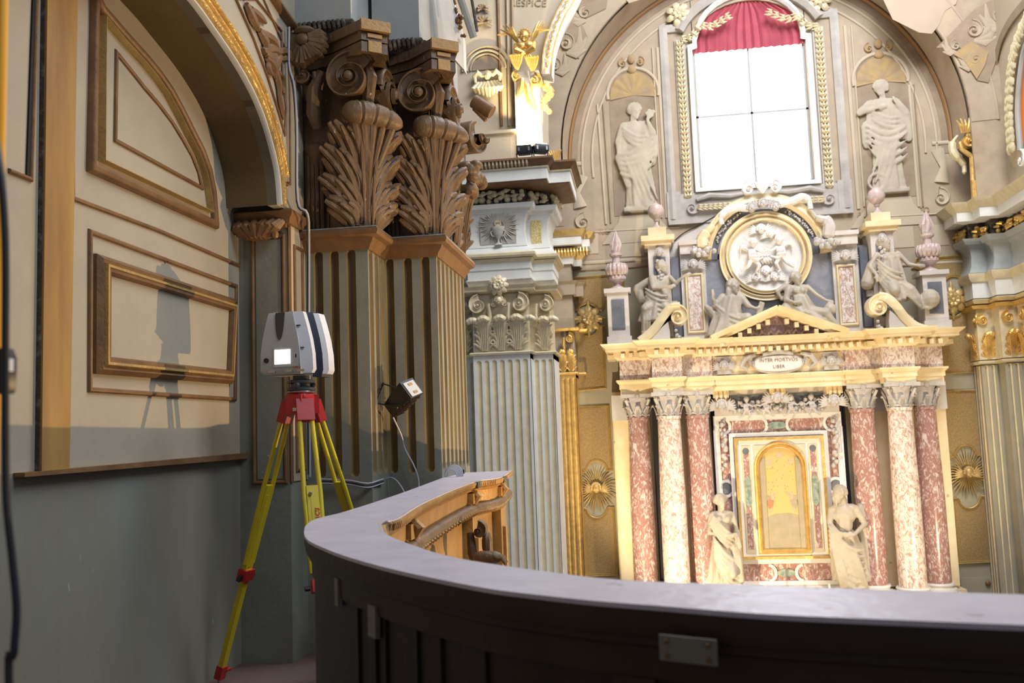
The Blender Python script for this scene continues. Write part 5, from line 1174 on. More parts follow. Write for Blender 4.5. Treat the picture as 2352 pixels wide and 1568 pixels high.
# plan of ressauts coming toward camera on plane facing -X and front facing -Y
Pr = [(6.9,17.95,0),(6.28,17.95,0)][::-1]
path = [V((5.95,18.0,0)), V((5.95,17.35,0)), V((6.25,17.35,0)), V((6.25,17.0,0)), V((6.62,16.75,0)), V((6.62,12.5,0))]
path = [V((6.05,18.0,0)), V((6.05,17.55,0)), V((6.32,17.55,0)), V((6.32,17.2,0)), V((6.62,17.2,0)), V((6.62,11.5,0))]
rv = list(reversed(path))
def swr(name, z, prof, mt, par=rp_):
    g = G(); g.sweep([V((p.x, p.y, z)) for p in path], (0,0,1), [(a if 0 else a, b) for a, b in prof]); return obj(name, g, mt, par)
# orientation check: moving +x along front => lateral -y (outward). first segment goes -y: lateral = t x z = (-1,0,0) outward -x OK
Zr = dict(neck=2.28, cap=3.30, arch=3.55)
g = G(); body_ = [(6.05,18),(6.05,17.55),(6.32,17.55),(6.32,17.2),(6.62,17.2),(6.62,11.5),(7.6,11.5),(7.6,18)]
g.prism([(x+.03, y+.02, -4.2) for x, y in body_], (0,0,9.2)); obj('pier_core', g, M['lowwall'], rp_)
g = G()
flutes(g, (6.05, 18, 0), (0,-1,0), (-1,0,0), .45, -3.5, 2.2, [.1,.22,.34], .036, dep=.7, seg=5)
flutes(g, (6.05, 17.55, 0), (1,0,0), (0,-1,0), .27, -3.5, 2.2, [.08,.19], .03, dep=.8, seg=5)
flutes(g, (6.32, 17.2, 0), (1,0,0), (0,-1,0), .30, -3.5, 2.2, [.08,.2], .03, dep=.8, seg=5)
flutes(g, (6.62, 17.2, 0), (0,-1,0), (-1,0,0), 5.7, -3.5, 2.2, [.12+.16*k for k in range(35)], .05, dep=.7, seg=5)
obj('fluted_shaft', g, [M['lowwall'], M['goldpale']], rp_)
swr('neck_moulding', 2.22, [(0,0),(.05,.02),(.06,.05),(0,.07)], M['goldpale'])
g = G()
cbr = swr('capital_bell', 2.3, [(-.1,0),(.03,0),(.03,.95),(-.1,.95)], M['goldpale'])
for (x, y, u, n) in ((6.05,17.72,(0,-1,0),(-1,0,0)),(6.19,17.55,(1,0,0),(0,-1,0)),(6.47,17.2,(1,0,0),(0,-1,0)),(6.62,17.0,(0,-1,0),(-1,0,0)),(6.62,16.65,(0,-1,0),(-1,0,0)),(6.62,16.3,(0,-1,0),(-1,0,0))):
    g = G(); acanthus(g, leafmap_flat((x, y, 0), u, n), 0, 2.3, .30, .5, out=.22, n=5); obj('acanthus_leaf', g, M['gilt'], cbr)
for (x, y, u, n, d) in ((6.03,17.60,(0,-1,0),(-1,0,0),1),(6.12,17.5,(1,0,0),(0,-1,0),-1),(6.42,17.12,(1,0,0),(0,-1,0),-1),(6.56,16.9,(0,-1,0),(-1,0,0),1),(6.56,16.5,(0,-1,0),(-1,0,0),-1)):
    g = G(); volute(g, (x, y, 3.02), u, (0,0,1), n, .14, .12, 2.3, d, pi/2, .25, 16); obj('volute', g, M['gilt'], cbr)
swr('abacus', 3.2, [(0,0),(.10,.02),(.13,.08),(0,.10)], M['gilt'])
swr('leaf_frieze', 3.32, [(0,0),(.05,0),(.09,.07),(0,.10)], M['goldpale'])
swr('architrave', 3.42, [(-.05,0),(.06,0),(.06,.30),(-.05,.30)], M['white'])
swr('gilt_band', 3.72, [(0,0),(.09,0),(.13,.08),(.13,.15),(0,.16)], M['goldpale'])
swr('pedestal', 3.88, [(-.05,0),(.10,0),(.04,.12),(.02,.3),(.04,.45),(.10,.52),(-.05,.52)], M['greyblk'])
swr('pedestal_cap', 4.40, [(-.05,0),(.14,0),(.20,.10),(-.05,.12)], M['greyblk'])
g = G(); fruit([V((p.x, p.y, 0)) for p in path], 4.62, .06, 1.7, g); tag(obj('leaf_frieze_upper', g, M['gilt'], rp_), 'gilded leaf and fruit swag', kind='stuff')
swr('frieze_bed', 4.5, [(-.05,0),(.04,0),(.04,.30),(-.05,.30)], M['woodD'])
swr('corona', 4.80, [(-.05,0),(.30,0),(.30,.17),(-.05,.17)], M['white'])
swr('crown_moulding', 4.97, [(-.05,0),(.31,0),(.40,.11),(.42,.16),(-.05,.16)], M['goldpale'])
# gilded strap + scroll ornament above pier
go = thing('gilded_scroll', 'tall gilded scroll ornament with flame top standing above the right pier cornice', 'scroll ornament', tuple(P(2248, 462, Y=17.3)))
Yg = 17.3
g = G(); c = P(2223, 322, Y=Yg); volute(g, c, (1,0,0), (0,0,1), (0,-1,0), .21, .12, 2, 1, pi/2, .2, 18); obj('volute', g, M['gilt'], go)
g = G(); g.tube([c+V((-.14,.0,-.02)), c+V((-.12,0,-.16)), c+V((.0,0,-.27)), P(2232,360,Y=Yg), P(2235,420,Y=Yg)], [.03,.04,.045,.045,.045], 8, nrm=(0,-1,0)); obj('stem', g, M['gilt'], go)
g = G(); g.prism([P(x, y, Y=Yg) for x, y in ((2229,416),(2270,416),(2270,423),(2243,424),(2243,464),(2231,464))], (0,-.08,0)); obj('strap', g, M['gilt'], go)
g = G(); c = P(2218, 302, Y=Yg)
for k in range(5): g.tube([c+V((.03*(k-2),0,-.02)), c+V((.05*(k-2),-.05,.10)), c+V((.075*(k-2),-.02,.22+.03*(k % 2)))], [.025,.028,.008], 6)
obj('flame', g, M['gilt'], go)
g = G(); c = P(2244, 366, Y=Yg-.02)
for k in range(4): g.tube([c, c+V((.05,-.03,-.02-.02*k)), c+V((.10-.01*k,0,-.02-.06*k))], [.02,.03,.008], 6)
obj('leaf_spur', g, M['gilt'], go)
g = G(); g.tube(cr([P(2200,312,Y=Yg+.2), P(2188,328,Y=Yg+.2), P(2190,350,Y=Yg+.2), P(2205,366,Y=Yg+.2), P(2214,380,Y=Yg+.2), P(2215,400,Y=Yg+.2)]), [.03]*5+[.07]*5+[.08]*5+[.06]*5+[.04]*5+[.01], 8); obj('rear_scroll', g, M['goldpale'], go)
# wall above right pier
g = G(); g.box(6.62+.05, 7.6, 11.5, 17.24, 5.0, 12); struct('wall_right', g, M['frescoL'], 'pale painted right wall of the chapel bay')
XR = 6.64
sa = thing('side_arch', 'side window arch with leaf garland and orange curtain at right edge', 'arch', (XR, 15.5, 5.1))
def pr_(x, y, X=XR): return P(x, y, X=X)
g = G(); g.sweep(cr([pr_(*q) for q in ((2292,460),(2278,330),(2280,200),(2300,90),(2352,10),(2420,-40))]), (-1,0,0), bp(.16,.02)); tag(obj('painted_band', g, M['frescoD'], sa), 'dark painted shadow band')
leafgar_pts = cr([pr_(*q) for q in ((2333,340),(2328,250),(2335,150),(2350,90),(2380,20))])
g = G()
for i, p in enumerate(leafgar_pts):
    for q in range(3): g.ell(p+V((-.08,(q-1)*.07,.03*((i+q) % 2))), (.05,.07,.11), 6)
obj('leaf_garland', g, M['goldpale'], sa)
g = G(); g.tube(cr([pr_(*q, X=XR-.05) for q in ((2344,345),(2338,250),(2345,160),(2358,100),(2400,30))]), .05, 8); obj('stone_rim', g, M['greyblk'], sa)
g = G(); g.prism([pr_(*q, X=XR-.01) for q in ((2346,330),(2342,250),(2348,170),(2362,110),(2400,60),(2420,330))], (.01,0,0)); tag(obj('orange_curtain', g, M['orange'], sa), 'orange curtain')
g = G(); c = pr_(2348, 368, X=XR-.1); volute(g, c, (0,-1,0), (0,0,1), (-1,0,0), .2, .12, 1.5, 1, pi/2, .2, 16); obj('stone_scroll', g, M['white'], sa)
g = G(); g.tube([P(1326,180,Y=17.9), P(1326,210,Y=17.9)], .006, 5); g.ell(P(1325,178,Y=17.9), .035, 8); tag(obj('hanging_hook', g, M['blackp']), 'small dark hook on wall left of painted niche', 'hook')
# ================================================================ marble altar
AX = 2.42
YB0 = 17.95
al = thing('altarpiece', 'large red and cream marble altarpiece structure below the bright window', 'altar', (AX, 17.8, -4.2))
def aobj(name, g, m_, par=al, lab=None):
    o = obj(name, g, M[m_], par)
    if lab: tag(o, lab)
    return o
# backing and pedestals
g = G(); g.box(AX-3.05, AX+3.0, 17.75, YB0, -1.75, 2.0); g.box(AX-3.1, AX+3.05, 17.5, YB0, -4.2, -1.75); aobj('backing', g, 'cream')
for x, y in ((-2.56,17.5),(-2.0,17.08),(-1.47,17.4),(1.47,17.4),(2.04,17.08),(2.58,17.5)): g = G(); g.box(AX+x-.28, AX+x+.28, y-.28, 17.75, -4.2, -1.86); aobj('pedestal_block', g, 'cream')
def ab(name, m_, *bx):
    for b in bx: g = G(); g.box(*b); aobj(name, g, m_)
ab('recess_shade', 'black', (AX-2.30, AX-2.16, 17.70, 17.76, -1.8, 1.95), (AX-1.20, AX-1.13, 17.60, 17.76, -1.8, 2.0), (AX+1.13, AX+1.22, 17.60, 17.76, -1.8, 2.0))  # black slabs on the backing stand in for shade in deep gaps
ab('side_pilaster', 'cream', (AX-3.02, AX-2.72, 17.62, 17.76, -1.7, 1.45), (AX+2.80, AX+2.98, 17.62, 17.76, -1.7, 1.45), (AX+1.72, AX+1.95, 17.6, 17.76, -1.7, 1.45))
ab('pilaster_head', 'creamG', (AX-3.05, AX-2.7, 17.58, 17.76, 1.45, 1.93), (AX+1.72, AX+2.2, 17.58, 17.76, 1.45, 1.93), (AX+2.78, AX+3.0, 17.58, 17.76, 1.45, 1.93))
# ---- columns
def column(lbl, x, y, m_, r0_=.205, r1=.235):
    zb, zt_ = -1.62, 1.50
    t = thing('marble_column', lbl, 'column', (AX+x, y, -1.86), 'red marble altar columns')
    X = AX+x
    g = G(); g.lathe([(r1*1.0, zb), (r1, zb+.5), (r1*.99, 0), (r0_*1.02, 1.1), (r0_, zt_-.06), (r0_*1.08, zt_-.05), (r0_*1.08, zt_)], (X, y, 0), 28); obj('shaft', g, M[m_], t)
    g = G(); g.lathe([(r1*1.35,-1.78),(r1*1.42,-1.75),(r1*1.35,-1.71),(r1*1.15,-1.69),(r1*1.12,-1.66),(r1*1.22,-1.64),(r1*1.15,-1.61),(0,-1.61)], (X, y, 0), 28); g.box(X-.33, X+.33, y-.33, y+.33, -1.86, -1.78); obj('base', g, M['wmarble'], t)
    g = G(); g.lathe([(r0_*.95, 1.50),(r0_*1.0,1.6),(r0_*1.05,1.75),(r0_*1.3,1.86),(0,1.87)], (X, y, 0), 20)
    for k in range(8):
        a = 2*pi*k/8-pi/2; n = V((cos(a), sin(a), 0)); u = V((-sin(a), cos(a), 0))
        acanthus(g, leafmap_flat(V((X, y, 0))+n*r0_*.95, u, n), 0, 1.50, .17, .21, out=.35, tiers=1, nf=2, n=4)
    for k in range(4):
        a = 2*pi*k/4+pi/4; n = V((cos(a), sin(a), 0)); u = V((-sin(a), cos(a), 0))
        g.tube([V((X,y,1.62))+n*r0_*1.05, V((X,y,1.74))+n*r0_*1.35, V((X,y,1.83))+n*r0_*1.6], [.03,.03,.03], 5)
    for sx in (-1, 1): volute(g, (X+sx*.185, y-.20, 1.80), (1,0,0), (0,0,1), (0,-1,0), .075, .07, 1.8, sx, pi/2, .2, 14)
    g.prism([(X+a*.30, y+b*.30, 1.865) for a, b in ((-1,-1),(0,-.78),(1,-1),(.78,0),(1,1),(0,.78),(-1,1),(-.78,0))], (0,0,.065)); g.ell((X, y-.25, 1.88), (.05,.04,.05), 7)
    obj('capital', g, M['statueG'], t)
column('outermost left red marble altar column, against the cream side pilaster', -2.56, 17.5, 'red', .19, .225)
column('pale forward red marble column, second from left of the altar', -2.0, 17.08, 'redL', .205, .235)
column('shaded red marble column between second column and left saint statue', -1.47, 17.4, 'red')
column('red marble column immediately right of the right saint statue', 1.47, 17.4, 'red')
column('forward mottled red marble column, second from right of altar', 2.04, 17.08, 'redL', .205, .235)
column('outermost right red marble altar column', 2.58, 17.5, 'red', .19, .225)
# ---- entablature: stepped plan
def plan(d=0):
    e = [(-2.88,17.95),(-2.88,17.30),(-2.28,17.30),(-2.28,16.86),(-1.74,16.86),(-1.74,17.18),(-1.18,17.18),(-1.18,17.22)]
    e += [(-x, y) for x, y in reversed(e)]
    return e
def esw(name, z, prof, m_, par=al, dx=0):
    g = G(); g.sweep([(AX+.02+x, y, z) for x, y in plan()], (0,0,1), prof); return aobj(name, g, m_, par)
esw('architrave', 1.93, [(-.45,0),(.0,0),(.0,.10),(.02,.105),(.02,.19),(.07,.24),(.07,.27),(-.45,.27)], 'cream')
esw('frieze', 2.20, [(-.45,0),(.0,0),(.0,.37),(-.45,.37)], 'redL')
esw('bed_moulding', 2.57, [(-.45,0),(.03,0),(.08,.05),(.08,.08),(-.45,.08)], 'cream')
esw('corona', 2.70, [(-.45,-.05),(.10,-.05),(.10,.02),(.24,.03),(.24,.08),(.32,.15),(.33,.17),(-.45,.17)], 'cream')
g = G(); pl_ = plan()
for i in range(len(pl_)-1):
    a, b = V((AX+.02+pl_[i][0], pl_[i][1], 2.64)), V((AX+.02+pl_[i+1][0], pl_[i+1][1], 2.64)); L = (b-a).length; k = int(L/.135); t = (b-a).normalized(); n = t.cross(V((0,0,1)))
    for j in range(k): g.obox(a+t*(L*(j+.5)/k)+n*.15+V((0,0,.005)), t*.036, n*.07, (0,0,.042))
aobj('dentils', g, 'cream')['kind'] = 'stuff'
g = G(); g.box(AX-1.10, AX+1.14, 17.205, 17.24, 2.22, 2.55); aobj('frieze_centre', g, 'cream')
for sx in (-1, 1):
    g = G(); g.box(AX+sx*.95-.13, AX+sx*.95+.13, 17.17, 17.24, 2.22, 2.55); cherub(g, (AX+sx*.95, 17.17, 2.38), (1,0,0), (0,0,1), (0,-1,0), .08, True); aobj('frieze_cherub', g, 'statueG')
# cartouche
ca_ = thing('inscribed_cartouche', 'white oval inscription tablet with scrolled frame on the altar frieze', 'cartouche', (AX+.0, 17.2, 2.2))
g = G(); g.rings([[V((AX+.02+.42*k*cos(a), y, 2.38+.15*k*(abs(sin(a))**.7)*(1 if sin(a) > 0 else -1))) for a in [2*pi*i/28 for i in range(28)]] for k, y in ((1.0,17.22),(1.0,17.13),(.9,17.11))]); obj('tablet', g, M['wmarble'], ca_)
text('INTER MORTVOS', 'lettering', (AX+.02, 17.103, 2.41), (1,0,0), (0,0,1), .085, M['inkl'], ca_, .002)
text('LIBER', 'lettering', (AX+.02, 17.103, 2.29), (1,0,0), (0,0,1), .085, M['inkl'], ca_, .002)
g = G(); g.sweep([(AX+.02+.44*cos(a), 17.19, 2.38+.17*sin(a)) for a in [2*pi*i/28 for i in range(28)]], (0,-1,0), rp(.05,.06), True)
for sx in (-1, 1):
    volute(g, (AX+.02+sx*.46, 17.15, 2.42), (1,0,0), (0,0,1), (0,-1,0), .09, .04, 1.6, sx, pi/2, .2, 12)
    g.tube([(AX+.02+sx*.40,17.15,2.55), (AX+.02+sx*.58,17.13,2.50), (AX+.02+sx*.66,17.15,2.36), (AX+.02+sx*.55,17.16,2.27)], [.03,.05,.05,.02], 7)
g.tube([(AX-.25,17.14,2.55), (AX+.02,17.10,2.60), (AX+.29,17.14,2.55)], [.03,.05,.03], 8); obj('scroll_frame', g, M['statueG'], ca_)
# ---- pediment
g = G(); ap = (AX+.03, 3.36)
for sx in (-1, 1):
    p = [(AX+.02+sx*1.19, 17.0, 2.87), (ap[0], 17.0, ap[1])]
    if sx > 0: p = p[::-1]
    g.sweep(p, (0,-1,0), [(.10,-.25),(.10,.06),(.05,.08),(.04,.16),(-.01,.20),(-.05,.22),(-.05,-.25)])
pdm = aobj('pediment', g, 'cream')
g = G(); g.prism([(AX-1.05, 17.1, 2.86), (AX+1.09, 17.1, 2.86), (ap[0], 17.1, 3.26)], (0,.1,0)); obj('tympanum', g, M['redG'], pdm)
g = G()
for sx in (-1, 1):
    for j in range(1, 7): x = AX+.02+sx*1.17*(1-j/7); z = 2.87+(3.36-2.87)*j/7-.165; g.box(x-.035, x+.035, 16.92, 17.1, z-.05, z+.04)
tag(obj('dentils', g, M['cream'], pdm), kind='stuff')
g = G()
for k in range(7): x = AX-.45+.15*k; g.tube([(x,17.09,2.9), (x+.05,17.05,2.97), (x+.1,17.09,2.92)], [.02,.04,.02], 6)
tag(obj('tympanum_relief', g, M['redG'], pdm), kind='stuff')
# ---- attic
at_ = thing('altar_attic', 'blue grey and cream marble attic storey carrying the round angel relief', 'attic', (AX, 17.7, 2.87))
def b_(name, m_, *bx):
    g = G()
    for b in bx: g.box(AX+b[0], AX+b[1], b[2], b[3], b[4], b[5])
    return obj(name, g, M[m_], at_)
b_('back_slab', 'blue', (-1.9,1.95,17.62,17.9,2.87,4.55)); b_('base_course', 'creamG', (-2.9,2.9,17.45,17.9,2.87,2.98))
MC = V((AX-.035, 17.5, 4.44))
def ring(R, w, h, y, mt, name, a0=0, a1=2, k=64):
    g = G(); pts = [V((MC.x+R*cos(pi*(a0+(a1-a0)*i/k)), y, MC.z+R*sin(pi*(a0+(a1-a0)*i/k)))) for i in range(k+(0 if a1-a0 == 2 else 1))]
    g.sweep(pts, (0,-1,0), [(-w/2,0),(-w/2,h*.6),(-w*.2,h),(w*.2,h*.75),(w/2,h*.8),(w/2,0)], a1-a0 == 2); return obj(name, g, M[mt], at_)
g = G(); g.lathe([(.82,0),(.82,.06),(0,.06)], (MC.x, 17.62, MC.z), 48, (0,-1,0)); obj('medallion_back', g, M['creamG'], at_)
ring(.80, .10, .14, 17.6, 'cream', 'outer_ring'); ring(.69, .07, .17, 17.6, 'cream', 'inner_ring')
ring(1.10, .20, .16, 17.62, 'cream', 'arch_moulding', 0, 1); ring(.94, .13, .05, 17.62, 'blueD', 'arch_inlay', .0, 1)
g = G(); g.prism([V((MC.x+1.2*cos(a), 17.62, MC.z+1.2*sin(a))) for a in [pi*i/24 for i in range(25)]], (0,.2,0)); obj('arch_slab', g, M['creamG'], at_)
for sx in (-1, 1):
    g = G(); garland(g, [V((MC.x+.94*cos(a)*sx, 17.55, MC.z+.94*sin(a))) for a in [pi*(.12+.24*i/8) for i in range(9)]], .035, seed=5); tag(obj('inlay_garland', g, M['statueG'], at_), kind='stuff')
# relief disc with putti
rl = thing('medallion_relief', 'round white marble relief of putti and cherub heads', 'relief', (MC.x, 17.5, MC.z-.62))
g = G(); g.lathe([(.66,0),(.66,.04),(.62,.03),(0,.02)], (MC.x, 17.55, MC.z), 48, (0,-1,0)); obj('disc', g, M['wmarble'], rl)
def putto(name, c, s, d, par, m_):
    g = G(); c = V(c); n = V((0,-1,0)); T = lambda x, y, z: c+V((x*s*d, y*s, z*s))
    g.ell(T(0,0,0), (.115*s,.10*s,.15*s), 10); g.ell(T(0,-.02,-.13), (.12*s,.1*s,.1*s), 10)
    g.ell(T(.02,-.06,.27), (.095*s,.10*s,.11*s), 12); g.ell(T(.04,-.16,.26), (.02*s,.025*s,.025*s), 6)
    for i in range(7): a = pi*i/6; g.ell(T(.02+.09*cos(a), -.05, .29+.09*sin(a)), .035*s, 6)
    g.cap(T(.08,-.04,.1), T(.24,-.10,.0), .045*s, .035*s, 8); g.cap(T(.24,-.10,0), T(.36,-.12,.05), .035*s, .025*s, 8); g.ell(T(.39,-.12,.06), .032*s, 7)
    g.cap(T(-.08,-.04,.08), T(-.10,-.12,-.08), .045*s, .035*s, 8); g.cap(T(-.10,-.12,-.08), T(.08,-.16,-.1), .035*s, .025*s, 8)
    g.cap(T(.04,-.04,-.18), T(.14,-.12,-.34), .07*s, .05*s, 8); g.cap(T(.14,-.12,-.34), T(.04,-.06,-.52), .05*s, .03*s, 8); g.cap(T(.04,-.06,-.52), T(.10,-.1,-.56), .03*s, .02*s, 6)
    g.cap(T(-.06,-.04,-.18), T(-.14,-.10,-.34), .07*s, .05*s, 8); g.cap(T(-.14,-.10,-.34), T(-.30,-.03,-.44), .05*s, .03*s, 8); g.cap(T(-.30,-.03,-.44), T(-.34,-.03,-.36), .03*s, .02*s, 6)
    for i in range(4): g.tube([T(-.08,.06,.1), T(-.22-.03*i,.02,.16+.03*i), T(-.36+.02*i,.03,.16-.08*i)], [.04*s,.045*s,.012*s], 6, .5)
    g.tube([T(-.12,-.08,-.1), T(.1,-.13,-.2), T(.26,-.06,-.12)], [.03*s,.05*s,.02*s], 7)
    o = obj(name, g, M[m_], par); return remesh(o, .012*max(s, .8), 1)
putto('left_putto' if 0 else 'putto', (MC.x-.24, 17.44, MC.z+.04), .72, 1, rl, 'wmarble'); putto('putto', (MC.x+.26, 17.44, MC.z+.06), .72, -1, rl, 'wmarble')
for x, z, r in ((-.06,.50,.085),(.12,.40,.08),(-.02,-.30,.085),(-.2,-.42,.075),(.14,-.42,.08)):
    g = G(); cherub(g, (MC.x+x, 17.49, MC.z+z), (1,0,0), (0,0,1), (0,-1,0), r, True); obj('cherub_head', g, M['wmarble'], rl)
g = G(); 
for i in range(6): g.tube([(MC.x-.15+.05*i,17.46,MC.z-.02), (MC.x-.1+.06*i,17.42,MC.z-.1), (MC.x-.05+.05*i,17.46,MC.z-.16)], [.02,.035,.015], 6)
obj('cloth', g, M['wmarble'], rl)
# crest of arch: three cherub heads + scrolls
cr_ = thing('scrolled_crest', 'pale marble scrolled crest with cherub heads over the round relief', 'crest', (MC.x, 17.5, 5.4))
for x in (-.22, 0, .22): g = G(); cherub(g, (MC.x+x, 17.40, 5.40-abs(x)*.3), (1,0,0), (0,0,1), (0,-1,0), .09, x == 0); obj('cherub_head', g, M['statueG'], cr_)
for sx in (-1, 1):
    g = G(); volute(g, (MC.x+sx*.24, 17.42, 5.72), (1,0,0), (0,0,1), (0,-1,0), .16, .12, 2, sx, pi/2, .2, 16); obj('volute', g, M['wmarble'], cr_)
    Q = lambda px, py: P(px, py, Y=17.42)
    pts = [(1790,470),(1820,462),(1845,452),(1858,462),(1862,480)] if sx > 0 else [(1718,478),(1690,478),(1668,486),(1656,500),(1658,515)]
    g = G(); g.tube(cr([Q(*p) for p in pts]), [.07]*5+[.08]*5+[.07]*5+[.05]*6, 8); obj('scroll_arm', g, M['wmarble'], cr_)
    pts = [(1860,480),(1878,500),(1896,505),(1905,520),(1902,548)] if sx > 0 else [(1650,500),(1636,520),(1622,535),(1612,552),(1614,570)]
    g = G(); g.tube(cr([Q(*p) for p in pts]), [.03]*5+[.07]*5+[.11]*5+[.12]*5+[.06], 8); obj('cornucopia', g, M['cream' if sx < 0 else 'creamG'], cr_)
    c = Q(1905, 552) if sx > 0 else Q(1622, 572); g = G(); rnd = random.Random(9)
    for k in range(18): g.ell(c+V((rnd.uniform(-.2,.16)*1.2, rnd.uniform(-.05,.05), rnd.uniform(-.12,.06))), rnd.uniform(.04,.07), 7)
    tag(obj('fruit_heap', g, M['statueG'], cr_), kind='stuff')
g = G(); g.ell((MC.x, 17.38, 5.80), (.09,.07,.14), 8)
for k in range(5): g.tube([(MC.x,17.36,5.6), (MC.x+.05*(k-2),17.32,5.75), (MC.x+.08*(k-2),17.33,5.86)], [.02,.035,.01], 6)
obj('palmette', g, M['wmarble'], cr_)
# attic side bays
for sx in (-1, 1):
    def B(name, m_, *bx):
        g = G()
        for x0, x1, y0, y1, z0, z1 in bx:
            a, b = sorted((sx*x0, sx*x1)); g.box(AX+a, AX+b, y0, y1, z0, z1)
        return obj(name, g, M[m_], at_)
    B('side_cornice', 'creamG', (1.10,1.62,17.40,17.9,4.55,4.78), (1.08,1.64,17.36,17.9,4.72,4.80))
    B('side_pier', 'creamG', (1.16,1.62,17.50,17.9,2.98,4.55))
    B('red_panel', 'redL', (1.27,1.50,17.48,17.52,3.1,4.12))
    g = G(); x = AX+sx*1.385; g.sweep([(x-.15,17.5,3.06),(x+.15,17.5,3.06),(x+.15,17.5,4.16),(x-.15,17.5,4.16)], (0,-1,0), rp(.05,.05), True); obj('panel_frame', g, M['cream'], at_)
    g = G(); cherub(g, (x, 17.44, 4.33), (1,0,0), (0,0,1), (0,-1,0), .09, True); obj('cherub_head', g, M['statueG'], at_)
    B('blue_strip', 'blueD', (1.66,1.80,17.5,17.9,3.0,4.5)); 
    B('outer_pier', 'creamG', (1.82,2.22,17.30,17.9,2.98,4.72), (1.72,2.30,17.38,17.9,3.55,3.66))
    B('outer_inlay', 'blueD', (1.90,2.13,17.285,17.31,3.72,4.50), (1.92,2.10,17.285,17.31,3.15,3.5))
    B('outer_cornice', 'cream', (1.78,2.28,17.22,17.9,4.72,4.80), (1.72,2.34,17.16,17.9,4.80,4.90), (1.86,2.2,17.3,17.8,4.90,5.08))
    g = G(); garland(g, [(AX+sx*2.01,17.26,4.42), (AX+sx*2.01,17.24,4.1), (AX+sx*2.01,17.26,3.75)], .06, seed=6); tag(obj('fruit_drop', g, M['statueG'], at_), kind='stuff')
    g = G(); cherub(g, (AX+sx*2.01, 17.26, 4.58), (1,0,0), (0,0,1), (0,-1,0), .075, False); obj('cherub_head', g, M['statueG'], at_)
    g = G(); g.lathe([(0,0),(.12,0),(.04,.08),(.03,.14),(.05,.16),(.05,.19),(.13,.26),(.16,.35),(.13,.45),(.05,.50),(.02,.52),(.02,.55),(0,.56)], (AX+sx*2.03, 17.5, 5.08), 20)
    tag(obj('ball_finial', g, M['pinkm']), 'pinkish marble ball finial on the '+('left' if sx < 0 else 'right')+' outer pier of altar attic', 'finial')
    # urn
    ux = AX+sx*2.83; uy = 17.38
    g = G(); g.box(ux-.2, ux+.2, uy-.2, uy+.2, 2.88, 3.85); g.box(ux-.25, ux+.25, uy-.25, uy+.25, 3.85, 3.93); g.box(ux-.23, ux+.23, uy-.23, uy+.23, 2.88, 3.02)
    p_ = thing('urn_pedestal', 'tall cream pedestal with dark panel carrying the '+('left' if sx < 0 else 'right')+' flaming urn', 'pedestal', (ux, uy, 2.88)); obj('block', g, M['creamG'], p_)
    g = G(); g.box(ux-.12, ux+.12, uy-.215, uy-.19, 3.15, 3.72); obj('dark_panel', g, M['blueD'], p_)
    ur = thing('flaming_urn', 'fluted pink marble urn with carved flame at far '+('left' if sx < 0 else 'right')+' of the altar top', 'urn', (ux, uy, 3.93))
    g = G(); g.lathe([(0,0),(.16,0),(.15,.03),(.06,.08),(.05,.12),(.10,.15),(.17,.20),(.12,.24),(.10,.26)], (ux,uy,3.93), 20)
    for k in range(14): a = 2*pi*k/14; g.ell((ux+.17*cos(a), uy+.17*sin(a), 4.32), (.055,.055,.12), 7)
    for k in range(12): a = 2*pi*k/12; g.ell((ux+.13*cos(a), uy+.13*sin(a), 4.16), (.045,.045,.05), 6)
    g.lathe([(.16,4.2-3.93),(.2,.40),(.16,.50),(.08,.52),(.07,.62),(.12,.66),(.12,.70),(0,.72)], (ux,uy,3.93), 20); obj('vase', g, M['pinkm'], ur)
    g = G()
    for k in range(6): a = k*1.1; g.tube([(ux+.05*cos(a), uy+.05*sin(a), 4.63), (ux+.08*cos(a+.6), uy+.08*sin(a+.6), 4.8), (ux+.02*cos(a+1.4), uy+.02*sin(a+1.4), 4.98+.02*k)], [.04,.05,.008], 6)
    obj('flame', g, M['pinkm'], ur)
    # big S scroll
    sc_ = thing('volute_scroll', 'large cream marble scroll console under '+('left' if sx < 0 else 'right')+' seated figure', 'scroll', (AX+sx*2.3, 17.0, 2.87))
    vc = P(1556, 727, Y=16.88) if sx < 0 else P(2020, 705, Y=16.88)
    g = G(); volute(g, vc, (1,0,0), (0,0,1), (0,-1,0), .26, .30, 2.1, 1 if sx < 0 else -1, pi*.65, .12, 22); obj('volute', g, M['cream'], sc_)
    if sx < 0: pts = [(1562,703),(1543,706),(1525,724),(1510,746),(1490,768),(1470,783)]
    else: pts = [(2018,680),(2038,684),(2058,702),(2078,728),(2102,748),(2130,758)]
    pts = cr([P(*q, Y=16.88) for q in pts]); g = G()
    if sx < 0: pts = pts
    g.sweep(pts, (0,-1,0), [(-.08,-.30),(-.08,.0),(-.04,.03),(.04,.03),(.08,.0),(.08,-.30)]); obj('slope', g, M['cream'], sc_)
    g = G(); g.prism([vc+V((sx*.15,0.02,-.25)), vc+V((sx*.2,.02,.1))]+[p+V((0,.02,-.08)) for p in pts]+[V((pts[-1].x, 16.9, 2.9)), V((vc.x+sx*.15,16.9,2.9))], (0,.25,0)); obj('infill', g, M['creamG'], sc_)
    g = G(); garland(g, [vc+V((sx*.0,.05,-.3)), vc+V((sx*.0,.05,-.52))], .07, seed=8); tag(obj('fruit_bunch', g, M['statueG'], sc_), kind='stuff')
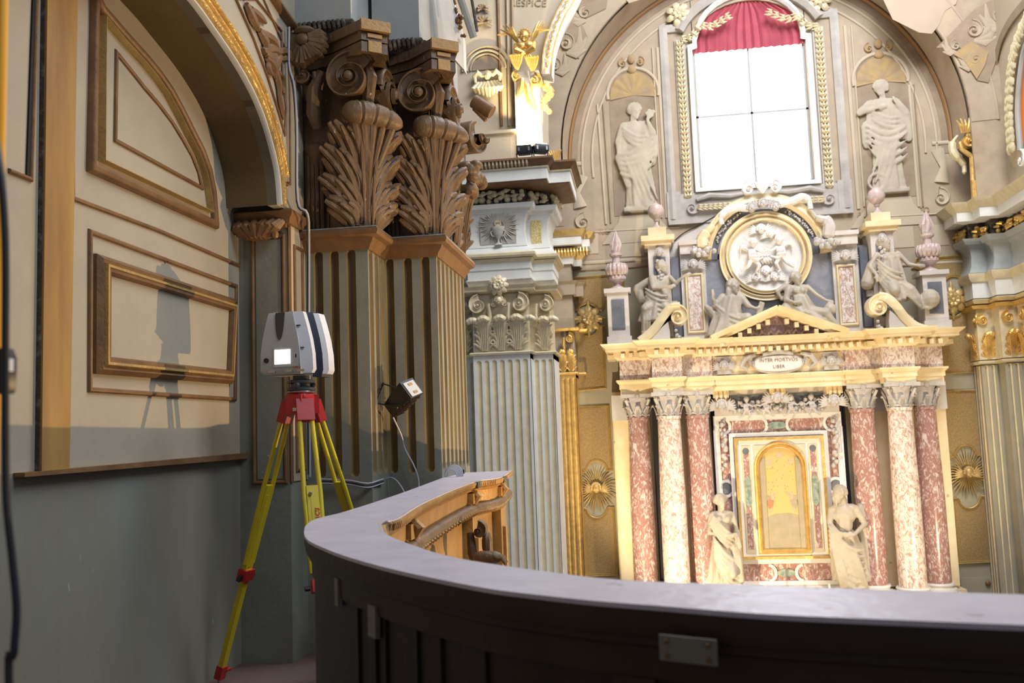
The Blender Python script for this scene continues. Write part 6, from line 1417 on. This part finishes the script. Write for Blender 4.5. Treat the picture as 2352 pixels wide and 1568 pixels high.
# ---- central frame
YF = 17.6
ff = thing('altar_picture_frame', 'inlaid red and white marble frame around the golden arched altar painting', 'frame', (AX, YF, -1.8))
AXF = AX-.02
def band(x, z0, z1, w, h, m_, name, y=YF):
    g = G(); g.sweep([(AXF-x,y,z0),(AXF+x,y,z0),(AXF+x,y,z1),(AXF-x,y,z1)], (0,-1,0), [(-w/2,0),(-w/2,h),(w/2,h),(w/2,0)], True); return obj(name, g, M[m_], ff)
g = G(); g.box(AXF-1.14, AXF+1.14, YF, 17.76, -1.75, 1.5); obj('red_field', g, M['red'], ff)
band(1.10, -1.62, 1.42, .10, .05, 'wmarble', 'white_outer_band'); band(.85, -1.22, 1.10, .07, .07, 'wmarble', 'white_inner_band')
for sx in (-1, 1):
    g = G(); g.box(AXF+sx*1.14-.02, AXF+sx*1.14+.02, YF-.06, YF, -1.6, 1.2); obj('side_band', g, M['wmarble'], ff)
    for z in (1.27, .12, -1.42):
        g = G(); g.sweep([V((AXF+sx*.98+.13*cos(a), YF, z+.14*sin(a))) for a in [2*pi*i/20 for i in range(20)]], (0,-1,0), bp(.05,.03), True); obj('white_circle', g, M['wmarble'], ff)
    g = G(); g.lathe([(.11,0),(.11,.02),(0,.02)], (AXF+sx*.98, YF, .12), 20, (0,-1,0)); obj('dark_roundel', g, M['blueD'], ff)
for z in (1.26, -1.43):
    for sx in (-1, 1):
        g = G(); g.sweep([V((AXF+sx*(.30-.12*sin(a)), YF, z+.14*cos(a))) for a in [pi*i/12 for i in range(13)]], (0,-1,0), bp(.05,.03)); obj('white_scallop', g, M['wmarble'], ff)
    g = G(); g.rings([[V((AXF+.17*k*cos(a), y, z+.07*k*sin(a))) for a in [2*pi*i/20 for i in range(20)]] for k, y in ((1,YF),(1,YF-.03),(.8,YF-.035))]); obj('green_oval', g, M['greenm'], ff)
g = G(); g.box(AXF-1.15, AXF+1.15, YF-.05, YF, -1.80, -1.64); obj('plinth', g, M['creamG'], ff)
# gold frame and inner board
def gband(x, z0, z1, w, h, m_, name, y): return band(x, z0, z1, w, h, m_, name, y)
g = G(); g.box(AXF-.80, AXF+.80, YF-.10, YF, -1.18, 1.05); obj('inner_board', g, M['wmarble'], ff)
gband(.775, -1.14, 1.02, .05, .05, 'gilt', 'gilt_frame', YF-.10)
for sx in (-1, 1):
    g = G(); g.box(AXF+sx*.60-.085, AXF+sx*.60+.085, YF-.115, YF-.10, -1.05, .90); obj('gilt_side_panel', g, M['goldpale'], ff)
    g = G(); g.box(AXF+sx*.60-.05, AXF+sx*.60+.05, YF-.122, YF-.11, -.98, .84); obj('red_inlay', g, M['red'], ff)
    g = G(); g.prism([(AXF+sx*.60+a, YF-.122, z) for a, z in ((-.055,-.15),(0,-.25),(.055,-.15),(.055,.27),(0,.37),(-.055,.27))], (0,-.012,0)); obj('green_lozenge', g, M['greenm'], ff)
    g = G(); g.lathe([(.06,0),(.05,.012),(0,.014)], (AXF+sx*.60, YF-.12, .82 if sx > 0 else .80), 14, (0,-1,0)); obj('dark_boss', g, M['blueD'], ff)
    g = G(); g.prism([(AXF+sx*q, YF-.112, z) for q, z in ((.46,.60),(.46,.90),(.17,.90),(.30,.82),(.40,.72))], (0,-.01,0)); obj('gilt_spandrel', g, M['goldpale'], ff)
def archpath(hw, zb, zs, y, k=20): return [V((AXF-hw,y,zb)), V((AXF+hw,y,zb))]+[V((AXF+hw*cos(a), y, zs+hw*sin(a))) for a in [pi*i/k for i in range(k+1)]]
g = G(); g.sweep(archpath(.43, -1.03, .48, YF-.10), (0,-1,0), [(-.05,0),(-.05,.05),(-.02,.09),(.0,.05),(.03,.06),(.05,.0)], True); obj('gilt_arch_frame', g, M['gilt'], ff)
pt_ = thing('altar_painting', 'golden arched altar painting with two small angels', 'painting', (AXF, YF-.11, -1.0))
g = G(); g.prism(archpath(.385, -.98, .46, YF-.10), (0,-.006,0)); obj('gold_ground', g, M['paintY'], pt_)
yp = YF-.108
g = G(); g.prism([(AXF-.385,yp,-.98),(AXF+.385,yp,-.98),(AXF+.385,yp,-.42),(AXF+.1,yp,-.34),(AXF-.15,yp,-.36),(AXF-.385,yp,-.44)], (0,-.003,0)); obj('landscape', g, M['paintG'], pt_)
for sx in (-1, 1):
    g = G(); c = V((AXF+sx*.17, yp-.004, -.05)); g.ell(c+V((0,0,.06)), (.032,.004,.035), 10); g.ell(c+V((sx*.01,0,-.04)), (.045,.004,.07), 10); g.cap(c+V((0,0,-.1)), c+V((sx*.05,0,-.25)), .028, .016, 8); g.cap(c+V((-sx*.02,0,0)), c+V((-sx*.10,0,.09)), .016, .010, 6)
    g.xf(Matrix.Translation(c) @ Matrix.Diagonal((1,.25,1,1)) @ Matrix.Translation(-c)); obj('painted_angel', g, M['skin'], pt_)
    g = G(); g.prism([c+V((sx*a,-.004,b)) for a, b in ((-.02,-.06),(.07,-.03),(.10,-.12),(.06,-.22),(.0,-.16))], (0,-.003,0)); obj('painted_robe', g, M['robe' if sx < 0 else 'paintG'], pt_)
    g = G(); g.prism([c+V((sx*a,-.002,b)) for a, b in ((.02,.0),(.14,.05),(.10,-.06),(.04,-.06))], (0,-.003,0)); obj('painted_wing', g, M['paintG'], pt_)
g = G()
rs_ = random.Random(31)
for k in range(26): g.ell((AXF+rs_.uniform(-.24,.24), yp, rs_.uniform(.02,.62)), (.008,.003,.010), 6)
tag(obj('star_pattern', g, M['robe'], pt_), kind='stuff')
for x, z in ((0,.72),(-.2,.6),(.2,.6)): g = G(); g.ell((AXF+x, yp, z), (.04,.004,.045), 8); g.prism([(AXF+x-.09,yp,z-.02),(AXF+x,yp,z+.01),(AXF+x+.09,yp,z-.02),(AXF+x,yp,z-.06)], (0,-.003,0)); obj('painted_cherub', g, M['skin'], pt_)
g = G()
for k in range(7): g.ell((AXF-.2+.065*k, yp-.003, -.62-.04*(k % 3)), (.02,.002,.035), 8)
obj('painted_crowd', g, M['paintG'], pt_)
for sx in (-1, 1):
    g = G(); g.prism([(AXF+sx*.385, YF-.12, -.98), (AXF+sx*.385, YF-.12, .5), (AXF+sx*.345, YF-.12, .62), (AXF+sx*.27,YF-.12,.70), (AXF+sx*.27,YF-.12,.3), (AXF+sx*.285,YF-.12,-.98)], (0,-.004,0)); tag(obj('painted_border', g, M['paintG'], pt_), 'dull olive painted border')
# top relief with putti
tr = thing('putti_frieze', 'crowded carved frieze of putti and garlands above the marble picture frame', 'frieze', (AX, 17.45, 1.48))
g = G(); g.box(AXF-1.12, AXF+1.12, 17.5, 17.76, 1.46, 1.95); obj('frieze_block', g, M['creamG'], tr)
g = G(); g.box(AXF-.85, AXF-.2, 17.48, 17.51, 1.60, 1.84); g.box(AXF+.2, AXF+.85, 17.48, 17.51, 1.60, 1.84); obj('inset_panels', g, M['blueD'], tr)
for x, d in ((-.55,1),(-.2,-1),(.25,1),(.62,-1)): putto('putto', (AXF+x, 17.40, 1.62), .45, d, tr, 'statueG')
for x in (-1.0, 0, 1.0): g = G(); cherub(g, (AXF+x, 17.36, 1.66 if x else 1.76), (1,0,0), (0,0,1), (0,-1,0), .10, True); obj('cherub_head', g, M['statueG'], tr)
g = G(); rnd = random.Random(12)
for k in range(70): g.ell((AXF-.85+1.7*rnd.random(), 17.44+rnd.uniform(-.05,.04), 1.52+rnd.uniform(0,.2)), rnd.uniform(.025,.05), 6)
tag(obj('garland', g, M['statueG'], tr), kind='stuff')
for x in (-1.0, 0.02, 1.03):
    g = G(); g.box(AXF+x-.14, AXF+x+.14, 17.34, 17.6, 1.80, 1.93)
    for k in range(3): g.tube([(AXF+x-.08+.08*k,17.35,1.92), (AXF+x-.08+.08*k,17.31,1.84), (AXF+x-.08+.08*k,17.36,1.76)], [.03,.035,.02], 6)
    obj('console', g, M['cream'], tr)
for sx in (-1, 1):
    g = G(); garland(g, [(AXF+sx*1.0,17.52,1.35), (AXF+sx*1.0,17.48,1.0), (AXF+sx*.99,17.52,.45)], .065, seed=2); tag(obj('hanging_garland', g, M['statueG'], tr), kind='stuff')
# candles before the frame
for i, x in enumerate((-.92,-.48,.62,1.06)):
    g = G(); xx = AX+x; g.lathe([(0,0),(.018,0),(.018,.30),(0,.302)], (xx, 17.0, -1.84), 10); g.tube([(xx,17.0,-1.54),(xx,17.0,-1.52)], .003, 4); 
    tag(obj('candle', g, M['wmarble']), ('leftmost','second from left','second from right','rightmost')[i]+' of the thin white candles below altar picture', 'candle', 'candles on the altar shelf')
g = G(); g.box(AX-1.2, AX+1.3, 16.9, 17.5, -1.92, -1.84); g.box(AX-1.1, AX+1.2, 17.0, 17.5, -4.2, -1.92); tag(obj('altar_shelf', g, M['cream']), 'cream marble altar shelf under the picture carrying thin candles', 'altar shelf')
# ================================================================ statues
I = lambda x, y, z: V((x, y, z))
def place(g, name, lbl, loc, s=1, mx=1, rz=0, flat=1, m_='statue', vox=.015, cat='statue', sm=2):
    Mx = Matrix.Translation(V(loc)) @ Matrix.Diagonal((1,flat,1,1)) @ Matrix.Rotation(rz, 4, 'Z') @ Matrix.Diagonal((mx*s,s,s,1)); g.xf(Mx)
    o = obj(name, g, M[m_], None, loc); remesh(o, vox, sm); return tag(o, lbl, cat)
def arm(g, sh, el, wr, hd=None, r=.052, sleeve=False):
    g.cap(sh, el, r*(1.5 if sleeve else 1.05), r*(1.3 if sleeve else .85)); g.cap(el, wr, r*(1.1 if sleeve else .82), r*.58); d = V(wr)-V(el); hand(g, I, wr, hd or d)
def torso(g, hip=(0,0,.95), ch=(0,0,1.30), bust=False, rx=.19):
    hip, ch = V(hip), V(ch); g.ell(ch, (rx*.98,.115,.17), 14); g.ell(hip, (rx*.98,.13,.14), 14); g.cap(hip, ch, .125, .13)
    g.cap(ch+V((-.13,0,.09)), ch+V((.13,0,.09)), .07); g.cap(ch+V((0,0,.12)), ch+V((0,-.015,.24)), .062, .052)
    if bust: g.ell(ch+V((-.07,-.10,.02)), (.062,.055,.06), 10); g.ell(ch+V((.07,-.10,.02)), (.062,.055,.06), 10)
# left saint by the frame (female, hand across the waist, looking down toward right)
g = G(); cloth(g, I, (0,0,1.0,.17,.14), (-.02,.02,.04,.27,.22), 8, .30, .5, seed=1); torso(g, bust=True); head(g, I, (.0,-.02,1.64), .95, .25, bun=False); 
arm(g, (-.18,0,1.38), (-.23,-.05,1.10), (.06,-.22,1.06), (1,-.1,.1)); arm(g, (.18,0,1.38), (.23,-.02,1.15), (.22,-.22,.98), (0,-.3,-.8)); folds(g, I, (-.17,-.10,1.40), (.20,-.14,1.02), 4, .05, .06, .028, (-.5,0,-.8))
folds(g, I, (-.2,-.14,1.05), (.22,-.14,.62), 6, .07, .10, .03); folds(g, I, (.2,-.1,1.0), (.26,-.1,.2), 3, .03, .0, .035, (-1,0,0))
g.cap((.08,-.12,.62), (.07,-.24,.42), .09, .08); g.cap((.22,-.10,1.1), (.25,-.12,.3), .06, .05); g.ell((-.08,-.2,.05), (.05,.12,.04)); g.ell((.1,-.22,.05), (.05,.12,.04)); g.box(-.3,.3,-.25,.25,-.06,.02)
place(g, 'saint_statue', 'pale marble saint statue standing left of the golden altar painting, arm across waist', P(1668,1372,Y=17.2), 1.06, rz=.15)
# right saint (male, bowed head looking left, cloak)
g = G(); cloth(g, I, (0,0,1.0,.18,.15), (.06,.02,.30,.26,.2), 7, .34, -.7, seed=4); torso(g, (0,0,.98), (.02,0,1.32)); head(g, I, (-.05,-.04,1.65), 1.0, -1.1, tilt=-.25)
for i in range(4): g.cap((-.09-.01*i,-.10+.02*i,1.56), (-.10,-.12+.03*i,1.45), .03, .015)
arm(g, (.20,0,1.40), (.31,-.02,1.16), (.12,-.2,1.02), (-1,-.1,.0)); arm(g, (-.17,0,1.38), (-.21,-.04,1.18), (-.10,-.18,1.05), (.8,-.2,-.2))
folds(g, I, (-.24,-.12,1.16), (.26,-.14,.78), 7, .07, .12, .034); folds(g, I, (.1,-.16,.85), (.28,-.12,.15), 4, .04, .0, .035, (-1,0,.2)); folds(g, I, (-.2,-.14,.85), (-.1,-.16,.2), 3, .04, .02, .034, (1,0,.1))
g.cap((-.07,-.03,.5), (-.09,-.05,.1), .075, .05); g.cap((.10,-.02,.5), (.16,.0,.1), .075, .05); g.ell((-.10,-.11,.04), (.05,.12,.045)); g.ell((.17,-.08,.04), (.05,.12,.045)); g.box(-.3,.32,-.25,.25,-.06,.02)
g.cap((.28,.1,1.4), (.34,.16,.3), .08, .14)
place(g, 'saint_statue', 'bearded saint statue with cloak standing right of the golden altar painting', P(1950,1378,Y=17.2), 1.14, rz=-.1)
# left pediment figure: veiled woman reclining with a book/cross slab
g = G(); head(g, I, (.05,-.02,1.02), 1.05, .5, veil=True); torso(g, (-.12,.02,.38), (.0,0,.70)); cloth(g, I, (.0,0,.80,.18,.14), (-.18,-.05,.02,.36,.24), 6, .26, .8, seed=6)
g.cap((-.15,-.05,.3), (.26,-.18,.34), .13, .10); g.cap((.26,-.18,.34), (.30,-.18,.0), .10, .07); g.cap((-.15,-.1,.25), (.02,-.2,.02), .12, .09)
folds(g, I, (-.32,-.1,.62), (.28,-.2,.30), 7, .07, .10, .035); folds(g, I, (-.3,-.16,.2), (.3,-.2,.06), 3, .06, .02, .03)
arm(g, (.17,0,.80), (.30,-.08,.58), (.42,-.14,.52), (1,0,.1), sleeve=True); arm(g, (-.18,0,.80), (-.34,-.05,.62), (-.38,-.12,.80), (0,0,1), sleeve=True)
g.obox((.47,-.12,.34), (.05,0,-.02), (0,.03,0), (.10,0,.30)); g.cap((-.5,-.05,.6), (-.25,.05,.3), .06, .10); g.box(-.4,.25,-.2,.2,-.1,.04)
place(g, 'seated_statue', 'veiled marble figure with tablet reclining on left slope of pediment', P(1686,772,Y=17.42), .94, rz=0)
# right pediment figure
g = G(); head(g, I, (-.10,-.02,1.05), 1.0, .35, bun=True); torso(g, (.0,.02,.42), (-.08,0,.74), bust=True); cloth(g, I, (-.06,0,.66,.17,.14), (.06,-.05,.02,.34,.24), 6, .26, -.8, seed=9)
g.cap((.02,-.05,.35), (.38,-.2,.26), .13, .10); g.cap((.38,-.2,.26), (.66,-.22,-.10), .09, .06); g.cap((.0,-.1,.25), (.30,-.25,.08), .12, .09); g.cap((.30,-.25,.08), (.55,-.22,-.14), .09, .05); g.ell((.72,-.24,-.16), (.12,.05,.04))
folds(g, I, (-.3,-.12,.5), (.4,-.2,.22), 6, .07, .09, .034); folds(g, I, (.1,-.2,.2), (.6,-.22,-.12), 3, .06, .03, .03)
arm(g, (.11,0,.84), (.26,-.08,.66), (.44,-.14,.52), (1,0,-.3)); arm(g, (-.26,0,.84), (-.34,-.06,.58), (-.2,-.22,.5), (1,0,0), sleeve=True)
g.cap((-.3,.04,.9), (-.5,.0,.78), .06, .05); g.cap((-.5,0,.78), (-.42,0,.6), .05, .03); g.ell((.50,-.16,.34), (.13,.10,.13)); g.cap((-.36,-.05,.4), (-.3,-.05,.15), .12, .14); g.box(-.4,.4,-.2,.2,-.12,.0)
place(g, 'seated_statue', 'bare shouldered marble figure with globe reclining on right slope of pediment', P(1848,752,Y=17.42), .90, rz=0)
# left scroll figure
g = G(); head(g, I, (.12,-.02,1.18), 1.1, .9); torso(g, (-.02,.0,.50), (.06,0,.84)); cloth(g, I, (.0,0,.85,.18,.15), (-.12,-.05,.02,.30,.24), 6, .26, .8, seed=12)
g.cap((-.05,-.05,.42), (-.28,-.2,.28), .13, .11); g.cap((-.28,-.2,.28), (-.34,-.15,-.22), .10, .06); g.cap((.05,-.1,.42), (.15,-.22,.25), .13, .10); g.cap((-.34,-.15,-.2), (-.30,-.18,-.42), .07, .05); g.ell((-.26,-.26,-.44), (.12,.06,.045))
arm(g, (.24,0,.95), (.36,-.14,.78), (.54,-.20,.92), (1,0,.3)); arm(g, (-.12,0,.95), (-.10,-.20,.72), (.2,-.28,.70), (1,0,.1), sleeve=True)
folds(g, I, (-.28,-.12,.72), (.2,-.22,.52), 7, .08, .08, .034); folds(g, I, (-.3,-.2,.3), (-.36,-.18,-.2), 3, .05, .0, .03, (1,0,0))
g.cap((-.2,.05,.9), (-.42,.1,.75), .07, .10); g.cap((-.42,.1,.75), (-.36,.1,.5), .1, .08)
place(g, 'seated_statue', 'marble figure seated on the left altar scroll holding an open shell, facing right', P(1516,740,Y=17.3), .90, rz=0)
# right scroll figure (woman looking right-up, ball at foot)
g = G(); head(g, I, (-.06,-.02,1.30), 1.15, .6, tilt=.25, bun=True); torso(g, (.02,.0,.58), (-.02,0,.94), bust=True); cloth(g, I, (.0,0,1.0,.19,.14), (.05,-.05,.10,.28,.22), 7, .25, -.6, seed=15)
g.cap((.03,-.05,.5), (.30,-.2,.30), .13, .10); g.cap((.30,-.2,.30), (.52,-.2,-.02), .10, .06); g.cap((-.04,-.08,.5), (.0,-.25,.30), .14, .11); g.ell((.60,-.22,-.08), (.10,.05,.04)); g.ell((.66,-.18,.10), (.19,.17,.19))
arm(g, (.18,0,1.06), (.36,-.02,.82), (.50,-.08,.78), (1,0,-.1)); arm(g, (-.22,0,1.06), (-.38,-.04,.82), (-.30,-.2,.62), (0,-.2,-1))
folds(g, I, (-.26,-.12,.95), (.2,-.2,.62), 6, .08, .1, .034); folds(g, I, (.1,-.2,.5), (.5,-.2,.05), 3, .06, .03, .03); g.cap((-.30,.05,.85), (-.42,.05,.5), .12, .14)
place(g, 'seated_statue', 'marble woman seated on the right altar scroll with a globe at her foot', P(2050,704,Y=17.3), .92, rz=0)
# painted statues of the lunette (flat relief-like painting)
g = G(); cloth(g, I, (0,0,1.12,.2,.16), (.06,0,.02,.24,.2), 7, .26, .7, seed=21); torso(g, (0,0,1.05), (-.02,0,1.38)); head(g, I, (.02,-.02,1.74), 1.05, .35)
arm(g, (-.19,0,1.46), (-.29,-.06,1.18), (-.30,-.12,.94), (.2,0,-1), sleeve=True); arm(g, (.18,0,1.46), (.30,-.08,1.30), (.22,-.18,1.52), (.3,0,1), sleeve=True)
for q in ((.26,1.68),(.33,1.66),(.30,1.60),(.22,1.64)): g.ell((q[0],-.14,q[1]), (.045,.04,.045))
g.cap((-.16,.02,1.42), (-.22,.0,1.0), .12, .12); g.cap((.17,.02,1.42), (.26,.0,.95), .12, .13); folds(g, I, (-.2,-.12,1.42), (.2,-.14,1.25), 3, .06, .08, .026)
folds(g, I, (-.3,-.14,.95), (.30,-.14,1.22), 5, .08, .10, .035); folds(g, I, (-.2,-.15,.95), (.05,-.16,.12), 4, .07, .0, .030, (1,0,0)); g.cap((-.28,-.08,.9), (-.16,-.1,.4), .09, .05); g.cap((.30,.0,1.2), (.26,.02,.8), .10, .08); g.box(-.26,.3,-.2,.2,-.06,.02)
place(g, 'painted_statue', 'painted robed figure holding a lily in niche left of bright window', (.07, YW-.04, 5.62), 1.16, flat=.36, m_='frescoF', vox=.018, cat='painted figure', sm=1)
g = G(); cloth(g, I, (0,0,1.12,.2,.16), (.0,0,.02,.24,.2), 7, .26, -.7, seed=22); torso(g, (0,0,1.05), (.0,0,1.40)); head(g, I, (-.02,-.02,1.76), 1.05, -.3, tilt=.3)
arm(g, (-.20,0,1.48), (-.38,-.06,1.34), (-.12,-.2,1.38), (1,0,.2), sleeve=True); arm(g, (.20,0,1.48), (.34,-.06,1.28), (.18,-.2,1.46), (-.4,0,1), sleeve=True)
g.cap((-.16,.02,1.40), (-.20,.0,1.0), .11, .12); g.cap((.17,.02,1.42), (.27,.0,.95), .12, .13); folds(g, I, (-.2,-.13,1.34), (.22,-.14,1.2), 3, .06, .06, .026)
folds(g, I, (-.3,-.14,1.1), (.32,-.14,1.05), 5, .09, .14, .035); folds(g, I, (.2,-.15,.95), (-.05,-.16,.12), 4, .07, .0, .030, (-1,0,0)); g.cap((.34,0,1.25), (.36,.0,.85), .09, .07); g.cap((-.28,.02,1.1), (-.30,0,.8), .10, .08); g.box(-.24,.3,-.2,.2,-.06,.02)
g.tube([(-.2+.14*cos(a), -.2, .14+.14*sin(a)) for a in [2*pi*i/16 for i in range(16)]], .03, 6, closed=True)
place(g, 'painted_statue', 'painted draped figure with hands at breast in niche right of bright window', (4.82, YW-.04, 5.64), 1.16, flat=.36, m_='frescoF', vox=.018, cat='painted figure', sm=1)

g = G(); g.prism([P(x, y, Y=17.93) for x, y in ((1500,604),(1512,592),(1560,545),(1640,500),(1690,472),(1800,470),(1860,500),(1905,535),(1925,600),(1800,640))], (0,.05,0)); tag(obj('altar_back_slab', g, M['creamG']), 'grey stone backing slab showing behind the attic of the altar', 'stone slab')
g = G(); g.tube(cr([P(x, y, Y=17.90) for x, y in ((1500,604),(1560,543),(1600,520),(1640,498),(1680,474))]), .012, 6); tag(obj('dark_cord', g, M['blackp']), 'dark cord running up behind the left side of altar attic', 'cord')
